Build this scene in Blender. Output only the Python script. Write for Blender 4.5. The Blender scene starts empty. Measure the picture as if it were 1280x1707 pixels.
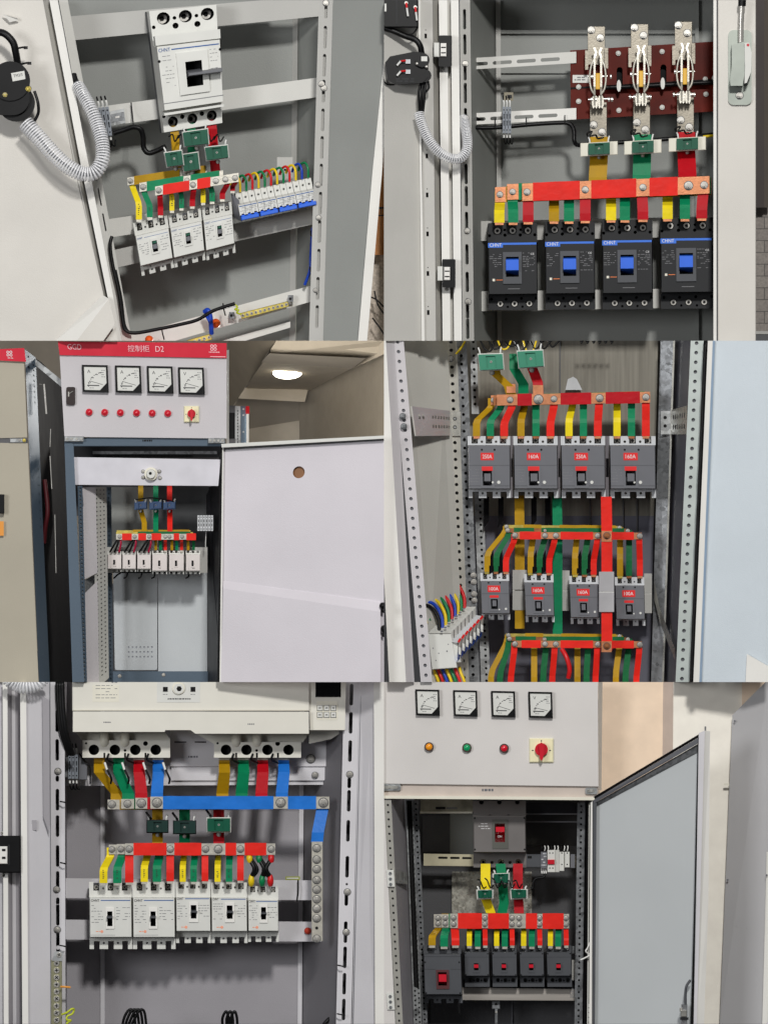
import bpy, bmesh, math, random
from mathutils import Vector
from mathutils.geometry import tessellate_polygon
random.seed(7)
SC = bpy.context.scene
COL = SC.collection

# ---------------------------------------------------------------- camera, light, exposure
DIST = 7.0                       # metres from the lens to the main plane (1 photo pixel = 1 mm there)
cam = bpy.data.cameras.new('camera')
co = bpy.data.objects.new('camera', cam); COL.objects.link(co)
co.location = (0, -DIST, 0); co.rotation_euler = (math.radians(90), 0, 0)
cam.sensor_fit = 'VERTICAL'; cam.sensor_height = 36
cam.lens = 36*DIST/1.707
cam.clip_start = 0.1; cam.clip_end = 60
SC.camera = co

wd = bpy.data.worlds.new('World'); SC.world = wd; wd.use_nodes = True
nt = wd.node_tree; bg = nt.nodes['Background']
tc = nt.nodes.new('ShaderNodeTexCoord'); sep = nt.nodes.new('ShaderNodeSeparateXYZ')
nt.links.new(tc.outputs['Generated'], sep.inputs[0])
rmp = nt.nodes.new('ShaderNodeValToRGB'); nt.links.new(sep.outputs[2], rmp.inputs[0])
rmp.color_ramp.elements[0].position = 0.0; rmp.color_ramp.elements[0].color = (.10, .10, .105, 1)
rmp.color_ramp.elements[1].position = 1.0; rmp.color_ramp.elements[1].color = (.95, .95, .97, 1)
e = rmp.color_ramp.elements.new(.45); e.color = (.42, .42, .43, 1)
nt.links.new(rmp.outputs[0], bg.inputs['Color']); bg.inputs['Strength'].default_value = 0.46

def area(name, loc, target, size, power, color=(1, 1, 1), sy=None):
    l = bpy.data.lights.new(name, 'AREA'); l.energy = power; l.color = color
    l.shape = 'RECTANGLE'; l.size = size; l.size_y = sy or size
    o = bpy.data.objects.new(name, l); COL.objects.link(o); o.location = loc
    o.rotation_euler = (Vector(target)-Vector(loc)).to_track_quat('-Z', 'Y').to_euler()
    return o
area('key_lamp', (0.6, -6.0, 3.1), (0, 0, 0), 0.55, 300, (1, .985, .96))
area('fill_lamp', (-3.0, -5.0, .6), (0, 0, -.2), 1.4, 95, (.97, .98, 1))  # soft fill added from the left, not an actual lamp of the room

SC.view_settings.view_transform = 'Standard'
try: SC.view_settings.look = 'None'
except Exception: pass
SC.view_settings.exposure = 0.0; SC.view_settings.gamma = 1.0
SC.view_settings.use_curve_mapping = False

# ---------------------------------------------------------------- geometry helpers
CX, CY = 640.0, 853.5
def Wd(px, py, d=0.0):           # a point d mm behind the main plane
    s = (DIST+d/1000.0)/DIST/1000.0
    return Vector(((px-CX)*s, d/1000.0, (CY-py)*s))
CELL = [0, 0, 1280, 1707]

class Fr:                        # a local frame: u right, v down, w towards the front, all in mm
    def __init__(s, q, d=0, lean=(0, 0)):
        s.q = [(p[0], p[1], p[2] if len(p) > 2 else d) for p in q]; s.lean = lean
        L = lambda a, b: math.hypot(s.q[a][0]-s.q[b][0], s.q[a][1]-s.q[b][1])
        s.W = (L(0, 1)+L(3, 2))/2; s.H = (L(0, 3)+L(1, 2))/2
    def __call__(s, u, v, w=0):
        a = u/s.W; b = v/s.H; q = s.q; r = []
        for k in range(3):
            t = q[0][k]*(1-a)+q[1][k]*a; m = q[3][k]*(1-a)+q[2][k]*a
            r.append(t*(1-b)+m*b)
        return Wd(r[0]+s.lean[0]*w, r[1]+s.lean[1]*w, r[2]-w)
class Id:                        # plain frame: u, v are photo millimetres
    def __init__(s, d=0, lean=(0, 0)): s.d = d; s.lean = lean; s.W = s.H = 1
    def __call__(s, u, v, w=0): return Wd(u+s.lean[0]*w, v+s.lean[1]*w, s.d-w)
def R(x0, y0, x1, y1, d=0, lean=(0, 0)): return Fr([(x0, y0), (x1, y0), (x1, y1), (x0, y1)], d, lean)

def stadium(u, v, ru, rv, n=6):
    r = min(ru, rv); a = ru-r; b = rv-r; P = []
    for k in range(4*n):
        t = 2*math.pi*(k+.5)/(4*n); c, s_ = math.cos(t), math.sin(t)
        P.append((u+(a if c > 0 else -a)+r*c, v+(b if s_ > 0 else -b)+r*s_))
    return P
def circ(u, v, r, n=14): return [(u+r*math.cos(2*math.pi*(k+.5)/n), v+r*math.sin(2*math.pi*(k+.5)/n)) for k in range(n)]
def rrect(u0, v0, u1, v1, r, n=4):
    P = []
    for cx_, cy_, a0 in ((u1-r, v1-r, 0), (u0+r, v1-r, 90), (u0+r, v0+r, 180), (u1-r, v0+r, 270)):
        for k in range(n+1):
            t = math.radians(a0+90*k/n); P.append((cx_+r*math.cos(t), cy_+r*math.sin(t)))
    return P
def spline(P, n=6):
    if len(P) < 3: return [Vector(p) for p in P]
    P = [Vector(p) for p in P]; Q = [P[0]*2-P[1]]+P+[P[-1]*2-P[-2]]; o = []
    for i in range(1, len(Q)-2):
        a, b, c, d = Q[i-1:i+3]
        for k in range(n):
            t = k/n
            o.append(.5*((2*b)+(-a+c)*t+(2*a-5*b+4*c-d)*t*t+(-a+3*b-3*c+d)*t**3))
    o.append(P[-1]); return o

_txt = {}
def text_mesh(s):
    if s not in _txt:
        c = bpy.data.curves.new('t', 'FONT'); c.body = s; c.resolution_u = 3
        o = bpy.data.objects.new('t', c); COL.objects.link(o)
        dg = bpy.context.evaluated_depsgraph_get(); dg.update()
        m = o.evaluated_get(dg).to_mesh()
        V = [(v.co.x, v.co.y) for v in m.vertices]; F = [tuple(p.vertices) for p in m.polygons]
        o.evaluated_get(dg).to_mesh_clear()
        bpy.data.objects.remove(o); bpy.data.curves.remove(c)
        _txt[s] = (V, F)
    return _txt[s]

class MB:
    def __init__(s, f): s.f = f; s.v = []; s.F = []; s.mi = []; s.sm = []; s.mats = []
    def add(s, V, F, m, smooth=False, world=False):
        if m not in s.mats: s.mats.append(m)
        k = s.mats.index(m); b = len(s.v)
        s.v += [v if world else s.f(*v) for v in V]
        for f in F: s.F.append([b+i for i in f]); s.mi.append(k); s.sm.append(smooth)
        return s
    def box(s, u0, v0, u1, v1, w0, w1, m, ch=0):
        if ch:
            V = [(u0, v0, w0), (u1, v0, w0), (u1, v1, w0), (u0, v1, w0), (u0, v0, w1-ch), (u1, v0, w1-ch), (u1, v1, w1-ch), (u0, v1, w1-ch),
                 (u0+ch, v0+ch, w1), (u1-ch, v0+ch, w1), (u1-ch, v1-ch, w1), (u0+ch, v1-ch, w1)]
            F = [(3, 2, 1, 0), (0, 1, 5, 4), (1, 2, 6, 5), (2, 3, 7, 6), (3, 0, 4, 7), (4, 5, 9, 8), (5, 6, 10, 9), (6, 7, 11, 10), (7, 4, 8, 11), (8, 9, 10, 11)]
        else:
            V = [(u0, v0, w0), (u1, v0, w0), (u1, v1, w0), (u0, v1, w0), (u0, v0, w1), (u1, v0, w1), (u1, v1, w1), (u0, v1, w1)]
            F = [(3, 2, 1, 0), (0, 1, 5, 4), (1, 2, 6, 5), (2, 3, 7, 6), (3, 0, 4, 7), (4, 5, 6, 7)]
        return s.add(V, F, m)
    def poly(s, P, w0, w1, m, ch=0):                     # extruded outline (may be concave)
        n = len(P)
        s.add([(p[0], p[1], w1) for p in P], [tuple(range(n))], m)
        s.add([(p[0], p[1], w0) for p in P], [tuple(range(n))[::-1]], m)
        s.add([(p[0], p[1], w0) for p in P]+[(p[0], p[1], w1) for p in P], [(i, (i+1) % n, n+(i+1) % n, n+i) for i in range(n)], m)
        return s
    def sheet(s, P, t, m):                               # points (x, y, depth); t mm thick, away from the viewer
        n = len(P); A = [Wd(*p) for p in P]; B = [Wd(p[0], p[1], p[2]+t) for p in P]
        s.add(A+B, [tuple(range(n)), tuple(range(2*n-1, n-1, -1))]+[(i, (i+1) % n, n+(i+1) % n, n+i) for i in range(n)], m, world=True)
        return s
    def plate(s, outer, holes, w0, w1, m, inner=None, back=True):
        loops = [outer]+list(holes); flat = [p for l in loops for p in l]
        T = tessellate_polygon([[Vector((p[0], p[1], 0)) for p in l] for l in loops])
        s.add([(p[0], p[1], w1) for p in flat], [tuple(t) for t in T], m)
        if back: s.add([(p[0], p[1], w0) for p in flat], [tuple(t)[::-1] for t in T], m)
        for k, l in enumerate(loops):
            n = len(l)
            s.add([(p[0], p[1], w0) for p in l]+[(p[0], p[1], w1) for p in l], [(i, (i+1) % n, n+(i+1) % n, n+i) for i in range(n)], (inner or m) if k else m)
        return s
    def cyl(s, u, v, r, w0, w1, m, n=16, r2=None, smooth=True, rv=None):
        r2 = r if r2 is None else r2; k = (rv or r)/r
        A = [(u+r*math.cos(2*math.pi*i/n), v+k*r*math.sin(2*math.pi*i/n), w0) for i in range(n)]
        B = [(u+r2*math.cos(2*math.pi*i/n), v+k*r2*math.sin(2*math.pi*i/n), w1) for i in range(n)]
        s.add(A+B, [(i, (i+1) % n, n+(i+1) % n, n+i) for i in range(n)], m, smooth)
        s.add(B, [tuple(range(n))], m)
        return s
    def dome(s, u, v, r, w0, h, m, n=16):
        R_ = 4; V = []; F = []
        for j in range(R_):
            a = math.pi/2*j/R_
            V += [(u+r*math.cos(a)*math.cos(2*math.pi*i/n), v+r*math.cos(a)*math.sin(2*math.pi*i/n), w0+h*math.sin(a)) for i in range(n)]
        V.append((u, v, w0+h)); top = len(V)-1
        for j in range(R_-1): F += [(j*n+i, j*n+(i+1) % n, (j+1)*n+(i+1) % n, (j+1)*n+i) for i in range(n)]
        F += [((R_-1)*n+i, (R_-1)*n+(i+1) % n, top) for i in range(n)]
        return s.add(V, F, m, True)
    def tube(s, P, r, m, n=8, sub=6, ribs=None, world=False):
        Q = spline([p if world else s.f(*p) for p in P], sub)
        if ribs:                                         # corrugated: (pitch, depth) in mm
            L = [0]
            for i in range(1, len(Q)): L.append(L[-1]+(Q[i]-Q[i-1]).length)
            pitch = ribs[0]/1000; N = int(L[-1]/pitch*4); Q2 = []; j = 0
            for k in range(N+1):
                t = L[-1]*k/N
                while j < len(L)-2 and L[j+1] < t: j += 1
                f = (t-L[j])/max(1e-9, L[j+1]-L[j]); Q2.append(Q[j].lerp(Q[j+1], f))
            Q = Q2
        V = []; F = []; up = Vector((0, 1, 0)); last = None
        for i, p in enumerate(Q):
            t = (Q[min(i+1, len(Q)-1)]-Q[max(i-1, 0)]).normalized()
            a = (last - t*last.dot(t)) if last else (up - t*up.dot(t))
            if a.length < 1e-4: a = Vector((1, 0, .1))-t*t.dot(Vector((1, 0, .1)))
            a.normalize(); last = a; b = t.cross(a)
            rr = (r(i/(len(Q)-1)) if callable(r) else r)/1000
            if ribs: rr += ribs[1]/1000*(0, .8, 1, .8)[i % 4]-ribs[1]/2000
            V += [p+a*rr*math.cos(2*math.pi*k/n)+b*rr*math.sin(2*math.pi*k/n) for k in range(n)]
        for i in range(len(Q)-1): F += [(i*n+k, i*n+(k+1) % n, (i+1)*n+(k+1) % n, (i+1)*n+k) for k in range(n)]
        if ribs:
            n0 = len(s.v); s.add(V, F, m, True, world=True); s.mats.append(HOSER) if HOSER not in s.mats else None
            kk = s.mats.index(HOSER); base = len(s.mi)-len(F)
            for j in range(len(F)):
                if (j//n) % 4 in (1, 2): s.mi[base+j] = kk
        else: s.add(V, F, m, True, world=True)
        s.add(V[:n], [tuple(range(n))[::-1]], m, world=True); s.add(V[-n:], [tuple(range(n))], m, world=True)
        return s
    def ribbon(s, P, wid, t, m):                         # strap: P = (u, v, w) centre line, wid across u
        V = []; n = len(P)
        for i, p in enumerate(P):
            a = P[max(i-1, 0)]; b = P[min(i+1, n-1)]
            tv, tw = b[1]-a[1], b[2]-a[2]; L = math.hypot(tv, tw) or 1
            nv, nw = -tw/L*t/2, tv/L*t/2
            wd_ = wid[i] if isinstance(wid, (list, tuple)) else wid
            V += [(p[0]-wd_/2, p[1]-nv, p[2]-nw), (p[0]+wd_/2, p[1]-nv, p[2]-nw), (p[0]+wd_/2, p[1]+nv, p[2]+nw), (p[0]-wd_/2, p[1]+nv, p[2]+nw)]
        F = [(0, 1, 2, 3), tuple(4*(n-1)+k for k in (3, 2, 1, 0))]
        for i in range(n-1): F += [(4*i+k, 4*i+(k+1) % 4, 4*i+4+(k+1) % 4, 4*i+4+k) for k in range(4)]
        return s.add(V, F, m)
    def txt(s, t, u, v, h, w, m, width=None, mid=False):  # left edge u, baseline v, overall height h
        V, F = text_mesh(t)
        if not V: return s
        x0 = min(p[0] for p in V); x1 = max(p[0] for p in V); y0 = min(p[1] for p in V); y1 = max(p[1] for p in V)
        k = h/(y1-y0); kx = width/(x1-x0) if width else k
        du = -(x1-x0)*kx/2 if mid else 0
        A = [(u+du+(p[0]-x0)*kx, v-(p[1]-y0)*k, w) for p in V]
        return s.add(A, F, m)
    def dashes(s, u0, v0, u1, v1, rows, m, w, h=None, fill=.6, seg=3, seed=1, thin=.25):
        rn = random.Random(seed); dv = (v1-v0)/rows; h = h or dv*.42
        for r in range(rows):
            x = u0
            while x < u1-1:
                l = (u1-u0)/seg*rn.uniform(.35, .95)
                if rn.random() < fill: s.box(x, v0+r*dv, min(u1, x+l), v0+r*dv+h, w-.1, w+thin, m)
                x += l+(u1-u0)/seg*.2
        return s
    def bolt(s, u, v, r, w, m, h=None, a=0):
        h = h or r*.8
        s.cyl(u, v, r*1.14, w, w+r*.12, GPLD, 14); s.cyl(u, v, r*.98, w+r*.12, w+r*.24, m, 14)  # dark ring stands in for the shadow outline around the bolt
        s.cyl(u, v, r*.72, w+r*.22, w+r*.22+h, m, 6, smooth=False)
        s.cyl(u, v, r*.34, w+r*.22+h, w+r*.3+h*1.5, m, 10)
        return s
    def screw(s, u, v, r, w, m, dark, a=.6):
        s.cyl(u, v, r, w, w+r*.5, m, 12, r2=r*.85)
        for t in (a, a+math.pi/2):
            c, q = math.cos(t)*r*.62, math.sin(t)*r*.62; c2, q2 = math.cos(t+1.57)*r*.13, math.sin(t+1.57)*r*.13; z = w+r*.5+.15
            s.add([(u-c-c2, v-q-q2, z), (u+c-c2, v+q-q2, z), (u+c+c2, v+q+q2, z), (u-c+c2, v-q+q2, z)], [(0, 1, 2, 3)], dark)
        return s
    def build(s, name, parent=None):
        if not s.v: return None
        org = ORG.get(parent.name, Vector((0, 0, 0))) if parent else Vector((0, 0, 0))
        x0, y0, x1, y1 = CELL; P = [((v.x*DIST/(DIST+v.y))*1000+CX, CY-(v.z*DIST/(DIST+v.y))*1000) for v in s.v]
        lo = [min(p[0] for p in P), min(p[1] for p in P)]; hi = [max(p[0] for p in P), max(p[1] for p in P)]
        if hi[0] <= x0 or lo[0] >= x1 or hi[1] <= y0 or lo[1] >= y1: return None
        me = bpy.data.meshes.new(name)
        me.from_pydata([v-org for v in s.v], [], s.F)
        for m in s.mats: me.materials.append(m)
        for i, p in enumerate(me.polygons): p.material_index = s.mi[i]; p.use_smooth = s.sm[i]
        cuts = []; C = Vector((0, -DIST, 0))
        def pl(a, b, sign):
            n = (Wd(*a)-C).cross(Wd(*b)-C).normalized()
            cuts.append((n, sign))
        mid = Wd((x0+x1)/2, (y0+y1)/2)-C
        for c, a, b in ((lo[0] < x0, (x0, y0), (x0, y1)), (hi[0] > x1, (x1, y0), (x1, y1)), (lo[1] < y0, (x0, y0), (x1, y0)), (hi[1] > y1, (x0, y1), (x1, y1))):
            if c: pl(a, b, 1)
        bm = bmesh.new(); bm.from_mesh(me)
        for n, _ in cuts:
            if n.dot(mid) > 0: n = -n
            r = bmesh.ops.bisect_plane(bm, geom=bm.verts[:]+bm.edges[:]+bm.faces[:], plane_co=C-org, plane_no=n, clear_outer=True, dist=1e-6)
            ed = [g for g in r['geom_cut'] if isinstance(g, bmesh.types.BMEdge)]
            if ed:
                try: bmesh.ops.holes_fill(bm, edges=ed, sides=0)
                except Exception: pass
        if not len(bm.faces): bm.free(); bpy.data.meshes.remove(me); return None
        bmesh.ops.recalc_face_normals(bm, faces=bm.faces[:])
        bm.to_mesh(me); bm.free()
        o = bpy.data.objects.new(name, me); COL.objects.link(o)
        if parent: o.parent = parent
        ORG[o.name] = org
        return o
ORG = {}
def thing(name, label, cat, group=None, at=(0, 0, 0), kind=None):
    o = bpy.data.objects.new(name, None); COL.objects.link(o); o.empty_display_size = .02
    o.location = Wd(*at); ORG[o.name] = Vector(o.location)
    o['label'] = label; o['category'] = cat
    if group: o['group'] = group
    if kind: o['kind'] = kind
    return o
def tag(o, label, cat, group=None, kind=None):
    if o is None: return None
    if kind != 'structure' or cat: o['label'] = label; o['category'] = cat
    if group: o['group'] = group
    if kind: o['kind'] = kind
    return o
ORD = ['first', 'second', 'third', 'fourth', 'fifth', 'sixth', 'seventh', 'eighth', 'ninth', 'tenth', 'eleventh', 'twelfth', 'thirteenth']

# ---------------------------------------------------------------- materials
def lin(c): c /= 255.0; return c/12.92 if c <= .04045 else ((c+.055)/1.055)**2.4
_m = {}
def mat(name, rgb, rough=.5, metal=0.0, var=.06, scale=30, bump=0.0, bscale=400, alpha=1.0, coat=0, spec=.35, emit=0, trans=0, stretch=None):
    if name in _m: return _m[name]
    m = bpy.data.materials.new(name); m.use_nodes = True; n = m.node_tree.nodes; L = m.node_tree.links
    b = n['Principled BSDF']; c = [lin(x) for x in rgb]
    tc_ = n.new('ShaderNodeTexCoord'); mp = n.new('ShaderNodeMapping'); L.new(tc_.outputs['Object'], mp.inputs[0])
    if stretch: mp.inputs['Scale'].default_value = stretch
    no = n.new('ShaderNodeTexNoise'); no.inputs['Scale'].default_value = scale; no.inputs['Detail'].default_value = 6; L.new(mp.outputs[0], no.inputs['Vector'])
    rp = n.new('ShaderNodeValToRGB'); L.new(no.outputs['Fac'], rp.inputs[0])
    rp.color_ramp.elements[0].position = .3; rp.color_ramp.elements[1].position = .7
    rp.color_ramp.elements[0].color = [x*(1-var) for x in c]+[1]; rp.color_ramp.elements[1].color = [min(.95, x*(1+var)) for x in c]+[1]
    L.new(rp.outputs[0], b.inputs['Base Color'])
    mr = n.new('ShaderNodeMapRange'); L.new(no.outputs['Fac'], mr.inputs[0]); mr.inputs[3].default_value = max(.03, rough-.07); mr.inputs[4].default_value = min(1, rough+.07)
    L.new(mr.outputs[0], b.inputs['Roughness']); b.inputs['Metallic'].default_value = metal
    b.inputs['Specular IOR Level'].default_value = spec
    if coat: b.inputs['Coat Weight'].default_value = coat; b.inputs['Coat Roughness'].default_value = .15
    if bump:
        n2 = n.new('ShaderNodeTexNoise'); n2.inputs['Scale'].default_value = bscale; n2.inputs['Detail'].default_value = 3; L.new(mp.outputs[0], n2.inputs['Vector'])
        bp = n.new('ShaderNodeBump'); bp.inputs['Strength'].default_value = bump; bp.inputs['Distance'].default_value = .001
        L.new(n2.outputs['Fac'], bp.inputs['Height']); L.new(bp.outputs[0], b.inputs['Normal'])
    if alpha < 1: b.inputs['Alpha'].default_value = alpha
    if trans: b.inputs['Transmission Weight'].default_value = trans
    if emit: b.inputs['Emission Color'].default_value = c+[1]; b.inputs['Emission Strength'].default_value = emit
    _m[name] = m; return m
def galv(name, rgb, rough=.35, sc=90, metal=.75, amt=.35):
    if name in _m: return _m[name]
    m = bpy.data.materials.new(name); m.use_nodes = True; n = m.node_tree.nodes; L = m.node_tree.links
    b = n['Principled BSDF']; c = [lin(x) for x in rgb]
    tc_ = n.new('ShaderNodeTexCoord'); vo = n.new('ShaderNodeTexVoronoi'); vo.inputs['Scale'].default_value = sc; L.new(tc_.outputs['Object'], vo.inputs['Vector'])
    no = n.new('ShaderNodeTexNoise'); no.inputs['Scale'].default_value = sc*.5; no.inputs['Detail'].default_value = 8; L.new(tc_.outputs['Object'], no.inputs['Vector'])
    sp = n.new('ShaderNodeSeparateColor'); L.new(vo.outputs['Color'], sp.inputs[0])
    ad = n.new('ShaderNodeMath'); ad.operation = 'ADD'; L.new(sp.outputs[0], ad.inputs[0]); L.new(no.outputs['Fac'], ad.inputs[1])
    rp = n.new('ShaderNodeValToRGB'); L.new(ad.outputs[0], rp.inputs[0]); rp.color_ramp.elements[0].position = .3; rp.color_ramp.elements[1].position = 1.3 if False else 1
    rp.color_ramp.elements[0].color = [x*(1-amt) for x in c]+[1]; rp.color_ramp.elements[1].color = [min(.95, x*(1+amt)) for x in c]+[1]
    L.new(rp.outputs[0], b.inputs['Base Color']); b.inputs['Metallic'].default_value = metal
    mr = n.new('ShaderNodeMapRange'); L.new(sp.outputs[1], mr.inputs[0]); mr.inputs[3].default_value = rough-.12; mr.inputs[4].default_value = rough+.18
    L.new(mr.outputs[0], b.inputs['Roughness'])
    _m[name] = m; return m
P_ = dict(bump=.3, bscale=700, var=.055, scale=7)
DOORW = mat('white_door_paint', (212, 208, 200), .38, **P_)
DOOR2 = mat('pale_grey_paint', (188, 186, 180), .42, **P_)
PANEL1 = mat('cabinet_paint_in_shade', (140, 142, 138), .5, **P_)  # same paint as the doors, darkened for the shade inside the cabinets
RAILW = mat('light_rail_paint', (205, 204, 198), .42, **P_)
RAILG = mat('grey_rail_paint', (178, 177, 172), .45, **P_)
BRIGHT = mat('bright_white_paint', (228, 226, 220), .35, **P_)
LILAC = mat('lilac_paint_in_shade', (155, 152, 156), .5, **P_)  # pale lilac paint darkened to carry the shade of the interior
LILACW = mat('pale_lilac_paint', (205, 203, 206), .45, **P_)
DARKP = mat('dark_grey_paint', (88, 88, 90), .55, **P_)
BLACKP = mat('black_part_and_void_shade', (9, 8, 10), .8, spec=.1)  # black parts such as barriers; also painted shade for gaps and open insides
BLUEG = mat('blue_grey_steel', (80, 95, 109), .5, .1, **P_)
ZINC = galv('galvanised_steel', (150, 152, 152), metal=.5)
ZINCD = galv('dull_galvanised_steel', (112, 114, 116), sc=160, metal=.35)
ZINCL = mat('bright_zinc', (205, 204, 196), .28, .75, .1, 60)
TIN = mat('tinned_metal', (196, 192, 180), .38, .45, .12, 120, bump=.2, bscale=500)
CHROME = mat('bolt_steel', (206, 203, 196), .26, .55, .1, 80)
COPPER = mat('bare_copper', (196, 130, 92), .38, .5, .14, 90, bump=.15, bscale=400)
COPPERD = mat('tarnished_copper', (150, 96, 62), .42, .7, .2, 90)
BRASS = mat('brass', (196, 178, 92), .35, .8, .15, 90)
Sl = dict(bump=.55, bscale=130, var=.1, scale=40, spec=.16)
RED = mat('red_sleeve', (226, 40, 30), .5, **Sl); REDK = mat('crimson_sleeve', (182, 14, 28), .52, **Sl)
YEL = mat('yellow_sleeve', (236, 212, 30), .4, **Sl); YELK = mat('ochre_sleeve', (178, 138, 20), .5, **Sl)
GRN = mat('green_sleeve', (12, 128, 84), .46, **Sl); GRNK = mat('deep_green_sleeve', (18, 100, 56), .46, **Sl)
BLU = mat('blue_sleeve', (34, 112, 200), .42, **Sl)
WPL = mat('white_plastic', (214, 214, 208), .42, var=.03); WPL2 = mat('grey_white_plastic', (196, 196, 190), .48, var=.04)
CREAM = mat('cream_plastic', (226, 222, 206), .45, var=.03); CREAM2 = mat('ivory_plastic', (236, 230, 190), .45)
DPL = mat('dark_plastic', (36, 37, 39), .48, var=.08, spec=.22); BPL = mat('black_plastic', (11, 11, 12), .4, var=.1, spec=.2)
GPL = mat('grey_plastic', (104, 105, 110), .5, var=.05); GPLD = mat('charcoal_plastic_and_bolt_shadow', (74, 76, 80), .5, var=.06)
LGPL = mat('light_grey_plastic', (196, 198, 200), .45, var=.05)
TGREY = mat('terminal_grey', (128, 134, 142), .5, var=.08)
CTG = mat('green_moulding', (10, 82, 60), .4, spec=.25, var=.05); CTGL = mat('mint_moulding', (52, 132, 104), .4)
CTB = mat('blue_moulding', (96, 124, 168), .45)
TOGB = mat('blue_toggle_plastic', (44, 104, 222), .4, var=.05); BLUEBAND = mat('blue_band_print', (52, 112, 214), .4)
TOGR = mat('red_toggle_plastic', (200, 24, 44), .35, coat=.3); LABR = mat('red_label_print', (222, 36, 36), .5)
INK = mat('ink_blue', (42, 88, 150), .5); INKG = mat('grey_print', (120, 120, 122), .6); INKD = mat('dark_print', (50, 50, 54), .6)
WPR = mat('white_print', (225, 225, 225), .5); ORP = mat('orange_print', (235, 130, 70), .5)
RUB = mat('black_cable_rubber', (12, 12, 13), .42, spec=.25, bump=.3, bscale=200)
HOLE = mat('recess_shade', (10, 10, 11), .8)  # black colour stands in for the shade inside holes and gaps
HOSE = mat('clear_ribbed_plastic', (225, 228, 232), .12, alpha=.22, spec=.9); HOSER = mat('milky_rib_plastic', (240, 240, 242), .2, alpha=.85, spec=.7)
WIR = {'r': mat('red_wire', (205, 28, 32), .35), 'y': mat('yellow_wire', (228, 196, 26), .35), 'g': mat('green_wire', (10, 122, 72), .35),
       'b': mat('blue_wire', (24, 66, 176), .35), 'k': RUB, 'w': mat('white_ferrule', (224, 224, 220), .4), 'o': mat('orange_cap', (240, 96, 30), .5)}
MIRROR = mat('polished_plate', (200, 198, 200), .25, .35, .08, 20)
def wire(P, r, m, name, label, cat='wire', group=None, d=0, sub=6):
    mb = MB(Id(d)); mb.tube(P, r, m, sub=sub)
    return tag(mb.build(name), label, cat, group)

# ---------------------------------------------------------------- builders of repeated gear
def slotted(parent, q, d, mt, slots=None, holes=None, name='post', depth=22, thick=3, back=None):
    """Channel with real slots; slots = list of (v centre, half length), holes = list of (u,v,r) in fractions / mm."""
    f = Fr(q, d); mb = MB(f); W_, H_ = f.W, f.H; L = []
    for (uc, vc, ru, rv) in (slots or []): L.append(stadium(uc*W_, vc, ru, rv))
    for (uc, vc, r) in (holes or []): L.append(circ(uc*W_, vc, r, 10))
    n = max(1, len(L)); L.sort(key=lambda l: sum(p[1] for p in l)/len(l))
    horizontal = W_ > H_
    if horizontal: L.sort(key=lambda l: sum(p[0] for p in l)/len(l))
    mb.plate([(0, 0), (W_, 0), (W_, H_), (0, H_)], L, -thick, 0, mt)
    if horizontal: mb.box(0, 0, W_, 2, -depth, -thick, mt); mb.box(0, H_-2, W_, H_, -depth, -thick, mt)
    else: mb.box(0, 0, 2, H_, -depth, -thick, mt); mb.box(W_-2, 0, W_, H_, -depth, -thick, mt)
    mb.box(0, 0, W_, H_, -depth-2, -depth, back or mt)  # darker back colours stand in for shade inside the channel
    return mb.build(name, parent)
def holes_along(H, step, r, u=.5, v0=8): 
    out = []; v = v0
    while v < H-r-3: out.append((u, v, r)); v += step
    return out
def slots_v(H, step, half, ru, u=.5, v0=12):
    out = []; v = v0
    while v < H-half-3: out.append((u, v, ru, half)); v += step
    return out

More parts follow.
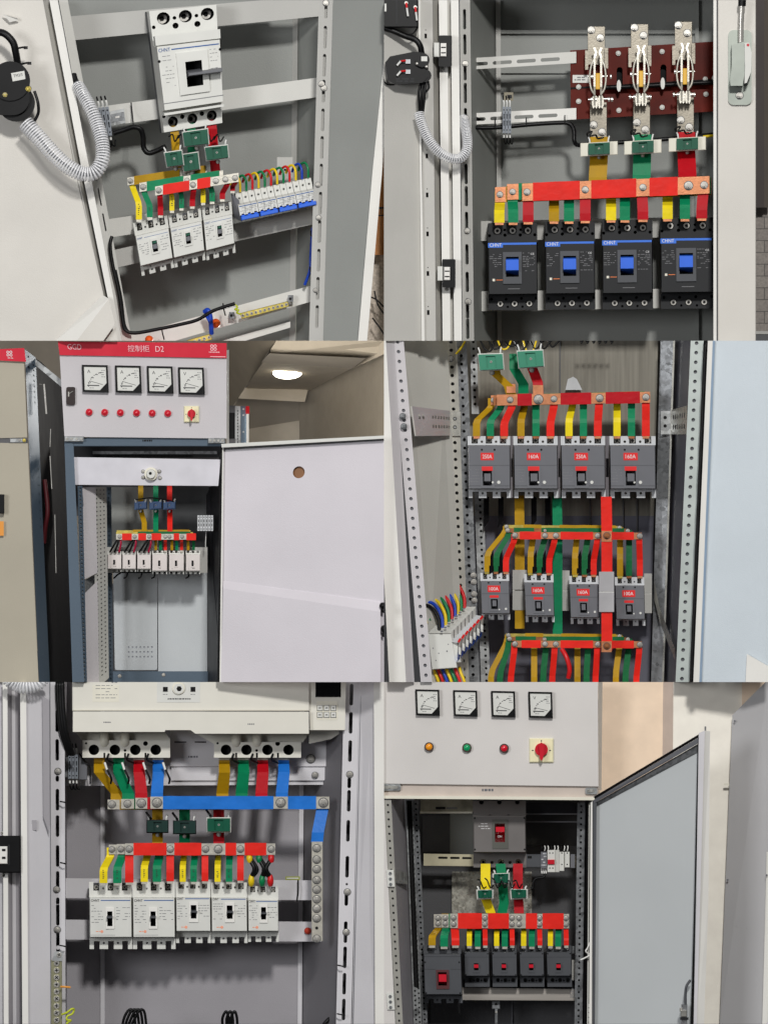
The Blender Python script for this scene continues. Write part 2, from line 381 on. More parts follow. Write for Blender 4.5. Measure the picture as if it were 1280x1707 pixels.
def breaker(q, d, h, label, group, cat='circuit breaker', poles=3, body=WPL2, cover=WPL, term=None, nd=.1, nw=.5, nfloor=.45, cov=(.2, .85),
            covu=(0, 1), cw=None, esc=None, lev=None, levm=DPL, escm=None, recm=HOLE, levk=.72, up=False, floorm=None, prints=(), dash=None, dashm=INKG, rtop=None, rbot=None,
            sm=CHROME, name='circuit_breaker', lean=(0, 0), label_box=None, screws=(), levh=None, bands=(), tongue=True, botnd=None, seed=1):
    f = Fr(q, d, lean); W_, H_ = f.W, f.H; X = lambda a: a*W_; Y = lambda a: a*H_
    at = [sum(p[k] for p in f.q)/4 for k in range(3)]
    T = thing(name, label, cat, group, (at[0], at[1], d))
    wb = h*.62; term = term or body; bn = nd if botnd is None else botnd
    mb = MB(f); P = [(0, 0)]; pw = W_/poles; hw = pw*nw/2
    if nd and not rtop:
        for i in range(poles):
            c = pw*(i+.5); P += [(c-hw, 0), (c-hw, Y(nd)), (c+hw, Y(nd)), (c+hw, 0)]
    P += [(W_, 0)]
    ext = []
    for i in range(poles-1):       # slim slots between poles
        c = pw*(i+1); ext.append(c)
    P += [(W_, H_)]
    if bn and not rbot:
        for i in reversed(range(poles)):
            c = pw*(i+.5); P += [(c+hw, H_), (c+hw, Y(1-bn)), (c-hw, Y(1-bn)), (c-hw, H_)]
    P += [(0, H_)]
    Hs = []
    for (u, v, r) in (rtop or [])+(rbot or []): Hs.append(circ(X(u), Y(v), r))
    for c in ext:
        if nd and not rtop: Hs.append(circ(c, Y(nd*.75), min(2.2, hw*.4), 10))
        if bn and not rbot: Hs.append(circ(c, Y(1-bn*.75), min(2.2, hw*.4), 10))
    mb.plate(P, Hs, wb*.45, wb, term, inner=HOLE)
    mb.box(0, Y(min(nd, .12)*.9) if not rtop else 0, W_, Y(1-min(bn, .12)*.9) if not rbot else H_, 0, wb*.45, body)
    mb.build('body', T)
    # terminal floors and screws
    if nd and not rtop or bn and not rbot:
        for i in range(poles):
            c = pw*(i+.5)
            for vv, on in ((nd*.62, nd and not rtop), (1-bn*.55, False)):
                if not on: continue
                s = MB(f); s.box(c-hw+.3, Y(vv)-Y(nd*.5), c+hw-.3, Y(vv)+Y(nd*.42), wb*.1, wb*.5, floorm or GPLD)
                s.screw(c, Y(vv), hw*.9, wb*.6, sm, HOLE, .5+i); s.build('terminal_screw', T)
    for (u, v, r) in (rtop or [])+(rbot or []):
        if r < 3.2: continue
        s = MB(f); t_ = wb*(1.0 if up else .62); s.cyl(X(u), Y(v), r*.78, wb*.45, t_, sm, 14); s.cyl(X(u), Y(v), r*.42, t_, t_+.5, HOLE, 6, smooth=False); s.build('terminal_screw', T)
    # cover
    c = MB(f); c0, c1 = Y(cov[0]), Y(cov[1]); u0, u1 = X(covu[0]), X(covu[1]); wt = h if cw is None else cw
    hole = []
    if esc: 
        ru0, rv0, ru1, rv1 = [k for k in esc['rec']]; hole = [[(X(ru0), Y(rv0)), (X(ru1), Y(rv0)), (X(ru1), Y(rv1)), (X(ru0), Y(rv1))]]
    ch = min(1.5, W_*.02)
    c.plate([(u0+ch, c0+ch), (u1-ch, c0+ch), (u1-ch, c1-ch), (u0+ch, c1-ch)], hole, wt*.7, wt, cover, inner=recm)
    c.add([(u0, c0, wb+.05), (u1, c0, wb+.05), (u1, c1, wb+.05), (u0, c1, wb+.05), (u0+ch, c0+ch, wt), (u1-ch, c0+ch, wt), (u1-ch, c1-ch, wt), (u0+ch, c1-ch, wt)],
          [(0, 1, 5, 4), (1, 2, 6, 5), (2, 3, 7, 6), (3, 0, 4, 7)], cover)
    for b in bands: c.box(X(b[0]), Y(b[1]), X(b[2]), Y(b[3]), wt-.2, wt+b[4], b[5])
    for (t, u, v, hh, m_, wid) in prints: c.txt(t, X(u), Y(v), hh, wt+1.1, m_, wid)
    for k, (a0, b0, a1, b1, rows) in enumerate(dash or []): c.dashes(X(a0), Y(b0), X(a1), Y(b1), rows, dashm, wt+.05, h=.9, seed=seed+k)
    for (u, v, r) in screws: c.cyl(X(u), Y(v), r, wt, wt+.4, HOLE, 10); 
    c.build('cover', T)
    if esc:
        a0, b0, a1, b1 = esc['fr']; r0, s0, r1, s1 = esc['rec']
        e_ = MB(f); e_.plate([(X(a0), Y(b0)), (X(a1), Y(b0)), (X(a1), Y(b1)), (X(a0), Y(b1))], [[(X(r0), Y(s0)), (X(r1), Y(s0)), (X(r1), Y(s1)), (X(r0), Y(s1))]], wt, wt+esc.get('h', 2.5), escm or cover, inner=recm)
        e_.box(X(r0), Y(s0), X(r1), Y(s1), wb+.2, wt*.72, recm)
        TF = e_.build('toggle_frame', T)
        if lev:
            l0, m0, l1, m1 = lev; t_ = MB(f); lh = levh or h*.25
            t_.add([(X(l0), Y(m0), wt*.72), (X(l1), Y(m0), wt*.72), (X(l1), Y(m1), wt*.72), (X(l0), Y(m1), wt*.72),
                    (X(l0)+.6, Y(m0)+lh*.22, wt+lh), (X(l1)-.6, Y(m0)+lh*.22, wt+lh), (X(l1)-.6, Y(m0+(m1-m0)*levk), wt+lh), (X(l0)+.6, Y(m0+(m1-m0)*levk), wt+lh)],
                   [(0, 1, 5, 4), (1, 2, 6, 5), (2, 3, 7, 6), (3, 0, 4, 7), (4, 5, 6, 7), (3, 2, 1, 0)], levm)
            t_.build('toggle', TF or T)
    if label_box:
        (a0, b0, a1, b1, t) = label_box
        s = MB(f); s.box(X(a0), Y(b0), X(a1), Y(b1), wt, wt+.6, LABR)
        if t: s.txt(t, X((a0+a1)/2), Y(b1)-(Y(b1)-Y(b0))*.24, (Y(b1)-Y(b0))*.52, wt+.9, WPR, X(a1-a0)*.72, mid=True)
        s.build('rating_label', T)
    return T

def busbar(label, group, p0, p1, hgt, d, barm, slm, sleeves=(), bolts=(), straps=(), t=5, strapm=None, name='busbar', cat='busbar', br=5, boltm=None, marks=False):
    """p0,p1: top-left / top-right points; sleeves & bolts by x; straps: (x_top, x_bot, y_bot, width, d_bot[, kink, material])"""
    T = thing(name, label, cat, group, (p0[0], p0[1], d)); yt = lambda x: p0[1]+(p1[1]-p0[1])*(x-p0[0])/max(1, (p1[0]-p0[0]))
    f = Id(d); mb = MB(f)
    mb.add([(p0[0], p0[1], 0), (p1[0], p1[1], 0), (p1[0], p1[1]+hgt, 0), (p0[0], p0[1]+hgt, 0), (p0[0], p0[1], t), (p1[0], p1[1], t), (p1[0], p1[1]+hgt, t), (p0[0], p0[1]+hgt, t)],
           [(3, 2, 1, 0), (0, 1, 5, 4), (1, 2, 6, 5), (2, 3, 7, 6), (3, 0, 4, 7), (4, 5, 6, 7)], barm)
    mb.build('bar', T)
    for a, b in sleeves:
        s = MB(f); o = .9; V = []
        N = max(2, int((b-a)/14)+1); rn = random.Random(int(a))
        for k in range(N+1):
            x = a+(b-a)*k/N; e_ = 0 if k in (0, N) else rn.uniform(-.25, .35)
            y = yt(x); V += [(x, y-o-e_, -o), (x, y+hgt+o+e_, -o), (x, y+hgt+o+e_, t+o+e_), (x, y-o-e_, t+o+e_)]
        F = [(0, 1, 2, 3), tuple(4*N+k for k in (3, 2, 1, 0))]
        for k in range(N): F += [(4*k+j, 4*k+(j+1) % 4, 4*k+4+(j+1) % 4, 4*k+4+j) for j in range(4)]
        s.add(V, F, slm); s.build('sleeve', T)
    for bb in bolts:
        x = bb[0] if isinstance(bb, tuple) else bb; r = bb[1] if isinstance(bb, tuple) else br
        dv = bb[2] if isinstance(bb, tuple) and len(bb) > 2 else .5
        s = MB(f); s.bolt(x, yt(x)+hgt*dv, r, t, boltm or CHROME); s.build('bolt', T)
    for st in straps:
        xt, xb, yb, wid, db = st[:5]; kink = st[5] if len(st) > 5 else .5; sm_ = st[6] if len(st) > 6 and st[6] else (strapm or slm)
        y0 = yt(xt)+hgt; s = MB(f); H = yb-y0; wbm = d-db
        s.ribbon([(xt, y0-hgt*.7, -1.2), (xt, y0+1, -1.2), (xt+(xb-xt)*.12, y0+H*.12, -1.0+wbm*.05), (xb-(xb-xt)*.1, y0+H*(.3+kink*.5), wbm*.92+1.5), (xb, y0+H*(.42+kink*.5), wbm+2), (xb, yb, wbm+1.5)], wid, 2.6, sm_)
        if H > 24 and marks: s.dashes(xb-1.4, y0+H*.55, xb+1.4, yb-6, max(2, int(H/9)), INKD, wbm+3.6, h=1.4, seg=1, fill=.8, seed=int(xb))
        so = s.build('strap', T)
        s = MB(f); s.box(xb-wid*.42, yb-1, xb+wid*.42, yb+4, wbm, wbm+2.2, barm); s.build('lug', so or T)
    return T

def ct(q, d, label, group='current transformers', m=CTG, core=None, corex=0, h=26, leads=True, lead_h=10, cw=WPL, bs=True):
    f = Fr(q, d); W_, H_ = f.W, f.H
    at = [sum(p[k] for p in f.q)/4 for k in range(3)]
    T = thing('current_transformer', label, 'current transformer', group, (at[0], at[1], d))
    b = MB(f)
    if core: b.box(-corex, -1, W_+corex, H_+2.5, 0, h*.7, core, ch=1)
    else: b.box(-1.5, -1.5, W_+1.5, H_+1.8, 0, h*.62, cw, ch=1)
    b.build('core', T)
    b = MB(f); b.plate([(0, 0), (W_, 0), (W_, H_), (0, H_)], [[(W_*.3, H_*.12), (W_*.7, H_*.12), (W_*.7, H_*.9), (W_*.3, H_*.9)]], h*.5, h, m)
    b.box(W_*.3, H_*.12, W_*.7, H_*.9, h*.5, h*.86, m); b.build('housing', T)
    b = MB(f); b.screw(W_*.5, H_*.5, max(1.4, H_*.09), h*.86, CHROME, HOLE); b.build('screw', T)
    if bs:
        b = MB(f); b.bolt(W_*.5, H_+5, max(2, H_*.16), 4, CHROME); b.build('clamp_bolt', T)
    if leads:
        for k, u in enumerate((.08, .92)):
            b = MB(f); b.tube([(W_*u, 2, h*.5), (W_*u+(-1 if k else 1)*-.5, -lead_h*.5, h*.6), (W_*u+(2 if k else -2), -lead_h, h*.5)], 1.5, WIR['w'], 6); b.build('lead', T)
    return T

def meter(q, d, label, group, letter, h=9):
    f = Fr(q, d); W_, H_ = f.W, f.H
    T = thing('panel_meter', label, 'meter', group, (f.q[0][0], f.q[0][1], d))
    b = MB(f); k = W_*.075
    b.plate([(0, 0), (W_, 0), (W_, H_), (0, H_)], [[(k, k), (W_-k, k), (W_-k, H_-k), (k, H_-k)]], 0, h, BPL); b.build('bezel', T)
    g = MB(f); g.poly([(k, k), (W_-k, k), (W_-k, H_*.66), (W_*.66, H_-k), (k, H_-k)], 0, h-1.2, WPL)
    for i in range(9):
        a = math.radians(175-i*9.5); r0, r1 = W_*.60, W_*.66; cx_, cy_ = W_*.82, H_*.84
        u, v = cx_+r0*math.cos(a), cy_-r0*math.sin(a)
        if u > k+1: g.box(u-.5, v-.5, u+1.2, v+.7, h-1.3, h-1, INKD)
    an = math.radians(168-(int(f.q[0][0]) % 5)*1.5); g.tube([(W_*.78, H_*.72, h-.9), (W_*.78+W_*.52*math.cos(an), H_*.72-W_*.52*math.sin(an), h-.9)], .35, INKD, 5)
    for i, (a_, b_) in enumerate(((.22, .64), (.34, .46), (.5, .34), (.66, .27))): g.dashes(W_*a_, H_*b_, W_*(a_+.1), H_*(b_+.05), 1, INKD, h-1.1, h=1.3, seg=1, fill=1, seed=i+int(f.q[0][0]))
    g.txt(letter, W_*.2, H_*.3, H_*.12, h-1, INKD)
    g.box(W_*.18, H_*.74, W_*.64, H_*.775, h-1.3, h-.9, INKD)
    g.dashes(W_*.74, H_*.18, W_*.88, H_*.5, 4, INKG, h-1.1, h=1, seg=1, fill=.9)
    g.dashes(W_*.2, H_*.84, W_*.5, H_*.9, 1, INKG, h-1.1, h=.9)
    g.build('dial', T)
    g = MB(f); g.poly([(W_-k+.3, H_*.66), (W_-k+.3, H_-k+.3), (W_*.66, H_-k+.3)], 0, h-.4, BPL); g.build('corner_cover', T)
    return T
def pilot(x, y, r, d, m, label, group, lean=(0, 0), rim=None):
    f = Id(d, lean); T = thing('pilot_lamp', label, 'pilot lamp', group, (x, y, d))
    b = MB(f); b.cyl(x, y, r, 0, r*.8, rim or m, 18, r2=r*.95); b.build('bezel', T)
    b = MB(f); b.dome(x, y, r*.72, r*.8, r*.45, m); b.build('lens', T)
    return T
def rotary(x0, y0, x1, y1, d, label):
    f = R(x0, y0, x1, y1, d); W_, H_ = f.W, f.H
    T = thing('rotary_switch', label, 'rotary switch', None, (x0, y1, d))
    b = MB(f); b.box(0, 0, W_, H_, 0, 5, CREAM2, ch=1.5); b.box(W_*.48, H_*.06, W_*.52, H_*.14, 5, 5.3, INKD); b.box(W_*.1, H_*.48, W_*.18, H_*.52, 5, 5.3, INKD); b.box(W_*.82, H_*.48, W_*.9, H_*.52, 5, 5.3, INKD); b.build('plate', T)
    b = MB(f); b.cyl(W_*.5, H_*.46, W_*.27, 5, 12, TOGR, 24); b.poly([(W_*.38, H_*.26), (W_*.5, H_*.16), (W_*.62, H_*.26), (W_*.57, H_*.84), (W_*.5, H_*.93), (W_*.43, H_*.84)], 12, 20, TOGR); b.build('knob', T)
    return T
def terminal_block(x, y, w, h, n, d, label, slant=0, lean=(0, 0), up=True, down=True, m=TGREY, group=None):
    f = Fr([(x, y), (x+w, y-slant*w), (x+w+slant*h*1.0, y+h-slant*w), (x+slant*h*1.0, y+h)], d, lean)
    T = thing('terminal_block', label, 'terminal block', group, (x, y+h, d)); W_, H_ = f.W, f.H; p = W_/n
    for i in range(n):
        b = MB(f); b.plate([(p*i+.4, 0), (p*(i+1)-.4, 0), (p*(i+1)-.4, H_), (p*i+.4, H_)], [circ(p*(i+.5), H_*.12, p*.22, 8), stadium(p*(i+.5), H_*.36, p*.16, H_*.1, 3), stadium(p*(i+.5), H_*.62, p*.16, H_*.1, 3), circ(p*(i+.5), H_*.88, p*.22, 8)], 0, 26, m, inner=HOLE)
        b.box(p*i+.4, 1, p*(i+1)-.4, H_-1, 0, 20, DPL); b.build('module', T)
        if up:
            c = MB(f); c.tube([(p*(i+.5), 3, 16), (p*(i+.5)+.4, -6, 20), (p*(i+.5)-.5, -11, 20)], p*.3, WIR['w'], 6); c.tube([(p*(i+.5)-.5, -11, 20), (p*(i+.5)-1.5, -18, 14)], p*.25, RUB, 6); c.build('ferrule', T)
        if down:
            c = MB(f); c.tube([(p*(i+.5), H_-3, 16), (p*(i+.5)+.3, H_+8, 20)], p*.3, WIR['w'], 6)
            c.tube([(p*(i+.5), H_+7, 20), (p*(i+.7), H_+15, 18), (p*(i+1.3), H_+18, 14), (p*(i+1.6), H_+8, 10)], p*.2, RUB, 6); c.build('lead', T)
    return T
def mcb(q, d, label, group, h=36, poles=3, lever=TOGB, lean=(0, 0), redline=False, levv=(.8, .98)):
    f = Fr(q, d, lean); W_, H_ = f.W, f.H; T = thing('miniature_breaker', label, 'miniature breaker', group, (f.q[0][0], f.q[0][1], d)); p = W_/poles
    b = MB(f)
    for i in range(poles):
        x0, x1 = p*i+.25, p*(i+1)-.25
        b.add([(x0, 0, 0), (x1, 0, 0), (x1, H_, 0), (x0, H_, 0), (x0, 0, h*.45), (x1, 0, h*.45), (x1, H_*.38, h*.62), (x0, H_*.38, h*.62), (x1, H_*.44, h), (x0, H_*.44, h), (x1, H_*.8, h), (x0, H_*.8, h), (x1, H_*.84, h*.7), (x0, H_*.84, h*.7), (x1, H_, h*.6), (x0, H_, h*.6)],
              [(0, 1, 5, 4), (4, 5, 6, 7), (7, 6, 8, 9), (9, 8, 10, 11), (11, 10, 12, 13), (13, 12, 14, 15), (15, 14, 2, 3), (3, 2, 1, 0), (0, 4, 7, 9, 11, 13, 15, 3), (1, 2, 14, 12, 10, 8, 6, 5)], WPL)
        b.cyl(p*(i+.5), H_*.2, p*.26, h*.5, h*.56, WPL2, 12); b.cyl(p*(i+.5), H_*.2, p*.14, h*.56, h*.57+.3, HOLE, 8)
    b.box(p*.1, H_*.47, W_-p*.1, H_*.5, h-.1, h+.3, LABR if redline else INK)
    b.dashes(p*.2, H_*.54, W_-p*.2, H_*.76, 4, INKG, h+.05, h=.8, seg=poles*2, fill=.6)
    b.build('body', T)
    l = MB(f); l.box(p*.1, H_*levv[0]+2, W_-p*.1, H_*levv[1], h*.7, h*1.15, lever, ch=1)
    for i in range(poles): l.box(p*(i+.25), H_*levv[0]-2.5, p*(i+.75), H_*levv[0]+2, h*.7, h*1.0, lever, ch=.4)
    l.build('lever', T)
    return T

# ================================================================ upper left cabinet
CELL[:] = [0, 0, 640, 568]
TILE1 = mat('room_floor_terrazzo', (176, 164, 150), .55, var=.35, scale=260)
mb = MB(Id()); mb.sheet([(560, 420, 110), (700, 400, 110), (700, 640, 90), (560, 640, 90)], 20, TILE1)
tag(mb.build('floor'), None, None, None, 'structure')
WOODB = mat('crate_board', (168, 112, 62), .6, var=.2, scale=12, stretch=(30, 1, 2))
mb = MB(Id(105)); mb.box(612, 235, 700, 425, 0, 30, WOODB); mb.box(612, 345, 700, 348, 30, 31, INKD); mb.box(612, 358, 700, 360, 30, 31, INKD); mb.txt('I', 634, 356, 8, 31, INKD)
tag(mb.build('wooden_crate'), 'brown wooden crate behind the upper left cabinet door edge', 'crate')
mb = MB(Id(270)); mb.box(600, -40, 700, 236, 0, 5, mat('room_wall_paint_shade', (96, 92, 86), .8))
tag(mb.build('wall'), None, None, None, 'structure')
for i, P in enumerate(([(618, 495, 20), (628, 500, 24), (640, 512, 22)], [(624, 485, 20), (630, 508, 26), (645, 530, 20)], [(621, 530, 20), (632, 545, 28), (642, 560, 20)])):
    wire(P, 1.3, RUB, 'loose_wire', '%s thin black loose wire lying on the speckled floor' % ('middle', 'uppermost', 'lowest')[i], 'wire', 'loose wires on the speckled floor', d=80)

c1 = thing('electrical_cabinet', 'grey cabinet with a white main breaker above three white breakers, hose on its door', 'electrical cabinet', None, (330, 560, 200))
mb = MB(Id()); mb.sheet([(90, -20, 232), (489, -20, 232), (486, 600, 232), (190, 600, 232)], 3, PANEL1); mb.build('back_panel', c1)
mb = MB(Id()); mb.sheet([(489, -20, 231), (497, -20, 222), (492, 600, 222), (482, 600, 231)], 2, RAILG)
mb.sheet([(497, -20, 228), (545, -20, 130), (530, 600, 130), (492, 600, 228)], 2, PANEL1); mb.build('side_panel', c1)
mb = MB(Id()); mb.sheet([(90, -20, 231), (103, -20, 180), (215, 600, 180), (228, 600, 231)], 2, PANEL1); mb.build('side_panel', c1)
# right front slotted post and outer side panel
F1 = [(532, -6), (556, -6), (539, 574), (515, 574)]
slotted(c1, F1, 60, RAILG, slots=[(.5, v, 2.6, 19) for v in (18, 68, 115, 158, 206, 252, 298, 345, 392, 440, 487, 534)], depth=9)
mb = MB(Id()); mb.sheet([(556, -20, 56), (650, -20, 14), (650, 60, 13), (622, 284, 22), (595, 600, 30), (538, 600, 56)], 3, PANEL1)
mb.sheet([(556, -20, 56), (559, -20, 56), (541, 600, 56), (538, 600, 56)], 3, RAILG); mb.build('side_flange', c1)
mb = MB(Id()); mb.sheet([(644, 60, 10), (654, 60, 10), (637, 284, 10), (609, 600, 10), (594, 600, 10), (621, 284, 10)], 30, BRIGHT); mb.build('front_flange', c1)
for (x, y, r, d) in ((543, 5, 5, 60), (536, 140, 5, 60), (540, 147, 5, 60), (530, 308, 4.5, 60), (531, 363, 4.5, 60), (526, 484, 4, 60)):
    b = MB(Id(d)); b.bolt(x, y, r, 0, CHROME); b.build('bolt', c1)
# left front post
slotted(c1, [(97, -8), (112, -8), (222, 576), (203, 576)], 50, RAILW, slots=[(.5, v, 1.2, 15) for v in (300, 342, 385)], depth=30)
mb = MB(Id(45)); mb.tube([(187, 394, 6), (184, 408, 8), (188, 440, 8), (199, 490, 8), (206, 540, 8), (212, 552, 8), (228, 555, 8), (262, 549, 8), (300, 541, 8), (330, 533, 8), (356, 518, 8), (392, 506, 8)], 3, RUB)
mb.tube([(193, 450, 4), (203, 500, 4), (208, 540, 4), (216, 556, 4)], 2.2, RUB)
tag(mb.build('cable_harness'), 'thick black cable harness bending round the lower left corner of the cabinet', 'cable')
# rails
def rail(par, q, d, m, slots=None, t=2, lip=7, name='mounting_rail'):
    f = Fr(q, d); mb = MB(f); W_, H_ = f.W, f.H
    mb.plate([(0, 0), (W_, 0), (W_, H_), (0, H_)], [stadium(a, H_*b, c, e) for a, b, c, e in (slots or [])], -t, 0, m)
    mb.box(0, 0, W_, 1.6, -lip*2, -t, m); mb.box(0, H_-1.6, W_, H_, -lip*2, -t, m)
    return mb.build(name, par)
rail(c1, [(108, 28), (536, -8), (534, 27), (114, 68)], 140, RAILG)
rail(c1, [(150, 180), (532, 129), (529, 162), (158, 213)], 140, RAILW)
rail(c1, [(170, 367), (526, 314), (522, 344), (176, 397)], 125, RAILW)
rail(c1, [(180, 419), (524, 344), (522, 374), (186, 448)], 125, RAILG)
rail(c1, [(209, 561), (522, 475), (521, 502), (216, 590)], 120, RAILW)
rail(c1, [(300, 588), (484, 536), (484, 546), (300, 600)], 150, RAILW)
mb = MB(Id(150)); mb.box(462, 262, 488, 300, 0, 6, RAILG); mb.cyl(475, 283, 2, 6, 6.3, HOLE, 8); mb.build('bracket', c1)
for (x, y) in ((116, 48),):
    b = MB(Id(139)); b.cyl(x, y, 3.4, 0, .6, HOLE if x < 200 else BRIGHT, 12); b.build('hole_plug', c1)
# door, opened to the left
D1 = thing('cabinet_door', 'wide white open door with a black switch box and clear hose', 'cabinet door', None, (60, 560, 0))
mb = MB(Id()); mb.sheet([(-20, -20, 8), (66, -20, 8), (72, 0, 8), (125, 284, 8), (174, 496, 8), (200, 600, 8), (-20, 600, 8)], 4, DOORW); mb.build('panel', D1)
mb = MB(Id()); mb.sheet([(66, -20, 8), (79, -20, 34), (137, 284, 34), (181, 500, 34), (173, 494, 8), (125, 284, 8)], 3, DOOR2); mb.build('inner_fold', D1)
mb = MB(Id()); mb.sheet([(79, -20, 8), (93, -20, 8), (150, 284, 8), (209, 600, 8), (196, 600, 8), (181, 500, 8), (137, 284, 8)], 26, BRIGHT); mb.build('edge_flange', D1)
mb = MB(Id()); mb.sheet([(60, 600, 4), (172, 492, 4), (182, 498, -18), (104, 600, -18)], 3, BRIGHT)
mb.sheet([(104, 600, -18), (182, 498, -18), (192, 541, -18), (150, 600, -18)], 3, DOORW); mb.sheet([(153, 600, -4), (193, 545, -4), (203, 600, -4)], 3, DOORW); mb.build('stiffening_channel', D1)
mb = MB(Id(0)); mb.sheet([(6, 24, -6), (28, 30, -6), (32, 34, -2), (17, 37, -2)], 4, BRIGHT); mb.build('door_bracket', D1)
# black switch box with label
T = thing('switch_box', 'round black switch box with a white TM3/3 label on the white door', 'switch', None, (20, 190, -20))
mb = MB(Id(-20)); mb.poly([(x*1.0, y*1.0) for x, y in rrect(-25, 107, 50, 192, 28, 8)], 0, 34, BPL); mb.cyl(28, 172, 31, 0, 26, BPL, 28); mb.cyl(18, 135, 33, 30, 38, BPL, 28); mb.build('body', T)
mb = MB(Fr([(19, 122), (41, 118), (43, 132), (22, 136)], -20)); mb.box(0, 0, 22, 14, 38, 38.8, WPL); mb.txt('TM3/3', 3, 8, 5, 39.2, INKD, 15); mb.build('label', T)
for (x, y) in ((9, 158), (47, 148)):
    mb = MB(Id(-20)); mb.bolt(x, y, 5.5, 34, BRASS); mb.dome(x, y, 4.4, 36, 5, BRASS if x > 20 else CHROME); mb.build('screw', T)
wire([(-8, 53, 30), (8, 56, 34), (22, 70, 34), (27, 88, 30), (31, 112, 20)], 6, RUB, 'black_cable', 'thick black cable arching over the round switch box', 'cable', None, -10)
wire([(58, 152, 26), (64, 172, 28), (64, 190, 24), (54, 206, 20), (52, 196, 20)], 2.5, RUB, 'black_cable', 'black cable loop beside the round switch box going into the hose', 'cable', None, -20)
for i, y in enumerate((80, 106)):
    mb = MB(Id(-15)); mb.tube([(24+i*8, y+2, 26), (38+i*6, y-1, 30), (44+i*6, y-1, 28)], 1.6, RUB); mb.box(40+i*6, y-3, 47+i*6, y+2, 26, 30, RUB)
    tag(mb.build('cable_tie'), ('upper', 'lower')[i]+' black cable tie on the arching cable of the white door', 'cable tie', 'cable ties on the white door')
T = thing('corrugated_hose', 'clear ribbed hose curving from the round switch box to the cabinet post', 'hose', None, (120, 300, -30))
mb = MB(Id(-20)); HP = [(42, 205, 20), (62, 226, 24), (88, 255, 28), (114, 278, 30), (140, 290, 30), (160, 286, 30), (171, 266, 28), (171, 240, 20), (164, 212, 10), (152, 182, 0), (138, 156, -16), (130, 143, -30)]
mb.tube(HP, lambda t: 13.2-3.5*t, HOSE, n=16, sub=8, ribs=(4.6, 2.6)); mb.build('ribbed_sleeve', T)
mb = MB(Id(-20)); mb.tube([(a+(2 if i % 2 else -2), b+1, c) for i, (a, b, c) in enumerate(HP)], 3.2, RUB); mb.tube([(a-3, b-2, c+2) for a, b, c in HP], 2, RUB); mb.build('inner_wires', T)
mb = MB(Id(20)); mb.tube([(132, 146, 10), (126, 136, 4), (122, 124, 0)], 6, RUB); tag(mb.build('cable_entry'), 'short black cable end above the hose at the cabinet post', 'cable')
# terminal block & din rail
T = thing('din_rail', 'short steel rail piece beside the grey terminal block of the hose cabinet', 'rail', None, (196, 210, 136))
mb = MB(Fr([(183, 186), (208, 181), (211, 205), (185, 210)], 138)); mb.box(0, 0, 25, 24, 0, 7, ZINC); mb.box(1, 5, 24, 19, 7, 7.6, ZINCD); mb.box(9, 10, 16, 13, 7.6, 8, BRIGHT); mb.build('rail', T)
terminal_block(162, 180, 20, 48, 3, 130, 'grey terminal block with three modules between the hose and the white breaker', slant=.12)
wire([(190, 222, 30), (206, 217, 32), (222, 212, 34), (234, 215, 34), (239, 228, 30), (240, 246, 26), (248, 255, 26), (262, 251, 26), (276, 244, 30)], 4.5, RUB, 'black_cable', 'black cable running from the grey terminal block to the green transformers', 'cable', None, 130)
mb = MB(Id(130)); mb.tube([(219, 171, 0), (221, 190, 4), (223, 212, 34)], 1.1, RUB); tag(mb.build('cable_tie'), 'thin black tie around the upper left rail holding the black cable', 'cable tie')

# main breaker
breaker([(242, 20), (354, 9), (364, 206), (267, 222)], 138, 96, 'large white main breaker with a grey handle at the top of its cabinet', None, poles=3, body=GPLD, term=WPL, cover=WPL,
        rtop=[(.2, .07, 10.5), (.53, .07, 10.5), (.86, .07, 10.5), (.37, .14, 5), (.70, .145, 5), (.365, .075, 3), (.695, .075, 3), (.04, .135, 3)],
        rbot=[(.17, .925, 9), (.5, .925, 9), (.83, .925, 9), (.335, .895, 4), (.665, .895, 4), (.03, .87, 3)], nd=.17, cov=(.29, .83),
        esc=dict(fr=(.29, .37, .78, .72), rec=(.42, .45, .68, .66), h=4), lev=(.44, .52, .98, .585), levm=GPL, levh=26,
        prints=[('CHNT', .03, .345, 6, INK, 19)], bands=[(.23, .328, .97, .338, .4, INK), (0, .21, 1, .288, -22, WPL), (0, .845, 1, .865, -22, WPL), (.0, .765, 1, .772, .3, INKG)],
        dash=[(.03, .38, .25, .45, 2), (.04, .47, .24, .66, 6), (.82, .37, .95, .56, 6)], lean=(.115, -.02), sm=CHROME, screws=[(.02, .42, 2.5), (.985, .38, 2.5)], name='circuit_breaker')
# three white breakers
q3 = [[(222, 372), (279, 359), (291, 446), (237, 460)], [(281, 359), (335, 347), (343, 433), (292, 446)], [(337, 346), (386, 336), (393, 421), (345, 434)]]
for i, q in enumerate(q3):
    breaker(q, 122, 62, ['left white breaker below the yellow strap, in the cabinet with the hose', 'white breaker between two others in the cabinet with the hose', 'white breaker next to the blue-levered row, in the cabinet with the hose'][i],
            'three white breakers under the busbars', cov=(.24, .82), nd=.16, botnd=.1, nw=.45, esc=dict(fr=(.4, .36, .64, .66), rec=(.45, .41, .6, .62), h=2), lev=(.455, .46, .595, .6), levh=9, levm=GPL, recm=HOLE, escm=WPL,
            prints=[('CHNT', .04, .325, 3, INK, 9)], bands=[(.25, .308, .96, .315, .3, INK), (.46, .415, .59, .46, -8, CTG)], dash=[(.06, .38, .34, .66, 7), (.7, .36, .95, .66, 6)], dashm=INKG, screws=[(.3, .86, 1.2)], seed=20+i)
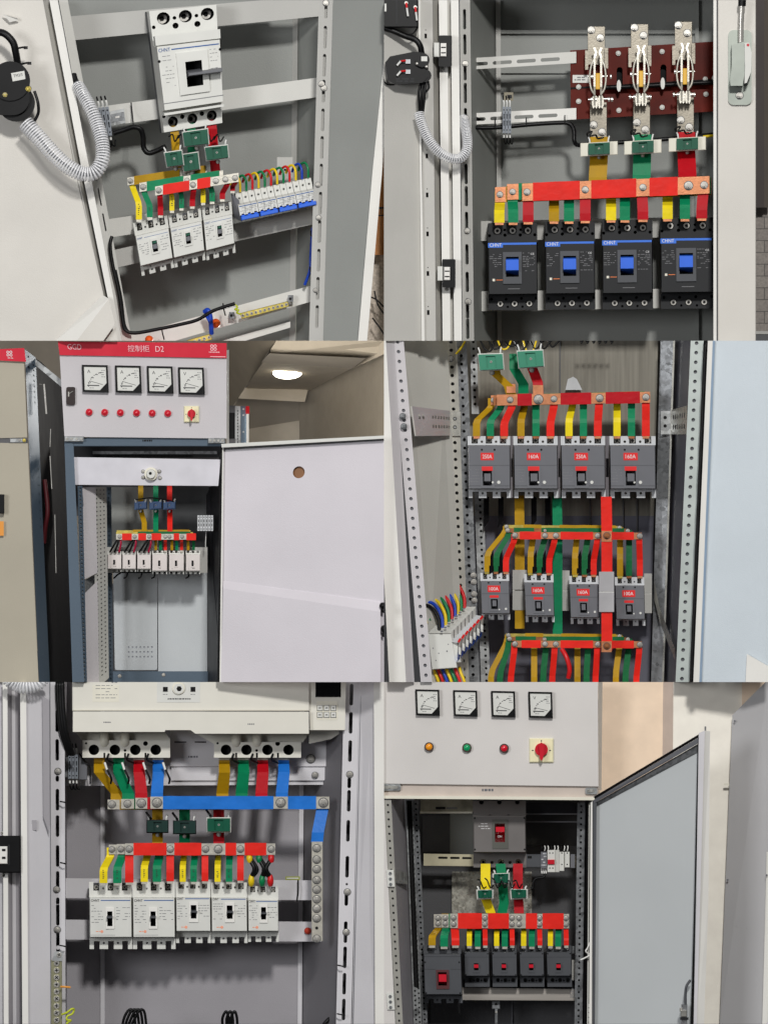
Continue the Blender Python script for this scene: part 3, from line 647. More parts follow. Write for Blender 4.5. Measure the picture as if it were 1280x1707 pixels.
# MCB row
mq = [(390, 322), (517, 296), (525, 341), (398, 368)]
for i in range(4):
    a, b = i/4, (i+1)/4-.003
    L = lambda t: (mq[0][0]+(mq[1][0]-mq[0][0])*t, mq[0][1]+(mq[1][1]-mq[0][1])*t); M = lambda t: (mq[3][0]+(mq[2][0]-mq[3][0])*t, mq[3][1]+(mq[2][1]-mq[3][1])*t)
    mcb([L(a), L(b), M(b), M(a)], 110, ORD[i]+' three-pole miniature breaker from the left in the blue-levered row', 'blue-levered miniature breakers', h=48, lean=(.08, .01))
mb = MB(Id()); mb.sheet([(385, 321, 78), (399, 334, 72), (404, 370, 72), (391, 363, 90)], 30, GPL); tag(mb.build('end_cap'), 'dark grey end cap at the left of the blue-levered breaker row', 'end cap')
cols = 'ygrygrygryb'+'gb'; names = {'y': 'yellow', 'g': 'green', 'r': 'red', 'b': 'blue'}
for i in range(12):
    x = 394+i*10.3; y = 322-i*2.15; c = 'ygrygrygrybgb'[i]
    wire([(x-10, y-14, 8), (x-6, y-24, 16), (x+1, y-27, 24), (x+6, y-18, 28), (x+6.5, y-2, 26)], 2.1, WIR[c], 'jumper_wire', '%s jumper wire looping into the top of the blue-levered row, %s from the left' % (names[c], ORD[i]), 'wire', 'jumper wires above the blue-levered row', 112, sub=4)
# busbars
busbar('yellow busbar at the back above the three white breakers', 'busbars of the hose cabinet', (213, 296), (345, 276), 13, 84, TIN, YELK, [(224, 300), (318, 343)], [(218, 4), (308, 4)], [(221, 232, 366, 10, 70, .4, YEL), (279, 287, 351, 8, 70, .4, YEL), (332, 339, 338, 8, 70, .4, YEL)], marks=True)
busbar('green busbar in the middle above the three white breakers', 'busbars of the hose cabinet', (233, 305), (372, 284), 15, 66, TIN, GRN, [(245, 306), (318, 366)], [(239, 4.5), (312, 4)], [(241, 250, 362, 10, 70, .4, GRN), (300, 303, 347, 8, 70, .3, GRN), (349, 354, 336, 9, 70, .3, GRN)], marks=True)
busbar('red busbar in front above the three white breakers, bolted at five joints', 'busbars of the hose cabinet', (259, 311), (398, 288), 15, 48, TIN, RED, [(272, 316), (329, 351)], [(265, 4.5), (322, 4.5), (360, 4.5), (376, 4.5), (392, 4.5)], [(267, 268, 359, 9, 70, .5, REDK), (323, 321, 344, 9, 70, .5, REDK), (379, 371, 332, 9, 70, .5, REDK), (392, 388, 318, 8, 70, .3, REDK)])
for (x0, y0, x1, y1, w_, m_, nm) in ((352, 200, 360, 290, 16, REDK, 'red'), (290, 210, 296, 280, 14, YELK, 'yellow'), (318, 205, 322, 284, 14, GRN, 'green')):
    mb = MB(Id(92)); mb.ribbon([(x0, y0, 6), (x0+2, y0+15, 8), (x1-2, y1-20, 0), (x1, y1, 0)], w_, 3, m_)
    tag(mb.build('feeder_strap'), '%s feeder strap dropping from the large white main breaker' % nm, 'busbar strap', 'feeder straps below the white main breaker')
ct([(305, 221), (346, 215), (348, 239), (308, 244)], 66, 'green transformer highest of the group under the white main breaker', 'transformers below the white main breaker', lead_h=7)
ct([(342, 246), (379, 242), (381, 262), (345, 267)], 66, 'green transformer on the red strap under the white main breaker', 'transformers below the white main breaker', lead_h=9)
ct([(275, 255), (303, 251), (306, 274), (279, 278)], 62, 'small green transformer at the end of the black cable', 'transformers below the white main breaker', lead_h=9)
ct([(304, 258), (330, 254), (333, 281), (307, 286)], 74, 'green transformer half behind the small one under the white main breaker', 'transformers below the white main breaker', leads=False)
rn = random.Random(4)
for i in range(6):
    x = 282+i*15; wire([(x, 232+rn.uniform(-8, 8), 6), (x+6, 224, 14), (x+10, 236, 16), (x+16, 230+rn.uniform(-6, 9), 8)], 1.3, RUB if i % 2 else WIR['w'] if i == 2 else RUB, 'control_wire', 'thin control wire tangled among the green transformers under the white main breaker', 'wire', 'control wires under the white main breaker', 70, sub=4)
# earth strips
def strip(q, n, d, label, m=BRASS, group=None):
    f = Fr(q, d); T = thing('terminal_strip', label, 'terminal strip', group, (q[0][0], q[0][1], d)); W_, H_ = f.W, f.H
    b = MB(f); b.box(0, 0, W_, H_, 0, 9, m, ch=.8); b.build('bar', T)
    vert = H_ > W_
    for i in range(n):
        t = (i+.5)/n; b = MB(f); u, v, r = (W_*.5, H_*t, W_*.3) if vert else (W_*t, H_*.5, H_*.28)
        b.screw(u, v, r, 9, CHROME if vert or True else m, HOLE, .4+i); b.build('screw', T)
    return T
strip([(400, 522), (480, 502), (482, 511), (403, 532)], 11, 100, 'brass earth strip with eleven screws at the bottom of the hose cabinet')
strip([(312, 567), (352, 556), (354, 566), (312, 580)], 5, 100, 'brass earth strip cut by the frame near the blue wire loop')
for (x, y, s_) in ((386, 526, 9), (484, 498, 9)):
    b = MB(Id(112)); b.box(x-4, y-6, x+5, y+5, 0, 8, ZINCD); b.cyl(x, y, 2.4, 8, 8.5, HOLE, 10); tag(b.build('strip_holder'), '%s metal holder of the brass earth strip' % ('left' if x < 400 else 'right'), 'bracket', 'earth strip holders')
wire([(341, 520, 20), (347, 517, 26), (351, 528, 26), (352, 545, 24), (353, 556, 16)], 4, WIR['b'], 'blue_wire', 'thick blue wire loop above the bottom rail of the hose cabinet', 'wire', None, 105)
wire([(343, 524, 20), (349, 534, 26), (354, 548, 24)], 3, WIR['b'], 'blue_wire', 'second blue wire under the thick blue wire loop', 'wire', None, 105)
mb = MB(Id(100)); mb.dome(360, 539, 8, 0, 14, WIR['o'], 14); tag(mb.build('orange_cap'), 'orange cap beside the blue wire loop', 'cap')
mb = MB(Id(100)); mb.dome(249, 566, 7, 0, 12, WIR['o'], 14); tag(mb.build('orange_cap'), 'orange cap cut by the frame below the black harness', 'cap')
wire([(392, 508, 10), (396, 512, 16), (392, 516, 16), (398, 517, 18), (395, 521, 18), (402, 524, 16)], 1.6, mat('earth_wire', (190, 200, 50), .4), 'earth_wire', 'coiled yellow-green earth wire at the left end of the brass strip', 'wire', None, 100)
wire([(521, 380, 10), (518, 430, 14), (517, 450, 14), (508, 475, 8)], 2.6, WIR['b'], 'blue_wire', 'dark blue cable behind the right slotted post of the hose cabinet', 'cable', None, 110)
for (x, y) in ((373, 512), (519, 391), (518, 451), (271, 552)):
    mb = MB(Id(80)); mb.tube([(x-1, y-6, 2), (x, y+2, 8), (x+3 if x < 500 else x+8, y+14 if x < 500 else y+1, 2)], 1.1, RUB); tag(mb.build('cable_tie'), {373: 'thin black tie on the harness left of the brass earth strip', 519: 'thin black tie at the right slotted post under the blue levered row', 518: 'lower thin black tie at the right slotted post of the hose cabinet', 271: 'thin black tie on the harness at the lower left corner'}[x], 'cable tie', 'small cable ties of the hose cabinet')

# ================================================================ upper right cabinet
CELL[:] = [640, 0, 1280, 568]
BRK = bpy.data.materials.new('paving_brick'); BRK.use_nodes = True
n_ = BRK.node_tree.nodes; l_ = BRK.node_tree.links; bt = n_.new('ShaderNodeTexBrick'); tcx = n_.new('ShaderNodeTexCoord'); mpx = n_.new('ShaderNodeMapping')
mpx.inputs['Rotation'].default_value = (math.radians(90), 0, 0); l_.new(tcx.outputs['Object'], mpx.inputs[0]); l_.new(mpx.outputs[0], bt.inputs['Vector'])
bt.inputs['Scale'].default_value = 1; bt.inputs['Brick Width'].default_value = .06; bt.inputs['Row Height'].default_value = .0205; bt.inputs['Mortar Size'].default_value = .0008
bt.inputs['Color1'].default_value = (.30, .26, .23, 1); bt.inputs['Color2'].default_value = (.36, .32, .28, 1); bt.inputs['Mortar'].default_value = (.08, .07, .06, 1)
nz = n_.new('ShaderNodeTexNoise'); nz.inputs['Scale'].default_value = 220; mx = n_.new('ShaderNodeMixRGB'); mx.blend_type = 'MULTIPLY'; mx.inputs[0].default_value = .7
l_.new(tcx.outputs['Object'], nz.inputs['Vector']); l_.new(bt.outputs['Color'], mx.inputs[1]); l_.new(nz.outputs['Fac'], mx.inputs[2]); l_.new(mx.outputs[0], n_['Principled BSDF'].inputs['Base Color'])
mb = MB(Id(300)); mb.box(1240, 345, 1300, 552, 0, 5, BRK); tag(mb.build('brick_wall'), 'strip of light brick wall beyond the door of the upper right cabinet', 'wall')
mb = MB(Id(290)); mb.box(1240, 552, 1300, 557, 0, 6, RAILG); mb.box(1240, 557, 1300, 600, 0, 4, DARKP); tag(mb.build('skirting'), 'grey skirting below the light brick wall', 'skirting')
mb = MB(Id(280)); mb.box(1240, -20, 1273, 346, 0, 20, mat('dark_brown_board', (44, 32, 28), .5, var=.2)); mb.box(1273, -20, 1300, 346, 0, 12, mat('taupe_board', (72, 64, 56), .6, var=.2)); tag(mb.build('door_frame'), 'dark brown door frame above the light brick wall', 'door frame')

c2 = thing('electrical_cabinet', 'grey cabinet with knife switches above four black breakers with blue toggles', 'electrical cabinet', None, (960, 560, 200))
mb = MB(Id()); mb.sheet([(820, -20, 232), (1200, -20, 232), (1200, 600, 232), (820, 600, 232)], 3, PANEL1)
mb.box(833, 50, 1162, 56, -232, -224, PANEL1); mb.box(1158, -10, 1164, 600, -231, -222, PANEL1); mb.box(833, 118, 1162, 122, -232, -226, PANEL1); mb.build('back_panel', c2)
mb = MB(Id()); mb.sheet([(770, -20, 60), (826, -20, 230), (828, 600, 230), (775, 600, 60)], 3, PANEL1); mb.sheet([(826, -20, 222), (834, -20, 222), (836, 600, 222), (829, 600, 222)], 3, RAILG)
mb.build('side_panel', c2); mb = MB(Id()); mb.sheet([(1190, -20, 30), (1198, -20, 230), (1198, 600, 230), (1190, 600, 30)], 3, PANEL1); mb.build('side_panel', c2)
CELL[1] = -100; mb = MB(Id()); mb.box(766, -27, 1200, -24, -240, -60, PANEL1); mb.build('shading_roof', c2); CELL[1] = 0  # unseen top panel, placed to shade the upper back panel
slotted(c2, [(766, -8), (783, -8), (790, 576), (771, 576)], 50, RAILG, slots=[(.45, v, 2.6, 17) for v in (40, 82, 125, 163, 205, 250, 298, 335, 378, 432, 478, 522, 556)], depth=30)
for y in (106, 385, 503, 197):
    b = MB(Id(50)); b.bolt(774+y*.012, y, 5, 0, CHROME); b.build('bolt', c2)
def srail(y0, y1, x0, x1, h, d, m, off=0):
    W_ = x1-x0; rail(c2, [(x0, y0), (x1, y1), (x1, y1+h), (x0, y0+h)], d, m, [(14+off+40*i, .55, 16, 3) for i in range(int((W_-20)/40)+1) if 14+off+40*i+16 < W_-2])
srail(97, 86, 783, 960, 19, 130, RAILW); srail(189, 180, 783, 960, 19, 130, BRIGHT, -4)
rail(c2, [(784, 369), (1190, 361), (1190, 394), (784, 402)], 150, RAILG); rail(c2, [(788, 486), (1190, 480), (1190, 512), (788, 519)], 150, RAILW)
# door open to the left, seen edge-on, and right hand door
D2 = thing('cabinet_door', 'white door edge with black latches, open beside the knife switch cabinet', 'cabinet door', None, (690, 560, 0))
mb = MB(Id()); mb.sheet([(630, -20, -20), (698, -20, 10), (700, 225, 10), (706, 600, 10), (630, 600, -20)], 4, DOOR2); mb.build('panel', D2)
mb = MB(Id()); mb.sheet([(697, -20, 2), (701, -20, 2), (702, 232, 2), (708, 600, 2), (703, 600, 2), (699, 232, 2)], 8, BRIGHT)
f = Fr([(701, -10), (720, -10), (726, 578), (706, 578)], 8); 
mb.f = f; mb.plate([(0, 0), (20, 0), (20, 588), (0, 588)], [[(u-2, v-4), (u+2, v-4), (u+2, v+4), (u-2, v+4)] for u, v in ((8, 70), (8, 270), (8, 335), (8, 400), (8, 466), (8, 531))]+[circ(8, v-10, 1, 6) for v in (70, 270, 335, 400, 466, 531)], -3, 0, DOOR2)
mb.box(0, 0, 20, 588, -14, -12, HOLE); mb.build('edge_strip', D2)
mb = MB(Id()); mb.sheet([(720, -20, 8), (731, -20, 40), (738, 600, 40), (726, 600, 8)], 2, DOOR2)
mb.sheet([(731, -20, 10), (745, -20, 10), (751, 600, 10), (738, 600, 10)], 30, BRIGHT); mb.sheet([(745, -20, 30), (751, -20, 30), (757, 600, 30), (751, 600, 30)], 3, DOOR2)
mb.sheet([(751, -20, 12), (764, -20, 12), (770, 600, 12), (757, 600, 12)], 40, BRIGHT); mb.build('folded_edge', D2)
for (x, y) in ((731, 59), (737, 432)):
    L_ = thing('door_latch', ('upper' if y < 200 else 'lower')+' black latch with a white catch on the white door edge', 'latch', 'latches on the white door edge', (x, y, 0))
    b = MB(Id(8)); hh = 52 if y < 200 else 47; b.plate(rrect(x, y, x+22, y+hh, 2), [[(x+3, y+13), (x+14, y+13), (x+14, y+36), (x+3, y+36)]], 0, 18, BPL); b.build('housing', L_)
    b = MB(Id(8)); b.box(x-8, y+12, x+1, y+36, 0, 20, WPL, ch=1); b.box(x+3, y+13, x+13, y+35, 0, 22, BRIGHT, ch=1); b.box(x+4, y+19, x+12, y+21, 22, 22.4, HOLE); b.box(x+4, y+28, x+12, y+30, 22, 22.4, HOLE); b.build('catch', L_)
    b = MB(Id(8)); b.screw(x+6, y+hh+3, 3, 0, CHROME, HOLE); b.build('screw', L_)
D2b = thing('cabinet_door', 'white closed door strip with a lock handle at the right of the knife switch cabinet', 'cabinet door', None, (1220, 560, 0))
mb = MB(Id(0)); mb.box(1196, -20, 1259, 600, -30, 10, DOORW, ch=1); mb.build('panel', D2b)
mb = MB(Id(0)); mb.box(1188.5, -20, 1193.5, 600, -40, 12, BRIGHT); mb.box(1193.5, -20, 1196, 600, -20, 6, DARKP); mb.build('edge_strip', D2b)
H_ = thing('lever_lock', 'grey lock handle with a chrome rod and black grip on the white door', 'lock', None, (1232, 170, -10))
b = MB(Id(-10)); b.poly(rrect(1213, 50, 1252, 175, 9, 5), 0, 5, mat('handle_grey', (150, 156, 148), .35, .3)); b.build('plate', H_)
b = MB(Id(-10)); b.poly([(1219, 74), (1238, 70), (1241, 85), (1240, 125), (1237, 143), (1217, 143), (1216, 133), (1219, 110)], 5, 30, mat('handle_grey', (150, 156, 148)), 2); b.build('housing', H_)
b = MB(Id(-10)); b.poly([(1240, 72), (1248, 71), (1252, 88), (1251, 120), (1244, 138), (1240, 139), (1241, 110)], 5, 34, WPL); b.cyl(1246, 75, 2.4, 34, 34.5, TOGR, 10); b.build('cover', H_)
b = MB(Id(-10)); b.tube([(1234, 70, 14), (1234.5, 40, 18), (1236, 8, 22)], 4.6, CHROME, 12); b.build('rod', H_)
b = MB(Id(-10)); b.tube([(1236, 10, 22), (1236.5, -6, 23), (1237, -20, 24)], 6.5, RUB, 12); b.build('grip', H_)
b = MB(Id(-10)); b.bolt(1232, 159, 6, 5, CHROME); b.build('bolt', H_)
# gauges on the door's back
T = thing('panel_meter', 'black back of a panel meter with red and white leads on the door', 'meter', None, (668, 48, -10))
b = MB(Id(0)); b.box(634, -20, 697, 46, 0, 40, BPL, ch=2); b.box(660, -20, 662, 40, 40, 41, DPL); b.build('body', T)
for (x, y, a) in ((677, 5, 22), (692, 12, 22)):
    b = MB(Id(0)); b.cyl(x, y, 3, 40, 44, CHROME, 8); b.tube([(x, y, 44), (x+1, y+8, 46)], 1.9, WIR['r']); b.tube([(x+1, y+8, 46), (x+3, y+a, 44)], 1.7, WIR['w']); b.build('lead', T)
b = MB(Id(0)); b.box(641, 6, 644, 19, 40, 42, WPL); b.build('tag', T)
T = thing('switch_box', 'black rotary switch back with red and white leads on the open door edge', 'switch', None, (680, 140, -10))
b = MB(Id(0)); b.poly([(x, y) for x, y in [(642, 104), (650, 94), (690, 86), (706, 88), (714, 100), (714, 128), (704, 138), (660, 141), (646, 134)]], 0, 34, BPL); b.cyl(704, 100, 12, 34, 40, BPL, 20); b.cyl(708, 126, 11, 20, 32, BPL, 18)
b.dashes(660, 130, 690, 138, 2, DPL, 34, h=3, seg=2, fill=1); b.build('body', T)
for y in (103, 120):
    b = MB(Id(0)); b.box(664, y-4, 684, y+2, 34, 37, DPL); b.tube([(662, y+6, 38), (668, y-1, 40)], 1.9, WIR['w']); b.tube([(668, y-1, 40), (676, y-2, 38)], 1.6, WIR['r']); b.box(676, y-4, 684, y+3, 34, 38, LGPL); b.build('lead', T)
b = MB(Id(0)); b.box(702, 94, 712, 102, 40, 41, WPL); b.build('label', T)
for (x, y) in ((695, 106), (711, 111)): b = MB(Id(0)); b.dome(x, y, 3, 38, 3, CHROME); b.build('screw', T)
wire([(638, 46, 24), (656, 52, 26), (675, 60, 26), (692, 66, 28), (700, 76, 28), (703, 90, 24)], 5, RUB, 'black_cable', 'thick black cable between the meter back and the rotary switch back', 'cable', None, 0)
wire([(675, 60, 24), (688, 56, 26), (696, 46, 22)], 1.4, RUB, 'black_wire', 'thin black wire from the meter back with red and white leads', 'wire', None, 0)
wire([(640, 112, 10), (638, 128, 20), (644, 140, 20), (656, 141, 10)], 1.4, RUB, 'black_wire', 'thin black wire bowing left of the rotary switch back', 'wire', None, 0)
mb = MB(Id(0))
for dx in (-5, 0, 5): mb.tube([(705+dx*.6, 136, 20), (703+dx, 155, 22), (702+dx*.6, 186, 16)], 2.2, RUB)
mb.tube([(713, 135, 20), (715, 146, 22), (709, 154, 20)], 1.6, RUB)
tag(mb.build('wire_bundle'), 'bundle of black wires from the rotary switch back into the hose', 'cable')
T = thing('corrugated_hose', 'narrow clear ribbed hose sagging from the door edge to the slotted post', 'hose', None, (740, 265, 0))
mb = MB(Id(0)); HP = [(698, 188, 14), (702, 204, 18), (712, 228, 22), (728, 250, 24), (748, 263, 24), (766, 264, 22), (777, 252, 18), (779, 236, 10), (776, 214, -10), (771, 197, -30)]
mb.tube(HP, 8, HOSE, n=14, sub=8, ribs=(3.4, 1.8)); mb.build('ribbed_sleeve', T)
mb = MB(Id(0)); mb.tube([(a, b+1, c) for a, b, c in HP], 3, RUB); mb.build('inner_wires', T)
terminal_block(837, 178, 15, 44, 3, 128, 'grey terminal block of three modules on the slotted rail beside the brown board')
mb = MB(Id(150)); mb.box(840, 154, 855, 168, 0, 20, mat('tan_plastic', (140, 132, 112), .5)); mb.box(845, 158, 853, 164, 20, 20.4, DPL); tag(mb.build('rail_clamp'), 'small tan clamp above the terminal block on the slotted rail', 'clamp')
wire([(780, 211, 10), (800, 213, 14), (835, 212, 14), (880, 208, 14), (925, 205, 14), (948, 206, 14), (956, 217, 14), (957, 236, 16), (964, 242, 24), (985, 240, 30), (1060, 236, 30), (1130, 230, 30), (1192, 224, 20)], 3.6, RUB, 'black_cable', 'long black cable along the slotted rail to the green and white transformers', 'cable', None, 140)
for x, y in ((825, 198), (877, 196), (941, 192)):
    mb = MB(Id(126)); mb.tube([(x, y, 1), (x, y+16, 6)], 1, RUB); tag(mb.build('cable_tie'), '%s thin black tie holding the long black cable to the slotted rail' % {825: 'leftmost', 877: 'middle', 941: 'rightmost'}[x], 'cable tie', 'ties on the slotted rail')
wire([(1172, 228, 20), (1180, 227, 24), (1188, 226, 20)], 2.4, WIR['y'], 'yellow_cap', 'small yellow wire cap at the right end of the long black cable', 'wire cap', None, 120)
# knife switch
KSM = mat('worn_silver_plate', (136, 130, 118), .34, .55, .14, 40, bump=.12, bscale=300)
BOARD = mat('brown_insulating_board', (92, 24, 12), .5, var=.3, scale=14, spec=.12)
T = thing('knife_switch', 'brown board with three polished knife switch poles and yellow handles', 'knife switch', None, (1070, 195, 120))
b = MB(Fr([(950, 84), (1192, 69), (1192, 186), (951, 200)], 150)); b.plate([(0, 0), (242, 0), (242, 116), (0, 116)], [stadium(82, 52, 5, 19), stadium(155, 52, 5, 19)], 0, 16, BOARD, inner=HOLE); b.box(0, 62, 242, 65, 16, 17, HOLE); b.box(0, 0, 242, 116, -4, -1, HOLE); b.build('board', T)
for (x, y) in ((964, 145), (964, 169), (1030, 89), (1031, 184), (1103, 86), (1103, 179), (1175, 132), (1176, 157), (1190, 130)):
    b = MB(Id(134)); b.cyl(x, y, 4.6, 0, 3, WPL, 14, r2=4); b.dome(x, y, 3.2, 3, 2, WPL); b.build('screw_cap', T)
b = MB(Id(134)); b.box(954, 125, 981, 138, 0, 1.2, WPL); b.dashes(957, 128, 979, 136, 2, INKG, 1.2, h=2, seg=3); b.build('label', T)
b = MB(Id(134)); b.tube([(1005, 146, 14), (1060, 144, 14), (1150, 139, 14), (1192, 137, 14)], 4, BPL, 10); b.build('rotor_bar', T)
for x in (1031, 1104):
    b = MB(Id(134)); b.cyl(x, 143 if x < 1050 else 139, 3.6, 10, 24, WPL, 14, rv=10); b.build('ring', T)
for k, (x, y) in enumerate(((994, 44), (1066, 40), (1139, 36))):
    b = MB(Id(118)); b.box(x-15, y, x+14, y+64, 0, 4, KSM, ch=.6); b.bolt(x-9, y+6, 6, 4, CHROME); b.bolt(x+6, y+19, 6, 4, CHROME)
    b.box(x-19, y+40, x-14, y+72, 0, 12, KSM); b.box(x+13, y+36, x+19, y+70, 0, 12, KSM); b.build('upper_contact', T)
    b = MB(Id(118)); b.box(x-11, y+126, x+17, y+196, 0, 4, KSM, ch=.6); b.bolt(x-5, y+164, 6, 4, CHROME); b.bolt(x+9, y+176, 6, 4, CHROME); b.build('lower_contact', T)
    for s_ in (-1, 1):
        b = MB(Id(112)); cx_ = x+2
        b.ribbon([(cx_+s_*6, y+36, 26), (cx_+s_*3, y+44, 27), (cx_+s_*5.5, y+52, 28), (cx_+s_*5.5, y+100, 28), (cx_+s_*5.5, y+131, 20)], 3.2, 9, TIN); b.build('blade', T)
        b = MB(Id(112)); b.tube([(cx_+s_*5, y+52, 30), (cx_+s_*11, y+66, 31), (cx_+s_*13.5, y+86, 31), (cx_+s_*11, y+104, 31), (cx_+s_*5, y+114, 30)], 1.7, TIN, 8); b.build('spring_clip', T)
    b = MB(Id(112)); b.box(cx_-3.6, y+78, cx_+3.6, y+105, 18, 38, mat('amber_handle', (226, 176, 60), .4), ch=1); b.build('handle', T)
    for yy in (84, 122):
        b = MB(Id(112)); sx = -1 if k == 2 or (k == 1) else 1
        b.tube([(cx_-16, y+yy, 22), (cx_+16, y+yy-1, 22)], 2, CHROME, 8)
        for xx in (-16, -9, 13, 18) if yy == 122 else (-14, 16): b.tube([(cx_+xx+(4 if sx > 0 else -4), y+yy, 22), (cx_+xx+3+(4 if sx > 0 else -4), y+yy, 22)], 4.2, CHROME, 6)
        b.build('pivot_bolt', T)
    b = MB(Id(112)); 
    for s_ in (-8, -3, 3, 8): b.cyl(cx_+s_*.9, y+126, 2.6, 4, 24, TIN, 10, rv=11)
    b.build('hinge_jaw', T)
# straps below and transformers
for k, (xa, xb, m_, nm, y0) in enumerate(((998, 996, YELK, 'yellow', 236), (1070, 1069, GRN, 'green', 232), (1143, 1145, REDK, 'red', 228))):
    mb = MB(Id(110)); mb.ribbon([(xa, y0-8, 4), (xa, y0+20, 4), (xb, y0+60, 12 if k < 2 else 30), (xb, y0+76, 12 if k < 2 else 42)], 30, 4, m_)
    tag(mb.build('feeder_strap'), 'wide %s strap hanging from the knife switch through a transformer' % nm, 'busbar strap', 'wide straps under the knife switch')
    x = (980, 1053, 1127)[k]; y = (239, 236, 231)[k]
    ct([(x, y), (x+36, y-2), (x+36, y+17), (x, y+19)], 96, 'green transformer with cream plate on the wide %s strap' % nm, 'transformers under the knife switch', core=CREAM, corex=13, h=34, lead_h=10)
    wire([(x+2, y-8, 10), (x-2, y-16, 16), (x+6, y-20, 18), (x+3, y-12, 20), (x+12, y-14, 18), (x+16, y-8, 14), (x+26, y-10, 12)], 1.5, RUB, 'control_wire', 'coiled thin black wire above the transformer on the wide %s strap' % nm, 'wire', 'coiled wires under the knife switch', 92)
SW = 17
X2 = [(833, 832, 854, 855, 880, 880), (923, 923, 948, 948, 975, 975), (1018, 1018, 1041, 1041, 1070, 1071), (1112, 1112, 1141, 1141, 1171, 1169)]
busbar('yellow busbar with its copper end at the left, behind the wide red one', 'busbars above the black breakers', (825, 312), (1185, 300), 25, 96, COPPER, YELK, [(843, 1184)], [(833, 5)], [(x[0], x[1], 371-i*2, SW, 66, .25, YEL if i in (0, 2, 3) else YELK) for i, x in enumerate(X2)], t=4)
busbar('green busbar with its copper end second from the left', 'busbars above the black breakers', (845, 307), (1185, 296), 26, 82, COPPER, GRN, [(864, 1184)], [(854, 5)], [(x[2], x[3], 371-i*2, SW, 66, .3, GRN) for i, x in enumerate(X2)], t=4)
busbar('wide red busbar with copper joints above the four black breakers', 'busbars above the black breakers', (870, 306), (1182, 293.5), 29, 66, COPPER, RED, [(888, 966), (985, 1060), (1082, 1129)], [(878, 5.5), (975, 5.5), (1071, 5.5), (1147, 7), (1173, 6)], [(x[4], x[5], 370-i*2, SW+1, 66, .5, REDK) for i, x in enumerate(X2)], t=5)
for i, (x0, x1, y0, y1) in enumerate(((813, 895, 372, 517), (908, 991, 370, 516), (1003, 1087, 367, 516), (1100, 1187, 363, 515))):
    T = breaker([(x0, y0), (x1, y0-1), (x1+1, y1-1), (x0+1, y1)], 148, 84, 'black breaker with a blue toggle, %s from the left under the red busbar' % ORD[i], 'four black breakers with blue toggles', body=DPL, term=mat('black_base_plastic', (30, 31, 33), .5, spec=.25), cover=DPL,
        rtop=[(.19, .09, 6.6), (.5, .09, 6.6), (.81, .09, 6.6), (.34, .08, 2.2), (.345, .14, 2.8), (.66, .08, 2.2), (.655, .14, 2.8), (.03, .145, 2.6), (.95, .14, 2.6)],
        rbot=[(.24, .93, 6), (.53, .93, 6), (.83, .93, 6), (.06, .875, 2.4), (.36, .875, 2.4), (.67, .87, 2.4), (.97, .87, 2.4), (.39, .965, 2), (.69, .965, 2)], nd=0.0, cov=(.225, .825),
        esc=dict(fr=(.3, .335, .68, .7), rec=(.36, .39, .62, .62), h=3), lev=(.355, .4, .625, .6), levm=TOGB, levh=16, recm=HOLE, escm=GPLD, sm=CHROME, up=True,
        bands=[(.0, .228, .98, .252, .5, BLUEBAND), (0, .252, .3, .283, .5, BLUEBAND), (.4, .755, .64, .762, .4, INKG)], prints=[('CHNT', .03, .272, 5.6, WPR, 20), ('CE', .86, .37, 3.2, WPR, 6)],
        dash=[(.03, .36, .27, .52, 7), (.7, .345, .84, .37, 1), (.7, .385, .95, .52, 7), (.7, .55, .95, .57, 1)], dashm=INKG, seed=40+i)
    b = MB(Fr([(x0, y0), (x1, y0-1), (x1+1, y1-1), (x0+1, y1)], 148)); b.box(7, 93, 11, 97, 84, 84.5, CREAM); b.box(13, 94.5, 24, 95.5, 84, 84.4, ORP); b.build('sticker', T)

# ================================================================ middle left: two cabinets in a room
CELL[:] = [0, 568, 640, 1137]
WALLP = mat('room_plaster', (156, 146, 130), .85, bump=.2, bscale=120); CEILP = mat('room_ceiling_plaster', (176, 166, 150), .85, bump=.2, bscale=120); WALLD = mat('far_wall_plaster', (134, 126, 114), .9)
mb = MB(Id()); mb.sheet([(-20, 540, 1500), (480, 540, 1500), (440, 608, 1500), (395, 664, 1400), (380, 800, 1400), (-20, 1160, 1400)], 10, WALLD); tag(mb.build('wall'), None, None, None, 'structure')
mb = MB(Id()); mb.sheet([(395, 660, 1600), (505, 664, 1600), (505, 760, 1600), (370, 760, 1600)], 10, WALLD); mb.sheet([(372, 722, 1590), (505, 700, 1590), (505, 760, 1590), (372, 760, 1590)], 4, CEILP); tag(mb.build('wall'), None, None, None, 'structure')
mb = MB(Id()); mb.sheet([(499, 668, 1500), (512, 650, 1456), (578, 614, 1231), (660, 580, 953), (660, 760, 953), (499, 760, 1500)], 10, WALLP); tag(mb.build('wall'), None, None, None, 'structure')
mb = MB(Id()); mb.sheet([(438, 602, 1000), (590, 612, 1000), (514, 652, 1400), (408, 650, 1400)], 8, CEILP); tag(mb.build('ceiling'), None, None, None, 'structure')
mb = MB(Id()); mb.sheet([(408, 646, 1380), (514, 648, 1380), (508, 670, 1370), (394, 664, 1370)], 12, CEILP)
tag(mb.build('ceiling_beam'), 'pale ceiling beam beyond the glowing ceiling light', 'beam')
mb = MB(Id()); mb.sheet([(470, 540, 900), (650, 540, 900), (650, 586, 900), (588, 614, 980), (436, 604, 980), (449, 590, 930)], 12, WALLP); mb.sheet([(449, 589, 890), (610, 597, 890), (588, 614, 960), (436, 604, 960)], 3, WALLD)
tag(mb.build('ceiling_beam'), 'wide brown-grey ceiling beam above and in front of the ceiling light', 'beam')
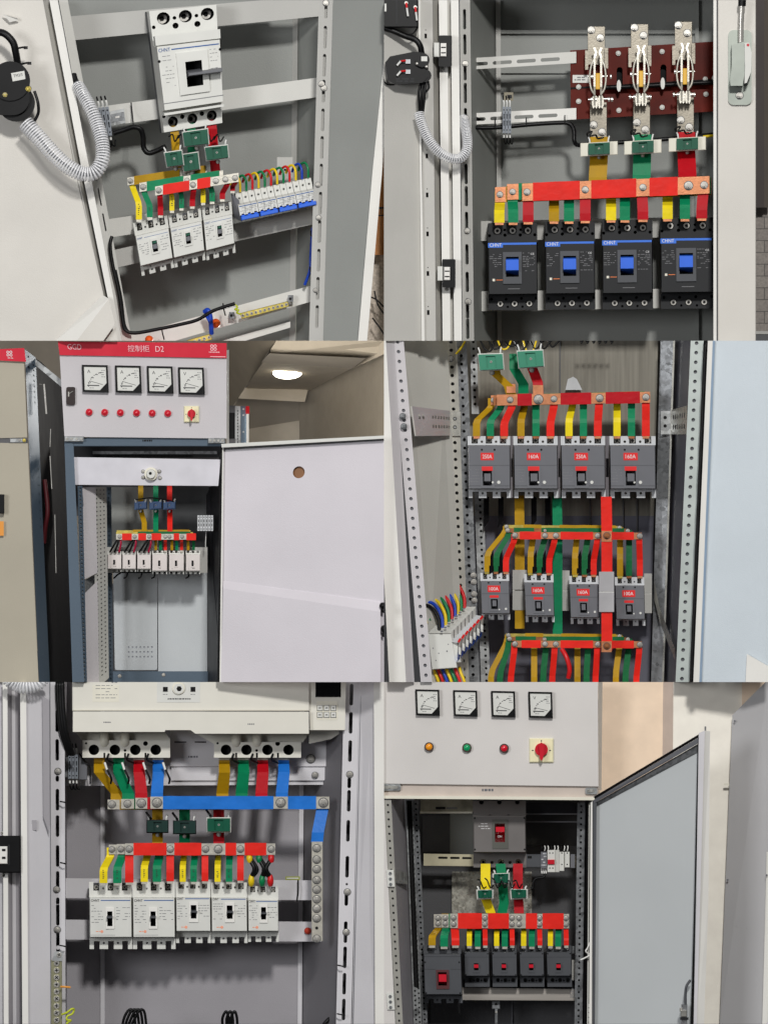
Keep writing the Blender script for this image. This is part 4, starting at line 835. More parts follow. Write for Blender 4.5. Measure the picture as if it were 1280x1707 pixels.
mb = MB(Id()); mb.sheet([(380, 540, 1100), (478, 540, 820), (436, 608, 960), (394, 666, 1380), (380, 690, 1400)], 12, mat('beam_plaster', (128, 118, 102), .85)); tag(mb.build('ceiling_beam'), 'sloping brown ceiling beam left of the ceiling light', 'beam')
LAMP = mat('lamp_glow', (255, 246, 224), .4, emit=9)
T = thing('ceiling_light', 'glowing round ceiling light behind the red headed cabinet', 'ceiling light', None, (480, 626, 1120))
b = MB(Id(1130)); b.add([v for v in []], [], LAMP); b.cyl(479, 622, 24, 0, 10, LAMP, 32, r2=16, rv=10); b.build('lamp_glass', T)
pl = bpy.data.lights.new('ceiling_light_glow', 'POINT'); pl.energy = 11; pl.color = (1, .97, .92); pl.shadow_soft_size = .05; o_ = bpy.data.objects.new('ceiling_light_glow', pl); COL.objects.link(o_); o_.location = Wd(470, 650, 520)
# neighbouring cabinet, right behind
T = thing('electrical_cabinet', 'small far grey cabinet with perforated posts behind the red headed cabinet', 'electrical cabinet', None, (398, 740, 400))
b = MB(Id(400)); b.box(378, 676, 393, 760, -20, 0, DARKP); b.box(381, 688, 393, 731, 0, 1, HOLE); b.build('body', T)
slotted(T, [(392, 677), (401, 677), (401, 760), (392, 760)], 395, ZINC, holes=holes_along(90, 5.2, 1.2), depth=8, back=DARKP)
b = MB(Id(395)); b.box(401.5, 677, 411, 760, -8, 0, BLUEG); 
for y in (682, 692, 720): b.cyl(406, y, 1.6, 0, 1.2, ZINC, 8)
b.build('post', T); b = MB(Id(392)); b.box(411, 690, 415, 760, 0, 4, BRIGHT); b.box(410, 677, 416, 690, 0, 4, REDK); b.build('front_edge', T)
# cabinet on the left
C3L = thing('electrical_cabinet', 'beige grey cabinet with a red header at the far left, its side open and black', 'electrical cabinet', None, (30, 1130, 60))
BEIGE = mat('beige_cabinet_paint', (172, 165, 148), .5, **P_); HEADR = mat('red_header_print', (206, 26, 52), .35, coat=.2, var=.04)
mb = MB(Id()); mb.sheet([(-20, 603, 20), (41, 606, 20), (46, 729, 20), (-20, 731, 20)], 20, BEIGE); mb.sheet([(-20, 738, 20), (47, 739, 20), (66, 1160, 20), (-20, 1160, 20)], 20, BEIGE)
mb.build('front_panel', C3L)
mb = MB(Id()); mb.sheet([(-20, 583, 14), (41, 580, 14), (44, 603, 14), (-20, 600, 14)], 20, HEADR); f = Fr([(0, 582), (41, 581), (43, 603), (0, 600)], 14); mb.f = f; 
for a in (14, 19): 
    for c_ in (5.5, 10.5): mb.plate(circ(a, c_, 2.4, 12), [circ(a, c_, 1.4, 12)], 0, .7, WPR)
mb.dashes(10, 15, 26, 17, 1, WPR, .2, h=1); mb.build('header', C3L)
mb = MB(Id(18)); mb.box(-10, 730, 47, 739, -20, -4, DARKP); mb.box(17, 731, 44, 738, -4, 1, ZINC, ch=1); mb.bolt(41, 734, 3, 1, BRASS); mb.bolt(33, 734, 2, 1, CHROME); mb.build('hinge', C3L)
mb = MB(Id(14)); mb.box(-10, 824, 8, 856, 0, 8, BPL, ch=1); mb.build('door_handle', C3L)
mb = MB(Id(14)); mb.box(-10, 869, 7, 893, 0, 1.5, mat('amber_sticker', (226, 150, 60), .5)); mb.build('sticker', C3L)
slotted(C3L, [(42, 582, 20), (60, 596, 60), (84, 1145, 60), (66, 1145, 20)], 30, BLUEG, holes=[(.75, v, 1.5) for v in range(16, 80, 9)]+[(.3, 8, 2.2), (.3, 26, 2.2)]+[(.8, v, 1.2) for v in range(190, 290, 14)], depth=26)
mb = MB(Id()); mb.sheet([(58, 596, 62), (70, 604, 300), (104, 640, 400), (118, 800, 420), (126, 1160, 420), (82, 1160, 66)], 4, BLACKP); mb.build('dark_interior_sheet', C3L)  # black sheet stands in for the unlit inside of this cabinet
mb = MB(Id()); mb.sheet([(59, 598, 58), (104, 634, 58), (104, 646, 58), (59, 608, 58)], 5, ZINC); mb.build('top_rail', C3L)
for (x0, y0, x1, y1, w_) in ((74, 640, 78, 690, 2.6), (66, 640, 70, 641, 2), (84, 760, 87, 815, 1.2), (85, 715, 84, 745, 1), (92, 858, 94, 955, 1)):
    mb = MB(Id(60)); mb.ribbon([(x0, y0, 0), (x1, y1, 0)], w_, 2, CHROME); mb.build('inner_rod', C3L)
mb = MB(Id(80)); mb.tube([(75, 800, 0), (80, 850, 10), (76, 880, 6), (74, 905, 0)], 4, mat('dim_red', (70, 8, 16), .6)); mb.build('inner_cable', C3L)
# main cabinet
C3 = thing('electrical_cabinet', 'white cabinet with a red D2 header, four meters, six red lamps and an open door', 'electrical cabinet', None, (240, 1130, 60))
PINKW = mat('cool_white_paint', (196, 192, 194), .45, **P_)
mb = MB(Id()); mb.sheet([(100, 592, 12), (378, 597, 12), (378, 731, 12), (108, 728, 12)], 40, PINKW); mb.build('front_panel', C3)
mb = MB(Id()); mb.sheet([(378, 584, 12), (382, 583, 26), (382, 742, 26), (378, 740, 12)], 60, BRIGHT); mb.build('side_edge', C3)
mb = MB(Id()); mb.sheet([(97, 569, 8), (378, 572, 8), (378, 597, 8), (100, 592, 8)], 40, HEADR)
mb.f = Fr([(97, 569), (378, 572), (378, 597), (100, 592)], 8); PKT = mat('pale_pink_print', (246, 190, 196), .5)
mb.txt('GGD', 15, 14, 9.5, 1.6, PKT, 23); mb.txt('控制柜', 115, 16, 11, 1.6, PKT, 36); mb.txt('D2', 161, 15.5, 9.5, 1.6, PKT, 14)
for a, c_ in ((255, 5), (260.5, 5), (255, 10), (260.5, 10)): mb.plate(circ(a, c_, 2.7, 12), [circ(a, c_, 1.5, 12)], 0, .7, PKT)
mb.dashes(250, 14, 268, 17, 1, PKT, .2, h=1.6, seg=6, fill=1); mb.box(252, 21.5, 278, 22.6, 0, .5, PKT); mb.build('header', C3)
mb = MB(Id(16)); mb.box(108, 729, 376, 744, -40, -2, BLUEG, ch=1); mb.dashes(238, 733, 255, 737, 1, BPL, -2, h=3, seg=4, fill=1); mb.build('cross_beam', C3)
for x0, x1, y in ((108, 140, 727), (347, 375, 730)):
    b = MB(Id(12)); b.box(x0, y, x1, y+9, 0, 3, ZINC, ch=1); 
    for k in range(4): b.cyl(x0+4+k*(x1-x0-8)/3, y+4.5, 2, 3, 4.6, CHROME, 8)
    b.build('hinge', C3)
b = MB(Id(12)); b.poly(rrect(111, 645, 126, 675, 3), 0, 5, mat('brown_black_plastic', (42, 30, 28), .4)); b.ribbon([(116, 656, 6), (122, 652, 7)], 2, 1, CHROME); b.box(114, 653, 116, 661, 5, 6, CHROME); b.build('door_lock', C3)
mb = MB(Id()); mb.sheet([(115, 740, 235), (372, 740, 235), (372, 860, 235), (115, 860, 235)], 3, DARKP)
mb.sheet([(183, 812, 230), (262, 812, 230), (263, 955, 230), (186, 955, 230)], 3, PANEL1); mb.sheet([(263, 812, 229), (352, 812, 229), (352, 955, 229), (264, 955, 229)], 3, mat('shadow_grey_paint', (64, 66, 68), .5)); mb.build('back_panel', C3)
b = MB(Fr([(189, 952), (262, 950), (262, 1118), (192, 1118)], 226)); vent = [circ(24+6.5*i, 128+8*j, 1.6, 8) for i in range(7) for j in range(3)]
b.plate(rrect(0, 0, 72, 166, 4), vent, 0, 3, mat('lower_back_paint', (186, 190, 192), .4, **P_), inner=TGREY); b.box(0, 0, 72, 166, -1, 1.5, mat('vent_shade_paint', (150, 152, 160), .5)); b.build('back_door', C3)
b = MB(Id(226)); b.box(264, 950, 354, 1119, 0, 3, mat('lower_back_paint', (186, 190, 192))); b.build('back_door', C3)
b = MB(Id(224)); b.box(183, 1119, 372, 1160, 0, 10, BLUEG, ch=1); b.bolt(200, 1127, 3, 10, CHROME); b.bolt(273, 1125, 3, 10, CHROME); b.build('base_beam', C3)
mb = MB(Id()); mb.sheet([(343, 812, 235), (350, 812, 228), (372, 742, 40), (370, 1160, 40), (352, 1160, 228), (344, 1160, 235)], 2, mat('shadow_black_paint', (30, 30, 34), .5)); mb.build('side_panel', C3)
b = MB(Id(60)); b.box(120, 744, 371, 763, -60, -56, DPL); 
for k in range(12): b.box(178+k*12, 758, 187+k*12, 762, -54, -50, HOLE)
b.box(155, 752, 362, 757, -54, -40, ZINCD); b.build('upper_tray', C3)
b = MB(Fr([(122, 762), (368, 766), (364, 810), (126, 808)], 26)); b.box(0, 0, b.f.W, b.f.H, -3, 0, mat('white_insulating_board', (208, 206, 212), .45)); b.build('insulating_board', C3)
T = thing('insulator', 'round white insulator on four screws in the middle of the white board', 'insulator', None, (252, 800, 26))
b = MB(Id(26)); b.cyl(252, 790, 11, 0, 8, CREAM, 24); b.cyl(252, 790, 8, 8, 16, WPL, 24, r2=7); b.cyl(251, 789, 2.6, 16, 16.4, HOLE, 12); b.build('body', T)
for x, y in ((239, 786), (239, 796), (266, 786), (267, 797)): b = MB(Id(26)); b.bolt(x, y, 3, 0, CHROME); b.build('screw', T)
# posts and side of the interior
mb = MB(Id()); mb.sheet([(108, 736, 16), (123, 740, 16), (142, 1160, 16), (122, 1160, 16)], 22, BLUEG); mb.build('front_post', C3)
slotted(C3, [(130, 810, 20), (138, 810, 30), (146, 1150, 30), (138, 1150, 20)], 25, BLUEG, holes=holes_along(340, 6.6, 1.5, .5, 4), depth=5, back=WPL)
mb = MB(Id()); mb.sheet([(136, 812, 34), (160, 812, 58), (163, 955, 58), (141, 966, 34)], 2, PINKW); mb.build('side_panel', C3); mb = MB(Id()); mb.sheet([(141, 990, 34), (163, 968, 58), (166, 1160, 58), (143, 1160, 34)], 2, PINKW); mb.build('side_panel', C3)
mb = MB(Id()); mb.sheet([(140, 968, 30), (163, 955, 112), (163, 972, 112), (141, 992, 30)], 2, ZINC); mb.build('side_rail', C3); mb = MB(Id()); mb.sheet([(137, 826, 30), (162, 822, 112), (162, 838, 112), (138, 844, 30)], 2, ZINC); mb.build('side_rail', C3); mb = MB(Id()); mb.sheet([(143, 1137, 30), (178, 1100, 140), (178, 1112, 140), (150, 1160, 30)], 2, ZINC); mb.build('side_rail', C3)
slotted(C3, [(157, 812, 56), (178, 812, 90), (182, 1130, 90), (160, 1150, 56)], 130, WPL2, holes=[(a, v, 1.3) for v in range(5, 320, 7) for a in (.22, .5, .78)], depth=8, back=INKG)
slotted(C3, [(177, 812, 160), (186, 812, 180), (189, 1140, 180), (181, 1140, 160)], 170, BLUEG, holes=holes_along(325, 7, 1.4, .5, 4), depth=8)
# open door
D3 = thing('cabinet_door', 'large pale open door with a round hole and a slanted fold, beside the D2 cabinet', 'cabinet door', None, (500, 1130, -20))
DPALE = mat('pale_lilac_door_paint', (208, 203, 208), .4, **P_)
f = Fr([(371, 744, 10), (660, 728, -60), (660, 1160, -60), (367, 1160, 10)], 0); mb = MB(f); W_, H_ = f.W, f.H
mb.plate([(0, 0), (W_, 0), (W_, H_), (0, H_)], [circ(W_*.441, H_*.119, 10, 26)], -6, 0, DPALE, inner=mat('wooden_plug', (138, 98, 66), .6)); mb.build('panel', D3)
mb = MB(f); mb.cyl(W_*.441, H_*.119, 11, -9, -6.2, mat('wooden_plug', (138, 98, 66), .6), 20); mb.build('hole_plug', D3)
mb = MB(Id()); mb.sheet([(369, 740, -4), (660, 725, -74), (660, 730, -74), (370, 746, -4)], 10, WPL); mb.build('top_flange', D3)
mb = MB(Id()); mb.sheet([(371, 746.5, 6), (660, 730.5, -64), (660, 733, -64), (371, 750, 6)], 3, BPL); mb.sheet([(368, 746, 12), (371, 746, 12), (366, 1160, 12), (362, 1160, 12)], 3, BPL); mb.build('rubber_seal', D3)
mb = MB(Id()); mb.sheet([(371, 746, 4), (373, 746, 4), (369, 1160, 4), (366, 1160, 4)], 8, BRIGHT); mb.build('hinge_edge', D3)
mb = MB(Id()); mb.sheet([(372, 968, 9), (634, 1004, -57), (634, 1020, -64), (372, 981, 3)], 5, DPALE)
mb.sheet([(372, 981, 3), (634, 1020, -64), (634, 1160, -64), (368, 1160, 3)], 6, DPALE); mb.build('lower_fold', D3)
for (x, y, h_) in ((638, 1010, 18), (640, 1048, 24)):
    mb = MB(Id(-64)); mb.dome(x, y, 6, 0, 8, BPL); mb.dome(x+1, y+h_*.4, 5, 0, 7, BPL); mb.build('dark_handle', D3)
for i, (x0, y0) in enumerate(((137, 608), (192, 609), (245, 610), (297, 612))):
    meter([(x0, y0), (x0+43, y0+.8), (x0+45, y0+46), (x0+1.5, y0+45)], 12, ('ammeter', 'ammeter', 'ammeter', 'voltmeter')[i]+', %s black framed meter from the left under the red D2 header' % ORD[i], 'meters under the red header', 'AAAV'[i])
for i, x in enumerate((149, 175, 201, 228, 254, 280)):
    pilot(x, 687+i*.4, 6, 12, TOGR, 'red pilot lamp, %s of six in the row under the D2 meters' % ORD[i], 'six red pilot lamps')
rotary(307, 677, 332, 704, 12, 'cream switch plate with a red knob at the end of six red lamps')
# gear inside
mb = MB(Id(150)); mb.box(170, 912, 346, 955, 0, 4, RAILG); mb.cyl(175, 922, 1.5, 4, 4.5, HOLE, 8); mb.cyl(175, 932, 1.5, 4, 4.5, HOLE, 8); mb.box(173, 928, 181, 938, 4, 6, HOLE); mb.build('mounting_rail', C3)
SB = [(180, 203, 919, 953), (204.5, 227, 919, 953), (229, 252, 919, 953), (254, 279, 918, 957), (282, 307, 918, 957), (310, 334, 918, 957)]
for i, (x0, x1, y0, y1) in enumerate(SB):
    T = breaker([(x0, y0), (x1, y0), (x1, y1), (x0, y1)], 146, 40, 'small white breaker, %s of six under the small red busbar' % ORD[i], 'six small white breakers', nd=.1, nw=.5, cov=(.16, .86), cover=mat('shell_white', (216, 208, 204), .45), term=WPL,
                esc=dict(fr=(.36, .38, .58, .72), rec=(.4, .42, .54, .66), h=.8), lev=(.41, .5, .53, .64), levh=4, recm=HOLE, dash=[(.45, .74, .66, .8, 1), (.2, .76, .28, .8, 1)], dashm=INKD, seed=60+i)
busbar('thin yellow-green busbar at the back above the six small white breakers', 'small busbars above the six breakers', (195, 884), (318, 884), 5, 116, BRASS, YELK, [(222, 316)], [], t=3)
busbar('thin green busbar above the six small white breakers', 'small busbars above the six breakers', (194, 887), (322, 887), 5, 106, BRASS, GRNK, [(230, 318)], [], t=3)
busbar('small red busbar with silver joints above the six small white breakers', 'small busbars above the six breakers', (194, 890), (327, 890), 9.5, 96, TIN, RED, [(204, 220), (231, 244), (253, 269), (290, 299), (311, 327)], [(200, 3), (225, 3), (249, 3), (276, 3), (283, 3), (304, 3)],
       [(276, 276, 917, 5, 120, .3, RED), (303, 303, 917, 5, 120, .3, RED)], t=3)
for x, m_, nm in ((260, YELK, 'yellow'), (268, GRN, 'green'), (287, YELK, 'yellow'), (295, GRN, 'green'), (314, YELK, 'yellow'), (323, GRNK, 'green')):
    mb = MB(Id(118)); mb.ribbon([(x-1, 896, 2), (x, 905, 8), (x, 917, 4)], 4.5, 1.5, m_)
    tag(mb.build('strap'), 'short %s strap into the %s small white breaker' % (nm, ORD[3 + (x > 280)+(x > 305)]), 'busbar strap', 'short straps above the small white breakers')
for i in range(3):
    for k, c_ in enumerate('kgr'):
        x = 199+i*25; wire([(x-1+k*1.5, 897, 12), (x-7+k*5, 906, 14), (SB[i][0]+4+k*7.5, 920, 8)], 1.7, WIR['k'] if k < 2 else mat('crimson_wire', (170, 20, 60), .4), 'feed_wire', 'dark feed wire, %s of three into the %s small white breaker' % (ORD[k], ORD[i]), 'wire', 'wires above the small white breakers', 112, sub=4)
for k, (xa, xb, m_, nm) in enumerate(((235, 241, YELK, 'yellow'), (260, 260, GRN, 'green'), (283, 283.5, RED, 'red'))):
    mb = MB(Id(150)); mb.ribbon([(xa, 805, 0), (xa, 840, 4), (xa+.5, 852, 6), (xb, 872, 30), (xb, 889, 42)], 8.5, 3, m_)
    tag(mb.build('feeder_strap'), 'long thin %s strap through a blue transformer to the small busbars' % nm, 'busbar strap', 'thin straps with blue transformers')
    ct([(xa-9, 838), (xa+9, 837), (xa+9, 847), (xa-9, 848)], 140, 'small blue transformer on the long thin %s strap' % nm, 'small blue transformers', m=CTB, h=14, lead_h=5, cw=CTB)
wire([(226, 833, 12), (250, 830, 14), (270, 832, 14), (290, 836, 10)], 1.1, RUB, 'control_wire', 'thin black wire above the three blue transformers', 'wire', None, 140)
terminal_block(329, 859, 27, 26, 6, 120, 'small pale terminal block hanging in the dark right side of the D2 cabinet', up=False, down=False, m=LGPL)
wire([(344, 884, 8), (343, 905, 8), (343, 912, 8)], .7, WIR['w'], 'thin_wire', 'thin grey wire hanging from the small pale terminal block', 'wire', None, 120)
wire([(190, 964, 12), (200, 956, 16), (214, 954, 14), (300, 955, 12)], 1.4, RUB, 'black_wire', 'black wire running along under the six small white breakers', 'wire', None, 150)
for x in (210, 234, 256, 313):
    wire([(x+3, 956, 12), (x+1, 962, 16), (x-3, 964, 14)], 1.3, RUB, 'wire_tail', 'short black wire tail under the small white breakers, %s from the left' % ORD[(210, 234, 256, 313).index(x)], 'wire', 'wire tails under the small white breakers', 150)

# ================================================================ middle right cabinet
CELL[:] = [640, 568, 1280, 1137]
C4 = thing('electrical_cabinet', 'cabinet with two rows of grey breakers carrying red rating labels', 'electrical cabinet', None, (930, 1130, 200))
BROWNP = mat('satin_back_plate', (128, 124, 114), .34, .35, .12, 6, stretch=(30, 1, 1)); SLATE = mat('slate_back_plate', (98, 98, 108), .4, .2, .08, 8)
mb = MB(Id()); mb.sheet([(770, 550, 232), (1110, 550, 232), (1110, 860, 232), (770, 860, 232)], 3, BROWNP); mb.sheet([(770, 860, 231), (1110, 860, 231), (1100, 1160, 231), (780, 1160, 231)], 3, SLATE)
for x, y0, y1 in ((932, 568, 660), (857, 845, 960), (982, 830, 960), (1037, 830, 960), (1060, 830, 960)): mb.box(x, y0, x+2, y1, -231, -228, DARKP)
mb.build('back_panel', C4)
SHAD = mat('warm_grey_paint', (190, 188, 180), .5, **P_)
mb = MB(Id()); mb.sheet([(668, 550, 30), (745, 550, 100), (775, 1160, 100), (716, 1160, 30)], 3, SHAD); mb.build('side_panel', C4)
mb = MB(Id()); mb.sheet([(620, 550, -20), (656, 550, 0), (692, 1160, 0), (660, 1160, -20)], 3, PINKW); mb.sheet([(636, 550, -22), (642, 550, -22), (678, 1160, -22), (650, 1160, -22), (636, 880, -22)], 10, BRIGHT); mb.build('door_edge', C4)
slotted(C4, [(652, 560), (672, 560), (721, 1145), (702, 1145)], 0, PINKW, holes=[(.5, v, 3) for v in [10+16.4*k for k in range(36)]], depth=4, back=GPL)
slotted(C4, [(741, 560), (761, 560), (782, 1145), (766, 1145)], 130, mat('pearl_grey_metal', (176, 174, 166), .35, .4), holes=[(.5, v, 2.9) for v in [10+14*k for k in range(41)]], depth=10, back=DARKP)
slotted(C4, [(761, 560), (777, 560), (800, 1145), (782, 1145)], 140, ZINCD, holes=[(.4, v, 2.6) for v in [5+14*k for k in range(41)]], depth=10, back=HOLE)
slotted(C4, [(783, 560), (794, 560), (798, 690), (786, 690)], 190, ZINC, holes=holes_along(130, 11.5, 2.4, .5, 10), depth=6, back=HOLE)
slotted(C4, [(790, 815), (805, 815), (817, 1145), (802, 1145)], 190, ZINC, holes=holes_along(330, 10.4, 2.2, .6, 8), depth=6, back=HOLE)
# bracket
f = Fr([(684, 677, -4), (750, 685, 84), (750, 726, 84), (691, 727, -4)], 0); b = MB(f); H2 = [stadium(b.f.W*t, v, 1.1, 3, 3) for t in (.55, .62, .7, .77, .84, .91, .97) for v in (14, 30)]+[stadium(f.W*.2, 15, 1.6, 4, 3), stadium(f.W*.3, 15, 1.6, 4, 3)]
b.plate([(0, 0), (f.W, 0), (f.W, f.H), (0, f.H)], [h for h in H2 if max(p[0] for p in h) < f.W-.5], -2, 0, MIRROR, inner=HOLE); b.box(0, 0, 2.5, f.H, 0, 6, BRIGHT); b.build('cross_bracket', C4)
b = MB(Id(128)); b.box(745, 686, 768, 727, 0, 3, ZINCL, ch=.5)
for x, y in ((758, 698), (758, 712)): b.cyl(x, y, 3.2, 3, 3.6, HOLE, 12); b.cyl(x, y, 2, 3.4, 4, ZINC, 10)
b.build('bracket_end', C4)
for (x, y) in ((751, 598), (671, 694), (673, 711)): b = MB(Id(110 if x > 700 else -6)); b.bolt(x, y, 5, 0, CHROME if x > 700 else ZINCD); b.build('bolt', C4)
# right posts
mb = MB(Id()); mb.sheet([(1097, 550, 232), (1101, 550, 180), (1086, 1160, 180), (1082, 1160, 232)], 2, BLACKP); mb.sheet([(1101, 550, 160), (1124, 550, 150), (1104, 1160, 150), (1084, 1160, 160)], 6, ZINCD); mb.sheet([(1122, 550, 146), (1125, 550, 146), (1105, 1160, 146), (1102, 1160, 146)], 4, ZINCL); mb.build('rear_post', C4)
mb = MB(Id()); mb.sheet([(1124, 550, 200), (1152, 550, 30), (1127, 1160, 30), (1104, 1160, 200)], 2, SLATE); mb.build('side_panel', C4)
slotted(C4, [(1151, 560), (1173, 560), (1148, 1145), (1125, 1145)], 24, mat('mint_white_metal', (188, 196, 192), .4, .2), holes=[(.45, 12+16*k, 3.2) for k in range(36)], depth=5, back=GPL)
mb = MB(Id()); mb.sheet([(1173, 550, 10), (1181, 550, 10), (1155, 1160, 10), (1148, 1160, 10)], 8, BPL); mb.tube([(1176-(k*.042)+(.8 if k % 60 else 0), 550+k, 8) for k in range(0, 620, 30)], 3, BPL, 8, 2); mb.build('rubber_seal', C4)
for y in range(5): pass
f = Fr([(1101, 685), (1112, 685), (1112, 724), (1101, 724)], 148); b = MB(f); b.box(0, 0, 16, 39, 0, 3, ZINC); b.cyl(7, 11, 2.8, 3, 3.4, HOLE); b.cyl(7, 25, 2.8, 3, 3.4, HOLE); b.build('bracket_end', C4)
f = Fr([(1119, 683, 140), (1145, 676, 34), (1144, 724, 34), (1118, 724, 140)], 0); b = MB(f); b.plate([(0, 0), (f.W, 0), (f.W, f.H), (0, f.H)], [stadium(f.W*t, v, .8, 4, 3) for t in (.12, .26, .4, .54, .68, .82) for v in (14, 32)], -2, 0, ZINCL, inner=HOLE); b.build('cross_bracket', C4)
b = MB(Id()); b.sheet([(1090, 968, 150), (1098, 1010, 140), (1124, 1080, 34), (1124, 1100, 34), (1100, 1040, 130), (1090, 1000, 150)], 2, ZINCL); b.build('diagonal_brace', C4)
D4 = thing('cabinet_door', 'smooth pale blue open door right of the cabinet with red rating labels', 'cabinet door', None, (1230, 1130, -20))
PBLUE = mat('pale_blue_door_paint', (196, 205, 211), .3, **P_)
mb = MB(Id()); mb.sheet([(1192, 550, -20), (1300, 550, -60), (1300, 1160, -60), (1168, 1160, -20)], 4, PBLUE); mb.build('panel', D4)
mb = MB(Id()); mb.sheet([(1180, 550, -30), (1188, 550, -30), (1164, 1160, -30), (1154, 1160, -30)], 12, BRIGHT); mb.sheet([(1188, 550, -18), (1195, 550, -18), (1172, 1160, -18), (1164, 1160, -18)], 2, mat('sky_blue_door_paint', (150, 172, 196), .35)); mb.build('edge_flange', D4)
mb = MB(Id()); mb.sheet([(1244, 1090, -50), (1300, 1122, -60), (1300, 1160, -60), (1241, 1160, -50)], 2, BRIGHT)
mb.build('inner_plate', D4)
# upper breaker row
G4 = 'upper row of grey breakers'; SCR = CHROME
UB = [(779, 850), (855, 929), (934, 1008), (1015, 1092)]; amp = ['250A', '160A', '250A', '160A']
for i, (x0, x1) in enumerate(UB):
    breaker([(x0, 727), (x1, 727), (x1+1, 830), (x0+2, 830)], 150, 74, 'grey breaker labelled %s, %s from the left in the upper row' % (amp[i], ORD[i]), G4, body=GPL, term=LGPL, cover=GPL, nd=.12, botnd=.1, nw=.44, cov=(.145, .86), covu=(.0, 1),
            esc=dict(fr=(.3, .5, .62, .84), rec=(.34, .56, .56, .8), h=.8), lev=(.37, .6, .54, .78), levm=GPL, levh=3, recm=GPLD, escm=GPL, label_box=(.3, .27, .61, .39, amp[i]),
            bands=[(.32, .49, .58, .56, 1.2, LABR), (.02, .47, .97, .476, .3, GPLD), (.02, .8, .97, .808, .3, GPLD)], screws=[(.33, .22, 1.8), (.63, .22, 1.8)], dash=[(.04, .54, .26, .78, 5)], dashm=INKG, sm=CHROME, seed=80+i)
    b = MB(R(x0, 727, x1, 830, 150)); b.cyl(52, 77, 2.8, 74, 75.5, WPL, 12); b.cyl(42, 77, 1.8, 74, 75, WPL, 10); tag(b.build('test_button'), 'white round buttons on the %s breaker of the upper row' % ORD[i], 'button', 'buttons of the upper breaker row')
for i in range(3):
    x = UB[i][1]; mb = MB(Id(150)); mb.box(x+.5, 727, UB[i+1][0]-.5, 830, 0, 40, mat('smoked_divider', (120, 116, 120), .25)); mb.box(x+1.5, 764, UB[i+1][0]-1, 795, 40, 41, BLACKP); tag(mb.build('divider'), 'narrow divider between the %s and %s upper grey breakers' % (ORD[i], ORD[i+1]), 'divider', 'dividers of the upper breaker row')
YS = [(794, 868, 948, 1028), (817, 893, 972, 1052), (840, 917, 996, 1076)]
def row_straps(i): return [(x, x, 728, 12, 100, .5) for x in YS[i]]
KS = dict(t=4, barm=COPPER)
busbar('yellow busbar at the back above the upper row of grey breakers', 'busbars of the upper row', (818, 659), (1076, 653), 16, 126, COPPER, YELK, [(850, 1070)], [(822, 4)], [(x+dx, x, 727, 12, 104, .35, m_) for x, dx, m_ in zip(YS[0], (25, 6, 6, 0), (YELK, YELK, YEL, YEL))], t=4)
busbar('green busbar above the upper row of grey breakers', 'busbars of the upper row', (822, 659), (1080, 653), 17, 112, COPPERD, GRN, [(862, 1074)], [(835, 4)], [(x+dx, x, 727, 12, 104, .35, GRN) for x, dx in zip(YS[1], (18, 0, 0, 0))], t=4)
busbar('red busbar with copper joints and washers above the upper row of grey breakers', 'busbars of the upper row', (828, 658), (1083, 653), 18, 98, COPPER, REDK, [(862, 886), (934, 985), (1009, 1066)], [(850, 5), (897, 7.5), (923, 5), (999, 6), (1076, 5.5)], [(x+dx, x, 727, 13, 104, .45, RED) for x, dx in zip(YS[2], (13, 6, 2, 0))], t=5)
for k, (P, m_, nm) in enumerate((([(824, 612, 0), (826, 624, 10), (848, 644, 6), (853, 662, 0)], YELK, 'yellow'), ([(857, 590, 0), (857, 615, 6), (872, 640, 4), (872, 662, 0)], GRN, 'green'), ([(886, 612, 10), (890, 622, 14), (896, 638, 22), (897, 655, 26), (897, 668, 26)], REDK, 'red'))):
    mb = MB(Id(124)); mb.ribbon(P, 17, 4, m_); tag(mb.build('feeder_strap'), 'bent %s feeder strap at the top centre of the cabinet with rating labels' % nm, 'busbar strap', 'bent feeder straps')
mb = MB(Id(124)); mb.box(888, 642, 905, 658, 27, 29, COPPER); mb.box(844, 640, 859, 655, 6, 8, COPPER); tag(mb.build('copper_joint'), 'bare copper ends of the bent feeder straps', 'copper joint')
ct([(797, 591), (837, 590), (839, 615), (800, 617)], 84, 'green transformer on the bent yellow strap, left of two at the top', 'two green transformers at the top', m=CTGL, lead_h=11)
ct([(862, 586), (904, 584), (906, 610), (865, 613)], 80, 'green transformer on the bent red strap, right of two at the top', 'two green transformers at the top', m=CTGL, lead_h=11)
rn = random.Random(11)
for i in range(9):
    x = 808+i*14; c = 'kkykkykkk'[i]
    wire([(x-8, 562+rn.uniform(0, 10), 20), (x, 580+rn.uniform(-4, 6), 26), (x+10, 574+rn.uniform(-5, 12), 26), (x+16, 566, 20)], 1.6, WIR[c], 'control_wire', ('yellow' if c == 'y' else 'black')+' control wire tangled above the two mint green transformers', 'wire', ('yellow' if c == 'y' else 'black')+' wires above the mint transformers', 100, sub=4)
wire([(776, 566, 20), (770, 578, 24), (760, 590, 20)], 1.8, WIR['y'], 'earth_wire', 'yellow wire bolted to the perforated post near the top', 'wire', None, 110)
for i in range(6):
    x = 966+i*10; wire([(x, 560, 10), (x+3, 572, 14), (x+6, 562, 10)], 1.6, RUB, 'control_wire', 'short black wire end hanging into view at the cabinet top edge', 'wire', 'short wire ends at the cabinet top', 160, sub=4)
mb = MB(Id(220)); mb.poly([(942, 650), (946, 632), (955, 628), (961, 632), (970, 650)], 0, 3, LGPL); tag(mb.build('warning_triangle'), 'pale triangular plate on the back above the upper red busbar', 'plate')
